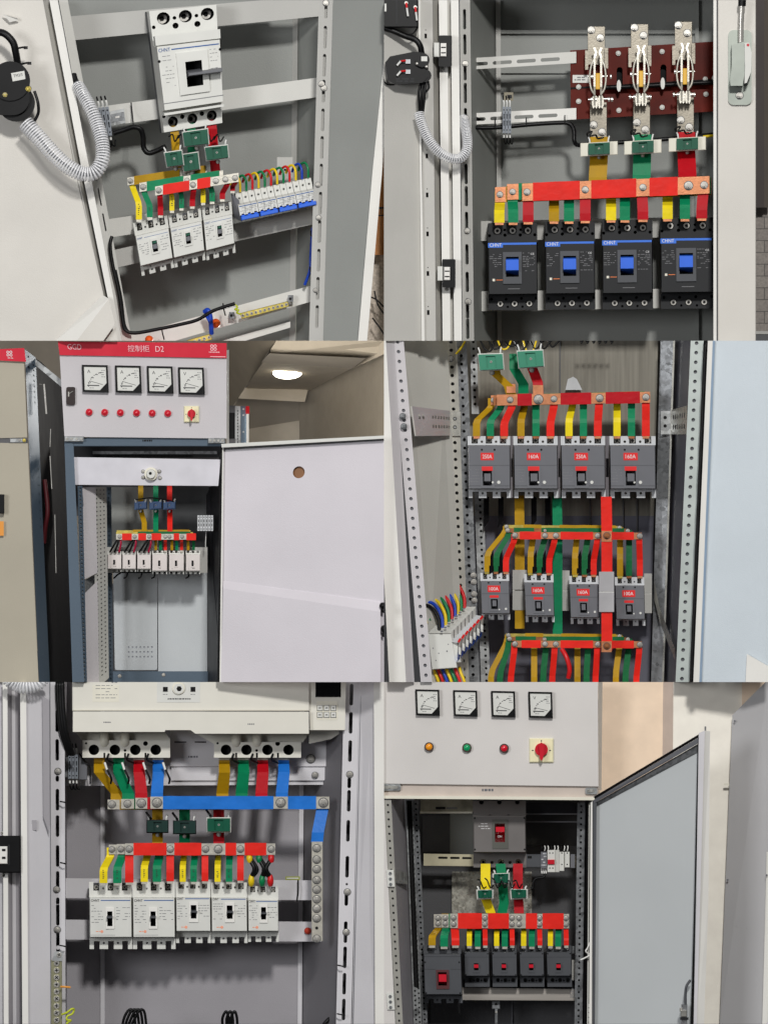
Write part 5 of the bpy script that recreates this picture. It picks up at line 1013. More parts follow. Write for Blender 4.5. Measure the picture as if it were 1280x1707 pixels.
# risers
for (x0, x1, y0, y1, m_, nm, d_) in ((1000, 1018, 828, 1084, RED, 'red', 62), (856, 872, 826, 1048, YELK, 'yellow', 150), (919, 935, 826, 1060, GRN, 'green', 140)):
    T = thing('riser_bar', 'vertical %s riser bar joining the busbars of both breaker rows' % nm, 'busbar', 'vertical riser bars', ((x0+x1)/2, y1, d_))
    b = MB(Id(d_)); b.ribbon([((x0+x1)/2+1, y0, 0), ((x0+x1)/2+2, y0+60, 0), ((x0+x1)/2+2, y1, 0)], x1-x0, 4, m_); b.build('bar', T)
    if nm == 'red':
        for y in (893, 1077): b = MB(Id(d_)); b.box(1002, y-8, 1019, y+10, 2, 3.4, COPPER); b.bolt(1011, y, 5.5, 3.4, COPPERD); b.build('copper_joint', T)
# middle busbars and lower breaker row
LB = [(800, 848, 955, 1033, '100A'), (873, 922, 957, 1037, '160A'), (948, 997, 960, 1040, '160A'), (1024, 1073, 962, 1043, '100A')]
LX = [(812, 827, 843), (884, 899, 915), (958, 974, 989), (1033, 1048, 1066)]
def tri(y, nm, yb=None, xs=LX, x0=842):
    T_ = []
    pos = [[(x0+3, 862), (x0+2, 856), (858, 862)]]
    busbar('yellow busbar behind the green one, %s' % nm, 'busbar sets between the breaker rows', (x0-2, y-12), (1036, y-10), 6, 128, BRASS, YELK, [(x0+30, x0+60), (x0+90, 1026)], [(x0+2, 3.4), (1032, 3.4)],
           [(xt, xs[i][0], (yb or LB[i][2]-2), 10, 112, .45, YELK) for i, xt in enumerate((x0+1, 890, 962, 1033))], t=3)
    busbar('green busbar between the yellow and red ones, %s' % nm, 'busbar sets between the breaker rows', (x0+2, y-6.5), (1048, y-5.5), 7, 112, COPPERD, GRNK, [(x0+14, x0+48), (x0+60, 1040)], [(x0+4, 3.8), (908, 3.8), (1046, 3.4)],
           [(xt, xs[i][1], (yb or LB[i][2]-2), 10, 112, .45, GRNK) for i, xt in enumerate((848, 910, 980, 1048))], t=3)
    busbar('long red busbar with copper joints, %s' % nm, 'busbar sets between the breaker rows', (x0+12, y), (1069, y+1), 11, 96, COPPER, RED, [(x0+24, 901), (934, 988), (1020, 1056)], [(858, 4.5), (908, 4.5), (926, 4.5), (996, 4.5), (1066, 4.5)],
           [(xt, xs[i][2], (yb or LB[i][2]-2), 10, 112, .5, RED) for i, xt in enumerate((857, 924, 995, 1065))], t=4)
tri(887, 'above the lower row of grey breakers')
tri(1068, 'below the lower row of grey breakers', 1165, [(818, 833, 851), (890, 905, 920), (962, 977, 992), (1026, 1042, 1060)], 845)
wire([(936, 1082, 14), (944, 1096, 20), (949, 1115, 20), (947, 1130, 14)], 4, mat('red_wire', (205, 28, 32)), 'red_wire', 'thick red wire leaving the lowest red busbar', 'wire', None, 100)
for i, (x0, x1, y0, y1, a_) in enumerate(LB):
    breaker([(x0, y0), (x1, y0), (x1+2, y1), (x0+3, y1)], 150, 62, 'small grey breaker labelled %s, %s from the left in the lower row' % (a_, ORD[i]), 'lower row of grey breakers', body=GPL, term=LGPL, cover=GPL, nd=.13, botnd=.11, nw=.42, cov=(.17, .87),
            esc=dict(fr=(.28, .48, .66, .82), rec=(.34, .56, .58, .77), h=.8), lev=(.38, .58, .54, .76), levm=GPL, levh=3, recm=GPLD, escm=GPL, label_box=(.24, .27, .68, .41, a_), bands=[(.3, .48, .62, .53, 1, LABR), (.02, .44, .97, .447, .3, GPLD)],
            screws=[(.28, .21, 1.5), (.68, .21, 1.5), (.86, .79, 0.1)], sm=CHROME, seed=90+i)
    b = MB(R(x0, y0, x1, y1, 150)); b.cyl(43, 60, 2, 62, 63.2, WPL, 10); b.cyl(32, 61, 1.3, 62, 63, WPL, 8); tag(b.build('test_button'), 'white round buttons on the %s breaker of the lower row' % ORD[i], 'button', 'buttons of the lower breaker row')
    if i < 3:
        for k in (0, 1):
            mb = MB(Id(135)); xx = LX[i][k]+4; mb.poly([(xx-1, 932), (xx+6, 916), (xx+7, 952), (xx-1, 957)], 24, 26, BLACKP)
            tag(mb.build('barrier'), 'thin black insulating barrier beside the %s strap of the %s lower breaker' % (('yellow', 'green')[k], ORD[i]), 'barrier', 'black barriers of the lower row')
for x0, x1, y0, y1, sh in ((854, 878, 950, 1017, 0), (925, 949, 951, 1018, 0), (998, 1023, 953, 1020, 1), (1073, 1086, 956, 1022, 0)):
    m_ = MIRROR if sh else RAILG; mb = MB(Id(150 if not sh else 58)); mb.box(x0, y0, x1, y0+33, 0, 3, m_); mb.box(x0, y0+34.5, x1, y1, 0, 3, m_); mb.box(x0, y0+33, x1, y0+35, 0, 2, WPL)
    mb.build('mirror_plate' if sh else 'mounting_rail', C4)
for k, y in enumerate((959, 970, 990, 1001)):
    mb = MB(Id(140)); mb.bolt(789+k*.5, y, 5, 0, CHROME); mb.build('bolt', C4)
for i, x in enumerate((806, 830, 885, 908)):
    mb = MB(Id(170)); mb.poly([(x, 828), (x+9, 828), (x+9, 868), (x, 880)], 0, 1.5, BLACKP); tag(mb.build('barrier'), 'black barrier hanging under the upper grey breakers, %s from the left' % ORD[i], 'barrier', 'black barriers under the upper row')
# miniature breaker row seen at an angle
A0, A1, B1, B0 = (724, 1052), (786, 1008), (800, 1068), (766, 1118)
T = thing('miniature_breaker', 'slanted row of white miniature breakers with blue levers at the lower left', 'miniature breaker', None, (745, 1110, 40))
f = Fr([(713, 1057), (752, 1057), (762, 1113), (720, 1116)], 20); b = MB(f)
b.box(0, 0, f.W, f.H, -20, 0, WPL, ch=1); b.box(f.W*.86, f.H*.2, f.W+8, f.H*.85, -20, -2, WPL, ch=1)
for u, v, r in ((.15, .4, 1), (.35, .55, 1), (.7, .5, 1.3), (.2, .75, 1), (.8, .3, 1)): b.cyl(u*f.W, v*f.H, r, 0, .5, GPL, 8)
b.build('end_body', T)
for k in range(7):
    s0 = k/7; ox, oy = 34*s0*1.1, -44*s0; dd = 24+k*12
    b = MB(Id()); x, y = 714+ox*1.15, 1056+oy
    b.sheet([(x, y, dd), (x+37, y, dd), (x+37+5, y-7, dd+12), (x+5, y-7, dd+12)], 3, WPL2)
    b.sheet([(x+37, y, dd), (x+37, y+14, dd-4), (x+42, y+7, dd+8), (x+42, y-7, dd+12)], 3, WPL)
    b.sheet([(x+37, y+14, dd-4), (x+50, y+16, dd-12), (x+55, y+9, dd), (x+42, y+7, dd+8)], 3, LGPL)
    b.sheet([(x+48, y+13.2, dd-13), (x+51, y+15.5, dd-13.5), (x+55, y+9.5, dd-1.5), (x+52, y+7.2, dd-1)], 1, LABR)
    b.sheet([(x+50, y+16, dd-12), (x+48, y+38, dd-12), (x+53, y+31, dd), (x+55, y+9, dd)], 3, WPL)
    b.f = Id(dd-6); b.cyl(x+22, y-3.5, 2.6, 0, 6.4, GPL, 10, rv=1.6)
    b.build('module', T)
    b = MB(Id()); b.sheet([(x+50, y+36, dd-16), (x+47, y+48, dd-10), (x+52, y+41, dd), (x+54, y+29, dd-6)], 4, TOGB)
    b.sheet([(x+50.5, y+22, dd-20), (x+54, y+24, dd-20), (x+54, y+36, dd-18), (x+50, y+34, dd-18)], 2, WPL); b.build('lever', T)
lc = 'kbygrbygr'
for i, c in enumerate(lc):
    s0 = i/8; x = 726+s0*42; y = 1054-s0*40; dd = 30+i*9
    nm = {'k': 'black', 'b': 'blue', 'y': 'yellow', 'g': 'green', 'r': 'red'}[c]
    wire([(x-26, y-4, 14), (x-30, y-26, 4), (x-20, y-44, -4), (x-6, y-40, -10), (x+5, y-20, -8), (x+6, y+1, -4)], 3, WIR[c], 'feed_wire', '%s wire arching into the slanted miniature breaker row, %s from the left' % (nm, ORD[i]), 'wire', 'arching wires of the slanted breaker row', dd, sub=5)
for i, c in enumerate('yrbygry'):
    x = 722+i*7.2; nm = {'b': 'blue', 'y': 'yellow', 'g': 'green', 'r': 'red'}[c]
    wire([(x, 1112, 0), (x+3, 1122, 4), (x+8, 1134, 6), (x+10, 1146, 6)], 2.6, WIR[c], 'outgoing_wire', '%s wire leaving the bottom of the slanted breaker row, %s from the left' % (nm, ORD[i]), 'wire', 'outgoing wires of the slanted breaker row', 45, sub=4)

# ================================================================ lower left cabinet
CELL[:] = [0, 1137, 640, 1707]
C5 = thing('electrical_cabinet', 'lilac grey cabinet with a large cream transfer switch and five white breakers', 'electrical cabinet', None, (320, 1700, 200))
mb = MB(Id()); mb.sheet([(100, 1120, 232), (600, 1120, 232), (590, 1730, 232), (100, 1730, 232)], 3, LILAC); mb.sheet([(168, 1120, 226), (175, 1120, 226), (175, 1730, 226), (168, 1730, 226)], 4, LILACW)
mb.sheet([(500, 1120, 226), (508, 1120, 226), (503, 1730, 226), (496, 1730, 226)], 4, LILACW); mb.build('back_panel', C5)
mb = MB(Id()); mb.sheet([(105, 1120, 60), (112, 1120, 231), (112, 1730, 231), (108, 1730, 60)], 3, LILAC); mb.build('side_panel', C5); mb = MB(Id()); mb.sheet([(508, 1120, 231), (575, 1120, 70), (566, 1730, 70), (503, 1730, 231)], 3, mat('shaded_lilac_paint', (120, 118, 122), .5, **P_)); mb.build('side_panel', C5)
slotted(C5, [(84, 1130), (108, 1130), (110, 1715), (86, 1715)], 50, LILACW, slots=[(.48, v, 2.9, 18) for v in (72, 120, 203, 247, 297, 340, 395, 435)]+[(.48, 168, 2.9, 5), (.48, 372, 2.9, 6), (.48, 452, 2.9, 6)], depth=45, back=DARKP)
slotted(C5, [(574, 1130), (600, 1130), (585, 1715), (560, 1715)], 50, LILACW, slots=[(.48, v, 3, 18) for v in (28, 75, 122, 205, 255, 315, 424, 466, 510, 553)]+[(.48, 175, 3, 9), (.48, 370, 3, 10), (.48, 344, 2, 2)], depth=45, back=DARKP)
for x, y in ((97, 1286), (95, 1483), (96, 1550), (583, 1291), (579, 1487), (577, 1554)): b = MB(Id(50)); b.bolt(x, y, 5.5, 0, CHROME); b.build('bolt', C5)
rail(C5, [(108, 1277), (575, 1275), (575, 1308), (108, 1310)], 150, LILACW)
rail(C5, [(109, 1464), (570, 1468), (570, 1501), (109, 1497)], 150, LILACW); rail(C5, [(109, 1533), (568, 1537), (568, 1570), (109, 1566)], 150, LILACW)
mb = MB(Id()); mb.sheet([(600, 1120, 46), (624, 1120, 20), (624, 1730, 20), (586, 1730, 46)], 3, LILACW); mb.sheet([(623, 1120, 4), (660, 1120, 4), (660, 1730, 4), (625, 1730, 4)], 20, BRIGHT)
mb.sheet([(601, 1160, 44), (604, 1160, 44), (590, 1730, 44), (587, 1730, 44)], 1, GPL); mb.build('side_flange', C5)
# door edge folds on the left
D5 = thing('cabinet_door', 'white and grey folded door edge with a black latch at the far left', 'cabinet door', None, (30, 1700, 0))
mb = MB(Id())
for x0, x1, da, db, m_ in ((-10, 5, 20, 30, LILACW), (5, 13, 10, 10, BRIGHT), (13, 20, 26, 34, LILAC), (20, 26, 30, 34, LILACW), (26, 34, 34, 40, LILAC)):
    mb.sheet([(x0, 1120, da), (x1, 1120, db), (x1+2, 1730, db), (x0+2, 1730, da)], 3, m_)
mb.sheet([(34, 1120, 0), (44, 1120, 0), (48, 1730, 0), (38, 1730, 0)], 30, BRIGHT); mb.sheet([(44, 1120, 4), (84, 1120, 26), (86, 1730, 26), (48, 1730, 4)], 3, LILACW)
mb.sheet([(83, 1120, 24), (84.5, 1120, 24), (86.5, 1730, 24), (85, 1730, 24)], 1, GPL); mb.build('folded_edge', D5)
mb = MB(Id(14)); mb.sheet([(71, 1160, 10), (83, 1168, 12), (83, 1390, 12), (73, 1362, 10)], 2, LILAC); mb.box(48, 1367, 62, 1384, 4, 5, LILAC); mb.box(49, 1368, 54, 1374, 5, 5.4, GPL); mb.build('flange', D5)
L_ = thing('door_latch', 'black latch with a white catch cut by the left frame edge', 'latch', None, (18, 1455, 0))
b = MB(Id(12)); b.box(-10, 1393, 35, 1455, 0, 20, BPL, ch=2); b.build('housing', L_); b = MB(Id(12)); b.box(-10, 1411, 13, 1440, 20, 26, BRIGHT, ch=1); b.box(4, 1415, 10, 1419, 26, 26.5, HOLE); b.box(4, 1428, 10, 1432, 26, 26.5, HOLE); b.box(14, 1408, 17, 1442, 20, 21, DPL); b.build('catch', L_)
b = MB(Id(12)); b.screw(6, 1459, 4, 0, CHROME, HOLE); b.build('screw', L_); b = MB(Id(12)); b.screw(5, 1389, 3.4, 0, CHROME, HOLE); b.build('screw', L_)
T = thing('corrugated_hose', 'white ribbed hose arc cut by the top frame edge above the lilac cabinet', 'hose', None, (45, 1150, 0))
mb = MB(Id(0)); mb.tube([(6, 1118, 20), (16, 1130, 22), (30, 1140, 22), (46, 1143, 22), (62, 1138, 20), (74, 1124, 16)], 13, HOSE, n=16, sub=8, ribs=(4.6, 3)); mb.build('ribbed_sleeve', T)
mb = MB(Id(60))
for dx in (-4, 0, 4): mb.tube([(100+dx, 1125, 20), (101+dx, 1160, 22), (103+dx, 1190, 22), (107+dx, 1220, 20), (114+dx, 1245, 14), (119+dx, 1258, 4)], 3.6, RUB)
tag(mb.build('black_cable'), 'thick black cable bundle dropping to the terminal block left of the cream transfer switch', 'cable')
terminal_block(114, 1258, 17, 40, 3, 124, 'grey terminal block of three modules beside the cream transfer switch', lean=(0, 0))
mb = MB(Id(124)); mb.box(108, 1262, 114, 1296, 0, 20, ZINCD, ch=1); mb.box(132, 1262, 146, 1300, 0, 14, GPL, ch=1); tag(mb.build('rail_clamp'), 'metal end clamps at the grey terminal block of the lilac cabinet', 'clamp')
wire([(133, 1256, 10), (142, 1270, 14), (150, 1279, 14), (151, 1307, 10)], 1.3, RUB, 'black_wire', 'thin bent black wire right of the terminal block in the lilac cabinet', 'wire', None, 120)
# transfer switch
T = thing('transfer_switch', 'large cream transfer switch with a keypad and dark screen', 'transfer switch', None, (320, 1262, 150))
SWC = mat('cream_housing', (222, 219, 208), .42, var=.02)
b = MB(Id(150)); b.box(284, 1215, 551, 1278, 0, 10, LILACW, ch=1); b.poly([(286, 1278), (551, 1278), (546, 1297), (540, 1301), (286, 1301)], 0, 6, LILACW); b.box(291, 1236, 311, 1238, 10, 10.6, HOLE); b.box(325, 1236, 344, 1238, 10, 10.6, HOLE); b.dashes(314, 1260, 330, 1265, 1, GPL, 10, h=3, seg=3, fill=1); b.build('base_plate', T)
b = MB(Id(150)); b.box(121, 1120, 516, 1185, 20, 118, SWC, ch=1.5); b.box(155, 1142, 199, 1170, 118, 118.4, CREAM); b.dashes(160, 1137, 196, 1168, 6, INKG, 118.3, h=1, seg=4, fill=.7, seed=5)
b.box(262, 1130, 334, 1171, 118, 118.6, WPL); b.cyl(298, 1147, 10.5, 118.6, 122, CREAM, 28); b.cyl(298, 1148, 8.5, 122, 123, WPL, 28); b.cyl(299, 1148, 4.6, 123, 123.4, HOLE, 6, smooth=False)
for x in (276, 322): b.box(x-4, 1145, x+4, 1153, 118.6, 119.4, HOLE); b.dashes(x-7, 1157, x+7, 1160, 1, INKG, 118.6, h=1, seg=3)
b.dashes(280, 1164, 318, 1168, 1, INKD, 118.6, h=2, seg=8, fill=1); b.build('upper_housing', T)
b = MB(Id(150)); b.poly([(122, 1186), (515, 1186.5), (515, 1223), (326, 1223), (318, 1217), (276, 1217), (275, 1220), (122, 1220)], 40, 124, SWC); b.dashes(173, 1203, 185, 1206, 1, INKG, 124, h=2, seg=3, fill=1); b.dashes(413, 1206, 424, 1209, 1, INKG, 124, h=2, seg=3, fill=1); b.build('front_cover', T)
b = MB(Id(150)); b.poly([(126, 1220), (275, 1220), (284, 1232), (284, 1262), (140, 1262), (138, 1236)], 0, 42, SWC); b.poly([(326, 1223), (515, 1223), (503, 1240), (357, 1240)], 0, 42, SWC); b.build('lower_housing', T)
for x0, x1, y0, xs in ((138, 284, 1234, (157, 192, 226, 260)), (357, 502, 1237, (377, 411, 446, 481))):
    b = MB(Id(150)); hs = [circ(x, 1250, 8.8, 22) for x in xs]+[circ(xs[2]+17, 1239.5, 4, 12), circ(xs[1]+17, 1251, 2.3, 10), circ(x0+6, 1239, 2, 8)]; outer = [(x0, y0), (x1, y0), (x1, 1263)]
    for k in (2, 1, 0): xx = (xs[k]+xs[k+1])/2; outer += [(xx+1.6, 1263), (xx+1.6, 1255), (xx-1.6, 1255), (xx-1.6, 1263)]
    outer += [(x0, 1263)]
    b.plate(outer, hs, 44, 62, SWC, inner=HOLE); b.box(x0, y0, x1, 1262, 40, 44, HOLE)
    for k in (0, 1): b.tube([((xs[k]+xs[k+1])/2, 1224, 56), ((xs[k]+xs[k+1])/2, 1236, 60), ((xs[k]+xs[k+1])/2, 1243, 52)], 8, CREAM, 12)
    b.build('terminal_cover', T)
b = MB(Id(150)); b.poly([(515, 1120), (577, 1120), (575, 1217), (517, 1217)], 10, 112, SWC); b.poly([(515, 1217), (575, 1217), (552, 1232), (515, 1240)], 10, 60, SWC); b.box(526, 1120, 568, 1162, 112, 113, mat('screen_glass', (10, 10, 12), .08)); b.poly(rrect(528, 1169, 563, 1200, 3), 112, 112.8, CREAM); b.build('control_unit', T)
for i in range(3):
    for k in range(2):
        x, y = 529+i*11.3, 1176+k*11.5; b = MB(Id(150)); b.box(x-.6, y-.6, x+9.2, y+9.2, 112.8, 113.2, HOLE); b.box(x, y, x+8.6, y+8.6, 113, 115, WPL, ch=.8); b.box(x+2.4, y+3.4, x+6, y+5, 115, 115.3, INKD); b.build('key', T)
for x, y, r in ((518, 1265, 7), (525, 1292, 5)): b = MB(Id(140)); b.bolt(x, y, r, 0, CHROME); b.build('bolt', T)
# straps from the switch
ST = [(166, 195, YELK, 'yellow', 'left'), (198, 214, GRN, 'green', 'left'), (232, 236, REDK, 'red', 'left'), (264, 262, BLU, 'blue', 'left'), (374, 371, YELK, 'yellow', 'right'), (406, 403, GRN, 'green', 'right'), (438, 436, REDK, 'red', 'right'), (473, 470, BLU, 'blue', 'right')]
for k, (xt, xb, m_, nm, sd) in enumerate(ST):
    mb = MB(Id(116)); db_ = (0, 14, 28, 42)[k % 4]; mb.ribbon([(xt, 1258, 0), (xt, 1272, 2), (xt+.5, 1288, 24), (xb, 1322, db_), (xb, 1338, db_)], [18, 18, 19, 20, 20], 4, m_)
    tag(mb.build('feeder_strap'), '%s strap hanging from the %s terminals of the cream transfer switch' % (nm, sd), 'busbar strap', 'straps under the transfer switch')
    mb = MB(Id(112)); mb.box(xt-9, 1258, xt+9, 1267, -2, 1, TIN) if k in (2, 3, 4, 5, 6, 7) else mb.box(xt-8, 1256, xt+8, 1261, -2, 1, TIN)
    tag(mb.build('lug'), 'tinned lug on top of the %s strap at the %s terminals of the transfer switch' % (nm, sd), 'lug', 'lugs of the transfer switch')
    if k < 4:
        x = (176, 205, 240, 273)[k]; wire([(x-3, 1254, 24), (x+3, 1264, 24), (x-2, 1270, 20)] if k > 3 else [(x, 1272, 34), (x+4, 1284, 36), (x+10, 1298, 36), (x+9, 1306, 28)], 1.8, RUB, 'sensing_wire', 'thin black sensing wire beside the %s left strap of the transfer switch' % nm, 'wire', 'sensing wires of the transfer switch', 112)
        mb = MB(Id(112)); mb.tube([(x-1, 1271, 35), (x+3, 1283, 37)], 2, WIR['w']); tag(mb.build('ferrule'), 'white ferrule beside the %s left strap of the transfer switch' % nm, 'ferrule', 'ferrules of the transfer switch')
    if k % 4 < 3:
        x = ((xt+ST[k+1][0])/2); wire([(x, 1256, 30), (x-3, 1264, 30), (x-1, 1268, 24), (x+8, 1272, 10)], 1.8, RUB, 'sensing_wire', 'short black wire tucked between the %s and %s %s straps of the transfer switch' % (nm, ST[k+1][3], sd), 'wire', 'short wires between the transfer switch straps', 112)
bar = lambda lab, x0, x1, y0, h, d, m_, sl, bo: busbar(lab, 'horizontal bars under the transfer switch', (x0, y0), (x1, y0), h, d, TIN, m_, sl, bo, [], t=4)
bar('yellow bar with a tinned end at the left, under the transfer switch', 180, 400, 1333, 16, 116, YELK, [(200, 398)], [(187, 6)])
bar('green bar with a tinned end, under the transfer switch', 202, 430, 1332, 16, 102, GRNK, [(224, 428)], [(213, 6)])
bar('red bar with a tinned end, under the transfer switch', 226, 456, 1330, 18, 88, REDK, [(246, 450)], [(236, 7)])
bar('long blue bar with three tinned joints under the transfer switch', 251, 549, 1328, 20, 74, BLU, [(272, 456), (480, 527)], [(262, 7.5), (468, 7.5), (539, 7.5)])
mb = MB(Id(74)); mb.ribbon([(538, 1345, -3), (537, 1352, -3), (530, 1388, 6), (528.5, 1404, 6)], 20, 4, BLU); tag(mb.build('neutral_strap'), 'short blue strap joining the blue bar to the drilled neutral bar', 'busbar strap')
T = thing('neutral_bar', 'vertical tinned neutral bar with a column of bolts at the right', 'neutral bar', None, (529, 1568, 70))
b = MB(Id(70)); b.box(519.5, 1403, 538, 1569, 0, 6, TIN, ch=.6); b.build('bar', T)
for k, y in enumerate((1414, 1433, 1449, 1467, 1483, 1499, 1515, 1531, 1547, 1565)):
    b = MB(Id(70)); (b.cyl(528, y, 2.6, 6, 6.4, HOLE, 10) if k == 8 else b.bolt(528, y, 6.3, 6, CHROME)); b.build('bolt', T)
# transformers
for k, (x0, y0, x1, y1) in enumerate(((246, 1368, 280, 1387), (290, 1369, 326, 1389), (346, 1364, 384, 1386))):
    m_ = mat('very_dark_green', (12, 46, 40), .4) if k < 2 else CTG
    nm = ('yellow', 'green', 'red')[k]
    mb = MB(Id(120)); mb.ribbon([((x0+x1)/2, 1350, 0), ((x0+x1)/2, 1388, 0), ((x0+x1)/2, 1412, 10)], 18, 3, (YELK, GRN, REDK)[k]); tag(mb.build('strap'), '%s strap passing through a transformer between the blue and red busbars' % nm, 'busbar strap', 'straps through the transformers')
    ct([(x0, y0), (x1, y0), (x1, y1), (x0, y1)], 108, 'transformer on the %s strap between the blue and red busbars' % nm, 'transformers between the blue and red busbars', m=m_, lead_h=10, h=30, cw=WPL if k == 2 else DPL)
    mb = MB(Id(100)); mb.tube([(x0-2, y0-14, 10), (x0+4, y0-6, 16), (x0+6, y0-3, 10)], 2, RUB); tag(mb.build('transformer_lead'), 'black lead into the transformer on the %s strap' % nm, 'wire', 'leads into the transformers')
# red busbars and drops
BX = [(176, 197, 216, 178, 198, 216), (243, 264, 284, 240, 263, 284), (308, 325, 342, 305, 324, 342), (364, 383, 401, 363, 382, 401)]
bb_ = dict(t=4)
busbar('yellow busbar at the back above the five white breakers', 'busbars above the five white breakers', (182, 1408), (452, 1408), 16, 106, TIN, YELK, [(200, 446)], [(187, 5)], [(185, 173, 1472, 13, 76, .35, YEL), (246, 241, 1470, 12, 76, .25, YEL), (307, 305, 1470, 10, 76, .25, YEL), (364, 363, 1470, 10, 76, .2, YEL)], t=4, marks=True)
busbar('green busbar in the middle above the five white breakers', 'busbars above the five white breakers', (195, 1407), (456, 1407), 17, 92, TIN, GRN, [(210, 450)], [(202, 5)], [(204, 196, 1472, 14, 76, .3, GRN), (266, 262, 1470, 14, 76, .25, GRN), (325, 323, 1470, 11, 76, .25, GRN), (383, 382, 1470, 11, 76, .2, GRN)], t=4, marks=True)
busbar('red busbar with tinned joints above the five white breakers', 'busbars above the five white breakers', (209, 1406), (459, 1406), 19, 78, TIN, RED, [(223, 278), (291, 336), (376, 394), (408, 444)], [(216, 5.5), (284, 5.5), (343, 5.5), (364, 6.5), (401, 5.5), (452, 5.5)], [(216, 216, 1471, 14, 76, .5, RED), (284, 284, 1469, 12.5, 76, .5, RED), (342, 342, 1469, 11, 76, .5, RED), (401, 401, 1468, 11, 76, .5, RED)], t=5)
for k, (xa, xb, c, m_, nm) in enumerate(((416, 419, 'y', WIR['y'], 'yellow'), (432, 437, 'g', WIR['g'], 'green'), (452, 451, 'r', WIR['r'], 'red'))):
    T = thing('feed_cable', 'black cable pair with %s sleeves into the rightmost white breaker' % nm, 'cable', 'sleeved cables of the rightmost breaker', (xb, 1475, 80))
    b = MB(Id(90)); b.tube([(xa, 1432, 14), (xa+(8 if k < 2 else -8), 1448, 18), (xb, 1462, 14)], 3.4, RUB); b.tube([(xa+3, 1432, 12), (xa+(13 if k < 2 else -13), 1450, 14), (xb, 1464, 12)], 3, RUB); b.build('wires', T)
    b = MB(Id(90)); b.tube([(xa, 1420, 8), (xa, 1430, 14), (xa+1, 1438, 15)], lambda t: 3.5+2*math.sin(t*3.1), m_, 10); b.build('sleeve', T)
    b = MB(Id(90)); b.tube([(xb, 1458, 14), (xb, 1468, 14), (xb, 1476, 10)], lambda t: 3+2.6*math.sin(t*2.8), m_, 10); b.build('sleeve', T)
W5 = [(149, 220, 1470, 1582), (221, 292, 1470, 1582), (293, 351, 1470, 1572), (352, 412, 1471, 1572), (413, 464, 1477, 1570)]
for i, (x0, x1, y0, y1) in enumerate(W5):
    big = i < 2
    breaker([(x0, y0), (x1, y0), (x1+1, y1), (x0+1, y1)], 148, 70, 'white breaker with a dark toggle, %s from the left of five' % ORD[i], 'five white breakers', nd=.13 if big else .11, botnd=.12 if big else .1, nw=.4 if big else .46, cov=(.23, .83) if big else (.25, .81), body=WPL2, term=WPL, cover=WPL,
            esc=dict(fr=(.38, .38, .58, .7) if big else (.38, .33, .64, .66), rec=(.42, .44, .54, .66) if big else (.43, .38, .59, .6), h=2.4), lev=(.40, .49, .55, .56) if big else (.42, .45, .62, .52), levm=GPLD, levh=14, escm=BRIGHT,
            prints=[('CHNT', .04, .295, 4, INKD, 14 if big else 10)], bands=[(.27, .27, .96, .283, .3, INK), (.03, .805 if not big else .79, .6, .807 if not big else .795, .2, INKG)], dash=[(.05, .35, .32, .64, 7), (.63, .38, .95, .6, 5)], dashm=INKG, seed=120+i)
    b = MB(Fr([(x0, y0), (x1, y0), (x1+1, y1), (x0+1, y1)], 148)); b.cyl((x1-x0)*.29, (y1-y0)*.74, 2.4, 70, 70.4, mat('salmon_print', (240, 160, 130), .5), 12); b.dashes((x1-x0)*.1, (y1-y0)*.735, (x1-x0)*.25, (y1-y0)*.76, 1, ORP, 70, h=1, seg=2); tag(b.build('printed_sticker'), 'small salmon print on the white breaker %s from the left of five' % ORD[i], 'sticker', 'salmon prints of the five white breakers')
strip([(86, 1600), (104, 1600), (104, 1730), (86, 1730)], 11, 30, 'vertical brass earth strip with screws at the lower left post', m=mat('dull_brass', (160, 158, 128), .35, .6))
mb = MB(Id(30)); mb.poly([(92, 1586), (107, 1586), (104, 1602), (87, 1602)], 0, 12, ZINC); mb.screw(99, 1592, 4.5, 12, CHROME, HOLE); tag(mb.build('strip_holder'), 'folded metal holder on top of the vertical brass earth strip', 'bracket')
wire([(102, 1645, 20), (108, 1645, 24), (118, 1646, 22)], 1.8, mat('orange_wire', (220, 150, 60), .4), 'earth_wire', 'short orange and red wire end at the vertical brass strip', 'wire', None, 30)
EW = mat('earth_wire', (190, 200, 50))
wire([(104, 1691, 20), (112, 1688, 26), (120, 1682, 26), (124, 1683, 22), (121, 1690, 22), (113, 1694, 24), (112, 1700, 24), (119, 1701, 22), (112, 1706, 22), (118, 1712, 22)], 1.8, EW, 'earth_wire', 'coiled yellow-green earth wire at the bottom of the vertical brass strip', 'wire', None, 30)
for k in range(7):
    x = 207+k*6 if k < 4 else 372+(k-4)*7; y = 1684 if k < 4 else 1688
    wire([(x-3-k % 4*2, 1716, 10), (x, 1698, 14), (x+8, y, 16), (x+16, y+3, 14), (x+20, 1716, 10)] if k < 4 else [(x, 1716, 10), (x-1, 1698, 14), (x+5, 1686, 16), (x+9, 1696, 14), (x+10, 1716, 10)], 2.3, RUB, 'black_cable', 'black cable arc at the bottom of the lilac cabinet, %s of the %s bunch' % (ORD[k if k < 4 else k-4], 'left' if k < 4 else 'right'), 'cable', 'black cable arcs at the bottom', 60)
wire([(560, 1568, 0), (559, 1620, 6), (558, 1680, 6), (552, 1716, 0)], 3, WIR['b'], 'blue_cable', 'dark blue cable running down beside the right slotted post of the lilac cabinet', 'cable', None, 120)
wire([(553, 1695, 0), (545, 1702, 6), (535, 1714, 6)], 3.4, RUB, 'black_cable', 'black cable bending away near the bottom of the dark blue cable', 'cable', None, 120)
wire([(538, 1505, 0), (552, 1516, 4), (560, 1530, 4), (566, 1545, 0)], 5, RUB, 'black_cable', 'thick black cable between the two white rails at the right of the lilac cabinet', 'cable', None, 190)
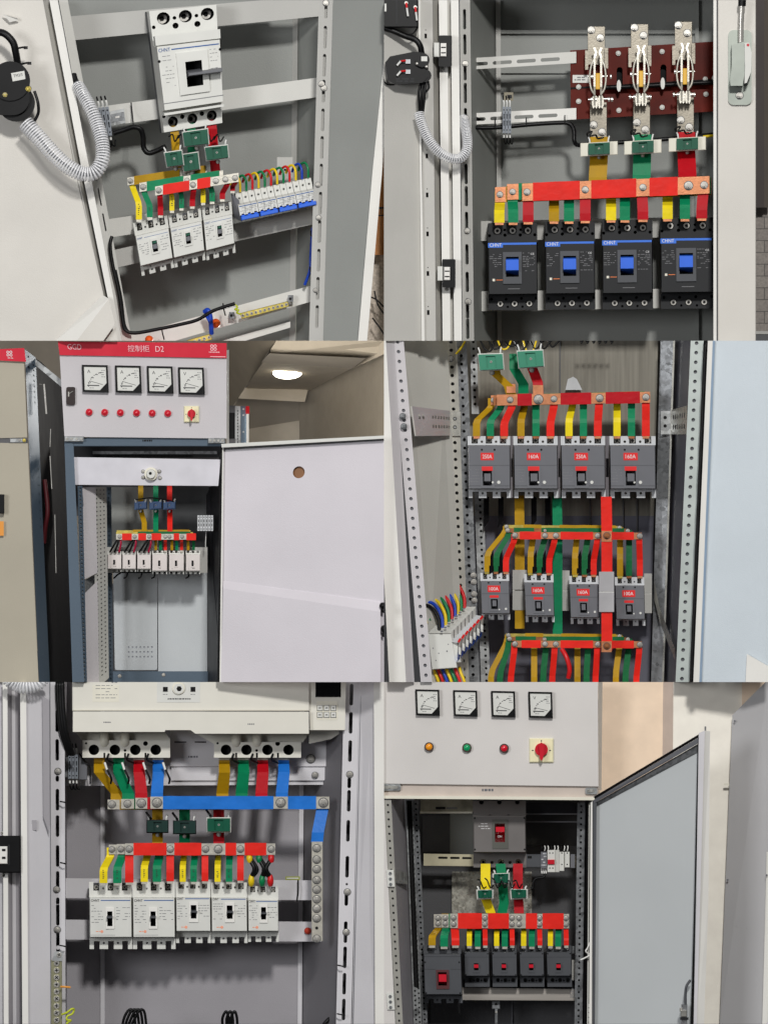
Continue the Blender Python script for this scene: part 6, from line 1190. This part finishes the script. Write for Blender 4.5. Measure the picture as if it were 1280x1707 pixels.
mb = MB(Id(150)); mb.dome(513, 1552, 6, 2, 8, mat('dull_orange_cap', (196, 62, 40), .6)); tag(mb.build('orange_cap'), 'dull orange red cap behind the vertical neutral bar', 'cap')
mb = MB(Id(146)); mb.tube([(497, 1467, 4), (497, 1486, 6), (495, 1503, 4)], 1.4, RUB); tag(mb.build('cable_tie'), 'thin black tie around the upper white rail left of the neutral bar', 'cable tie')
mb = MB(Id(150)); mb.box(476, 1461, 500, 1467, -6, 0, mat('olive_wire', (150, 156, 70), .5)); mb.box(478, 1463, 498, 1465, 0, 1, WPL); tag(mb.build('cable_piece'), 'short olive cable piece on top of the upper white rail', 'cable')
for x, y in ((101, 1337), (101, 1439), (101, 1577), (563, 1610), (562, 1691)):
    mb = MB(Id(36)); mb.tube([(x, y-1, 0), (x+5, y, 4), (x+9, y+1, 2)], 1.2, RUB); tag(mb.build('cable_tie'), 'small black tie on a slotted post of the lilac cabinet', 'cable tie', 'ties on the slotted posts of the lilac cabinet')

# ================================================================ lower right cabinet
CELL[:] = [640, 1137, 1280, 1707]
WB = mat('beige_wall_paint', (240, 216, 190), .8, bump=.2, bscale=100); WC = mat('cream_wall_paint', (244, 238, 226), .8, bump=.2, bscale=100); WS = mat('taupe_wall_paint', (196, 180, 168), .8)
mb = MB(Id()); mb.sheet([(990, 1110, 90), (1106, 1110, 90), (1102, 1500, 90), (990, 1500, 90)], 20, WB); mb.sheet([(1105, 1110, 90), (1124, 1110, 70), (1120, 1500, 70), (1101, 1500, 90)], 10, WS)
mb.sheet([(1122, 1110, 70), (1238, 1110, 70), (1230, 1730, 70), (1118, 1730, 70)], 20, WC); mb.sheet([(1236, 1110, 66), (1300, 1110, 66), (1300, 1300, 66), (1236, 1300, 66)], 20, WB); tag(mb.build('wall'), None, None, None, 'structure')
T = thing('electrical_cabinet', 'plain grey cabinet side standing at the far right of the beige wall', 'electrical cabinet', None, (1240, 1700, 100))
GPN = mat('pearl_grey_panel', (182, 181, 182), .3, bump=.1, bscale=700, var=.03, scale=8)
mb = MB(Id()); mb.sheet([(1220, 1192, 50), (1300, 1112, -10), (1300, 1730, -10), (1198, 1730, 50)], 4, GPN); mb.build('side_panel', T)
mb = MB(Id()); mb.sheet([(1277, 1420, -2), (1282, 1420, -6), (1279, 1730, -6), (1269, 1730, -2)], 2, BRIGHT); mb.build('edge_trim', T)
for x, y in ((1212, 1467), (1277, 1459), (1224, 1202)): b = MB(Id(40 if x < 1250 else -8)); b.cyl(x, y, 1.8, 0, 1, GPL, 10); b.build('rivet', T)
mb = MB(Id(56)); mb.box(1206, 1306, 1216, 1309, 0, 3, CREAM); mb.build('hinge_pin', T)
C6 = thing('electrical_cabinet', 'white topped cabinet with four meters and three coloured lamps over dark grey breakers', 'electrical cabinet', None, (820, 1700, 200))
UPW = mat('upper_panel_paint', (212, 208, 204), .4, **P_)
mb = MB(Id()); mb.sheet([(620, 1110, 10), (996, 1110, 10), (997, 1311, 10), (620, 1306, 10)], 40, UPW); mb.build('front_panel', C6)
mb = MB(Id()); mb.sheet([(996.5, 1110, 14), (1004, 1110, 40), (1002, 1318, 40), (997, 1316, 14)], 3, WPL); mb.build('side_edge', C6)
mb = MB(Id()); mb.sheet([(620, 1306, 16), (998, 1311, 16), (996, 1329, 16), (620, 1326, 16)], 60, mat('warm_beam_paint', (196, 184, 174), .45)); mb.sheet([(620, 1326, 8), (996, 1329, 8), (992, 1334, 8), (620, 1331, 8)], 60, CREAM)
mb.f = Id(16); mb.dashes(803, 1315, 822, 1320, 1, GPL, 0, h=4, seg=3, fill=1); mb.build('cross_beam', C6)
for x0, x1, y in ((630, 668, 1307), (975, 995, 1313)):
    b = MB(Id(14)); b.poly(rrect(x0, y, x1, y+11, 3), 0, 3, ZINC); b.poly(rrect(x0+3, y+3, x1-5, y+8, 2), 3, 4, ZINCL); b.cyl(x0+(x1-x0)*.5, y+5.5, 2, 4, 5, CHROME, 10); b.build('hinge', C6)
DKB = mat('charcoal_back_paint', (78, 78, 80), .5, **P_)
mb = MB(Id()); mb.sheet([(690, 1325, 232), (985, 1325, 232), (985, 1730, 232), (700, 1730, 232)], 3, DKB); mb.box(715, 1668, 716.5, 1730, -232, -229, HOLE); mb.box(852, 1668, 854, 1730, -232, -228, GPL); mb.build('back_panel', C6)
mb = MB(Id()); mb.sheet([(875, 1325, 228), (965, 1325, 228), (965, 1410, 228), (875, 1410, 228)], 2, mat('near_black_paint', (40, 40, 42), .4)); mb.build('back_door', C6)
b = MB(Id(225)); b.box(753, 1453, 886, 1530, 0, 2, galv('spangled_plate', (170, 168, 158), .3, 260, .5, .25)); b.box(750, 1356, 790, 1425, 0, 2, PANEL1); b.box(704, 1360, 750, 1420, 0, 1.5, DARKP); b.build('inner_plate', C6)
mb = MB(Id()); mb.sheet([(650, 1330, 10), (674, 1330, 120), (694, 1730, 120), (668, 1730, 10)], 3, LILAC); mb.build('side_panel', C6)
mb = MB(Id()); mb.sheet([(620, 1330, 4), (640, 1330, 4), (660, 1730, 4), (620, 1730, 4)], 10, UPW); mb.build('front_edge', C6)
slotted(C6, [(640, 1334), (652, 1334), (672, 1715), (660, 1715)], 6, mat('pearl_grey_metal', (176, 174, 166)), holes=[(.5, v, 1.9) for v in range(8, 378, 12)], depth=10, back=GPL)
slotted(C6, [(676, 1334), (688, 1334), (703, 1715), (690, 1715)], 100, ZINC, holes=[(.3, v, 1.7) for v in range(6, 378, 8)]+[(.78, v+4, 1.7) for v in range(6, 372, 8)], depth=8, back=HOLE)
slotted(C6, [(688, 1334), (697, 1334), (713, 1715), (704, 1715)], 116, ZINCD, holes=[(.5, v, 1.8) for v in range(6, 378, 9)], depth=8, back=HOLE)
slotted(C6, [(962, 1338), (975, 1338), (970, 1715), (957, 1715)], 100, ZINCD, holes=[(.5, v, 1.9) for v in range(6, 376, 10)], depth=8, back=HOLE)
slotted(C6, [(981, 1338), (987, 1338), (984, 1715), (978, 1715)], 20, WPL, holes=[(.5, v, 1.3) for v in range(6, 376, 8)], depth=8, back=HOLE)
mb = MB(Id()); mb.sheet([(975, 1335, 110), (981, 1335, 60), (978, 1730, 60), (970, 1730, 110)], 3, BLACKP); mb.build('side_panel', C6)
for y0 in (1450, 1655):
    b = MB(Id(90)); b.sheet([(655, y0, 4), (678, y0+4, 80), (680, y0+24, 80), (656, y0+22, 4)], 2, ZINC); b.sheet([(644, y0, 0), (656, y0, 0), (658, y0+28, 0), (646, y0+28, 0)], 2, WPL)
    for k in (6, 15, 24): b.f = Id(0); b.cyl(650+k*.04, y0+k, 2.6, 0, 2, ZINCD, 10)
    b.build('cross_bracket', C6)
# rails
b = MB(Id(180)); b.box(701, 1333, 788, 1354, 0, 3, mat('aged_zinc', (156, 152, 134), .35, .6, .3, 50)); b.box(700, 1353, 787, 1356, 3, 8, CREAM); b.box(726, 1345, 742, 1349, 3, 3.6, HOLE); b.box(744, 1346, 762, 1348, 3, 3.4, GPL); b.build('upper_rail', C6)
b = MB(Id(180)); b.box(875, 1338, 965, 1357, 0, 3, mat('gloss_black_metal', (40, 40, 44), .25, .4)); b.box(875, 1356, 965, 1358, 3, 5, GPL); b.box(875, 1369, 965, 1371, 0, 2, GPL); b.build('upper_rail', C6)
rail(C6, [(706, 1423), (960, 1427), (960, 1446), (706, 1443)], 150, mat('cream_zinc', (214, 206, 176), .32, .5, .1, 30), [(32, .32, 8, 1.8), (52, .32, 8, 1.8), (72, .32, 8, 1.8), (182, .3, 6, 1.8), (200, .3, 6, 1.8)])
b = MB(Id(140)); b.box(876, 1424, 903, 1446, 0, 14, GPLD, ch=1); b.box(879, 1427, 886, 1431, 14, 14.4, HOLE); b.build('rail_block', C6)
rail(C6, [(770, 1646), (962, 1649), (962, 1668), (770, 1667)], 130, mat('brushed_zinc', (186, 180, 172), .34, .45, .15, 8, stretch=(1, 1, 40)))
b = MB(Id(130)); b.dashes(950, 1648, 962, 1664, 5, INKG, 0, h=2, seg=3); b.build('rail_marks', C6)
b = MB(Id(150)); b.box(820, 1668, 833, 1682, 0, 4, ZINCD, ch=1); b.cyl(826, 1674, 2, 4, 5, HOLE, 10); b.box(825, 1682, 829, 1730, 0, 3, ZINCD); b.cyl(827, 1687, 2, 3, 5, CHROME, 10); b.build('door_bolt', C6)
# upper panel gear
for i, x0 in enumerate((692, 755, 818, 880)):
    y0 = 1149+i*1.3; meter([(x0, y0), (x0+40, y0+.8), (x0+41, y0+44), (x0+1.5, y0+43)], 10, ('ammeter', 'ammeter', 'ammeter', 'voltmeter')[i]+', %s black framed meter from the left above the three coloured lamps' % ORD[i], 'meters above the coloured lamps', 'AAAV'[i])
for x, y, m_, nm in ((715, 1245, mat('amber_lens', (236, 150, 24), .3, coat=.4), 'amber'), (778, 1246.5, mat('green_lens', (10, 150, 92), .3, coat=.4), 'green'), (840, 1247.5, mat('red_lens', (206, 14, 40), .3, coat=.4), 'red')):
    pilot(x, y, 8, 10, m_, '%s pilot lamp on the white panel under the four meters' % nm, 'coloured pilot lamps', rim=mat('dark_lamp_rim', (70, 56, 50), .4))
rotary(882, 1231, 922, 1271, 10, 'large cream switch plate with a red pointer knob beside the coloured lamps')
# main breaker
DG = GPLD; WGP = mat('warm_grey_plastic', (112, 108, 106), .5, var=.05)
breaker([(788, 1335), (876, 1335), (877, 1446), (789, 1446)], 190, 104, 'dark grey main breaker with a red toggle under the white panel', None, poles=3, body=DG, term=WGP, cover=WGP, nd=0, cov=(.22, .78), rtop=[(.16, .02, 4), (.5, .02, 4), (.84, .02, 4), (.32, .22, 2), (.67, .22, 2)], rbot=[(.18, .92, 5), (.52, .92, 5), (.85, .92, 5), (.35, .925, 2.6), (.69, .925, 2.6)],
        esc=dict(fr=(.36, .28, .66, .72), rec=(.41, .34, .6, .62), h=1.5), lev=(.42, .38, .6, .5), levm=TOGR, levh=6, escm=mat('olive_grey_plastic', (92, 92, 86), .5), recm=TOGR, dash=[(.1, .34, .32, .45, 3)], dashm=WPR, bands=[(.06, .33, .33, .58, -.1, mat('brown_grey_print', (60, 52, 50), .5)), (.68, .34, .93, .6, -.1, mat('brown_grey_print', (60, 52, 50)))], prints=[('ON', .46, .55, 3.4, WPR, 7), ('OFF', .44, .33, 2.6, WPR, 9)], screws=[(.03, .26, 1.6), (.97, .26, 1.6), (.03, .73, 1.6), (.97, .73, 1.6)], sm=DPL)
T = thing('miniature_breaker', 'small cream miniature breakers with a red lever at the right of the dark main breaker', 'miniature breaker', None, (928, 1455, 140))
b = MB(Id(145)); b.box(912, 1417, 925, 1454, 0, 24, WPL, ch=.6); b.box(925, 1417, 932, 1454, 0, 22, WPL2, ch=.6); b.box(932, 1420, 940, 1452, 0, 24, WPL, ch=.6); b.box(941, 1420, 949, 1446, 0, 24, WPL, ch=.6)
for x in (915, 920, 935, 944):
    for y in (1422, 1447 if x < 930 else 1441): b.cyl(x+1, y, 1.2, 24, 24.3, HOLE, 8)
b.build('body', T); b = MB(Id(145)); b.box(912.5, 1433, 924, 1441, 22, 28, TOGR, ch=.8); b.build('lever', T)
b = MB(Id(145)); b.box(901, 1420, 911, 1448, 0, 22, GPL, ch=.5); b.dashes(902, 1422, 910, 1446, 5, LGPL, 22, h=2, seg=2); b.build('terminal', T); b = MB(Id(145)); b.box(950, 1424, 958, 1447, 0, 20, GPL, ch=.5); b.build('terminal', T)
for i in range(9): wire([(902+i*5.4, 1418, 10), (903+i*5.4, 1414, 12), (902+i*5.5, 1410, 10)], .9, WIR['w'] if i % 3 else RUB, 'control_wire', '%s wire end above the small cream miniature breakers' % ('white' if i % 3 else 'black'), 'wire', '%s wire ends above the cream miniature breakers' % ('white' if i % 3 else 'black'), 145, sub=3)
for i in range(3): wire([(902+i*3.4, 1446, 12), (903+i*3.4, 1456, 14)], 1.3, WIR['w'], 'ferrule', 'white ferrule under the small cream miniature breakers', 'ferrule', 'ferrules under the cream miniature breakers', 145, sub=2)
wire([(908, 1456, 12), (906, 1462, 14), (894, 1464, 12), (889, 1470, 12), (888, 1480, 12), (884, 1481, 12)], 2.4, RUB, 'black_cable', 'black cable from the cream miniature breakers down to the green transformers', 'cable', None, 150)
# feeders and transformers
for k, (P, m_, nm) in enumerate((([(809, 1440, 0), (809, 1470, 4), (810, 1500, 2), (818, 1522, 0)], YEL, 'yellow'), ([(834, 1440, 0), (838, 1480, 4), (840, 1505, 2), (836, 1524, 0)], GRN, 'green'), ([(863, 1440, 0), (863, 1475, 6), (864, 1500, 8), (865, 1526, 12)], REDK, 'red'))):
    mb = MB(Id(118)); mb.ribbon(P, 16, 4, m_); tag(mb.build('feeder_strap'), '%s feeder strap dropping from the dark grey main breaker' % nm, 'busbar strap', 'feeder straps of the dark main breaker')
for q, nm in (([(823, 1457), (847, 1456), (847, 1471), (823, 1472)], 'green'), ([(796, 1484), (820, 1484), (820, 1496), (797, 1497)], 'yellow'), ([(852, 1483), (877, 1483), (877, 1496), (853, 1497)], 'red')):
    ct(q, 100, 'small green transformer with a white rim on the %s feeder of the dark main breaker' % nm, 'white rimmed transformers', h=24, lead_h=6, core=WPL, corex=2.5, bs=False)
rn = random.Random(8)
for i in range(6):
    x = 800+i*12; wire([(x-4, 1474+rn.uniform(-12, 4), 20), (x, 1468, 26), (x+5, 1480, 26), (x+10, 1476+rn.uniform(-8, 3), 20)], 1.2, RUB, 'control_wire', 'thin black wire tangled among the white rimmed transformers', 'wire', 'thin wires among the white rimmed transformers', 100, sub=4)
S6 = [(775, 801, 808), ]
sx = [(782.5, 797, 809), (828, 842, 854), (873, 887, 899), (917.5, 931, 943)]
busbar('yellow busbar behind the others in the cabinet with dark grey breakers', 'busbars above the dark grey breakers', (723, 1524), (940, 1524), 22, 112, TIN, YELK, [(736, 938)], [(730, 4.2, .3), (730, 4.2, .72)], [(731, 720, 1576, 12, 76, .35, YELK)]+[(x[0], x[0]-.5, 1577, 8.5, 76, .15, YEL) for x in sx], t=4)
busbar('green busbar in the middle of the cabinet with dark grey breakers', 'busbars above the dark grey breakers', (736, 1524), (945, 1524), 22, 100, TIN, GRN, [(748, 943)], [(742, 4.2, .3), (742, 4.2, .72)], [(744, 740, 1578, 13, 76, .3, GRN)]+[(x[1], x[1]-1, 1578, 10, 76, .15, GRN) for x in sx], t=4)
busbar('tall red busbar with double bolted joints above the dark grey breakers', 'busbars above the dark grey breakers', (750, 1523), (948, 1523.5), 24, 88, TIN, RED, [(763, 803), (813, 848), (876, 895), (904, 939)],
       [(x, 4.2, v) for x in (756, 808, 853, 865, 899, 943) for v in (.3, .74)], [(758, 759, 1576, 13, 76, .6, RED)]+[(x, x+.5, 1576, 8, 76, .6, RED) for x in (808, 853, 899, 943)], t=5)
breaker([(705, 1575), (768, 1575), (771, 1672), (708, 1672)], 140, 78, 'largest dark grey breaker with a red toggle at the left of the lower row', None, poles=3, body=GPLD, term=GPLD, cover=GPLD, nd=.1, botnd=.07, nw=.42, cov=(.15, .86), esc=dict(fr=(.32, .43, .66, .76), rec=(.37, .47, .6, .7), h=2), lev=(.38, .49, .6, .69), levm=TOGR, levh=9, recm=mat('red_shadow_plastic', (110, 24, 32), .4), escm=mat('maroon_frame', (84, 44, 46), .5),
        screws=[(.04, .3, 1.5), (.94, .3, 1.5), (.04, .83, 1.5), (.94, .83, 1.5)], bands=[(.02, .2, .98, .205, .2, DPL), (.02, .42, .3, .424, .2, DPL), (.7, .42, .98, .424, .2, DPL)])
for i, (x0, x1) in enumerate(((773, 815), (819, 861), (865, 906), (910, 952))):
    breaker([(x0, 1576), (x1, 1576), (x1+1, 1645), (x0+2, 1645)], 146, 64, 'small dark grey breaker with a red toggle, %s of four right of the largest one' % ORD[i], 'four small dark grey breakers', poles=3, body=GPLD, term=GPLD, cover=GPLD, nd=.13, botnd=0, nw=.42, cov=(.15, .74),
            rbot=[(.22, .84, 3.4), (.52, .84, 3.4), (.83, .84, 3.4), (.37, .85, 1.6), (.67, .85, 1.6)], esc=dict(fr=(.34, .4, .6, .66), rec=(.38, .43, .56, .6), h=1.2), lev=(.37, .44, .57, .58), levm=TOGR, levh=7, recm=mat('red_shadow_plastic', (110, 24, 32)), escm=GPLD,
            screws=[(.05, .2, 1.2), (.94, .2, 1.2), (.05, .71, 1.2), (.94, .71, 1.2)], bands=[(.03, .28, .97, .285, .2, DPL)], sm=ZINC)
    for k, x in enumerate(((x0+2 + (x1-x0)*.3), (x0+(x1-x0)*.9)) if False else ()): pass
mb = MB(Id(150)); mb.box(953, 1577, 962, 1590, 0, 20, ZINCD, ch=1); mb.box(953, 1600, 962, 1634, 0, 14, RAILG); tag(mb.build('rail_end'), 'grey rail end right of the small dark grey breakers', 'bracket')
mb = MB(Id(150)); mb.box(772, 1633, 962, 1648, -4, 0, DPL); mb.build('lower_tray', C6)
# open door
D6 = thing('cabinet_door', 'tall open grey door with a black seal and a latch rod before the beige wall', 'cabinet door', None, (1080, 1700, 0))
DGL = mat('glossy_grey_door_paint', (192, 196, 197), .14, bump=.06, bscale=300, var=.03, scale=6)
mb = MB(Id()); mb.sheet([(994, 1338, 20), (1163, 1240, -90), (1161, 1730, -90), (990, 1730, 20)], 4, DGL); mb.build('panel', D6)
mb = MB(Id()); mb.sheet([(986, 1330, 10), (1164, 1224, -104), (1166, 1228, -104), (988, 1334, 10)], 14, BPL)
mb.sheet([(1162.5, 1228, -104), (1165, 1228, -104), (1159, 1500, -104), (1155, 1730, -104), (1150, 1730, -104), (1157, 1480, -104)], 4, BPL); mb.sheet([(987, 1338, 8), (994, 1334, 8), (991, 1730, 8), (986, 1730, 8)], 4, GPLD); mb.build('rubber_seal', D6)
mb = MB(Id()); mb.sheet([(988, 1334, 6), (1163, 1230, -106), (1162, 1240, -104), (990, 1339, 8)], 6, GPL); mb.sheet([(992, 1338, 12), (1162, 1241, -98), (1162, 1254, -92), (994, 1344, 18)], 3, ZINCD); mb.build('top_channel', D6)
mb = MB(Id()); mb.sheet([(984, 1338, 4), (987, 1336, 4), (986, 1730, 4), (981, 1730, 4)], 6, BRIGHT); mb.build('hinge_edge', D6)
mb = MB(Id()); mb.sheet([(1164, 1222, -108), (1174, 1218, -108), (1160, 1730, -108), (1155, 1730, -108), (1160, 1500, -108)], 14, LILACW); mb.sheet([(1174, 1218, -106), (1183, 1219, -100), (1180, 1500, -100), (1172, 1730, -100), (1160, 1730, -106)], 10, BRIGHT)
mb.f = Id(-100); mb.tube([(1175, 1219, 0), (1175, 1211, 0)], 1.4, ZINCD); mb.build('edge_flange', D6)
b = MB(Id(-96)); b.tube([(1150, 1634, 4), (1144, 1643, 8), (1142, 1654, 8), (1142, 1675, 8)], 2.2, GPLD); b.build('latch_rod', D6)
b = MB(Id(-96)); b.box(1135, 1674, 1145, 1730, 0, 10, ZINCD, ch=1); b.box(1132, 1680, 1137, 1686, 4, 12, CHROME, ch=1); b.box(1133, 1696, 1147, 1700, 10, 12, DPL); b.box(1134, 1684, 1144, 1695, 10, 14, ZINCL, ch=1); b.build('latch', D6)
mb = MB(Id(16)); mb.tube([(984, 1568, 0), (979, 1580, 8), (976, 1586, 10), (982, 1592, 6), (972, 1598, 10), (967, 1600, 10)], 1.3, WIR['w']); tag(mb.build('cable_tie'), 'bent white tie at the perforated hinge post of the grey door', 'cable tie')
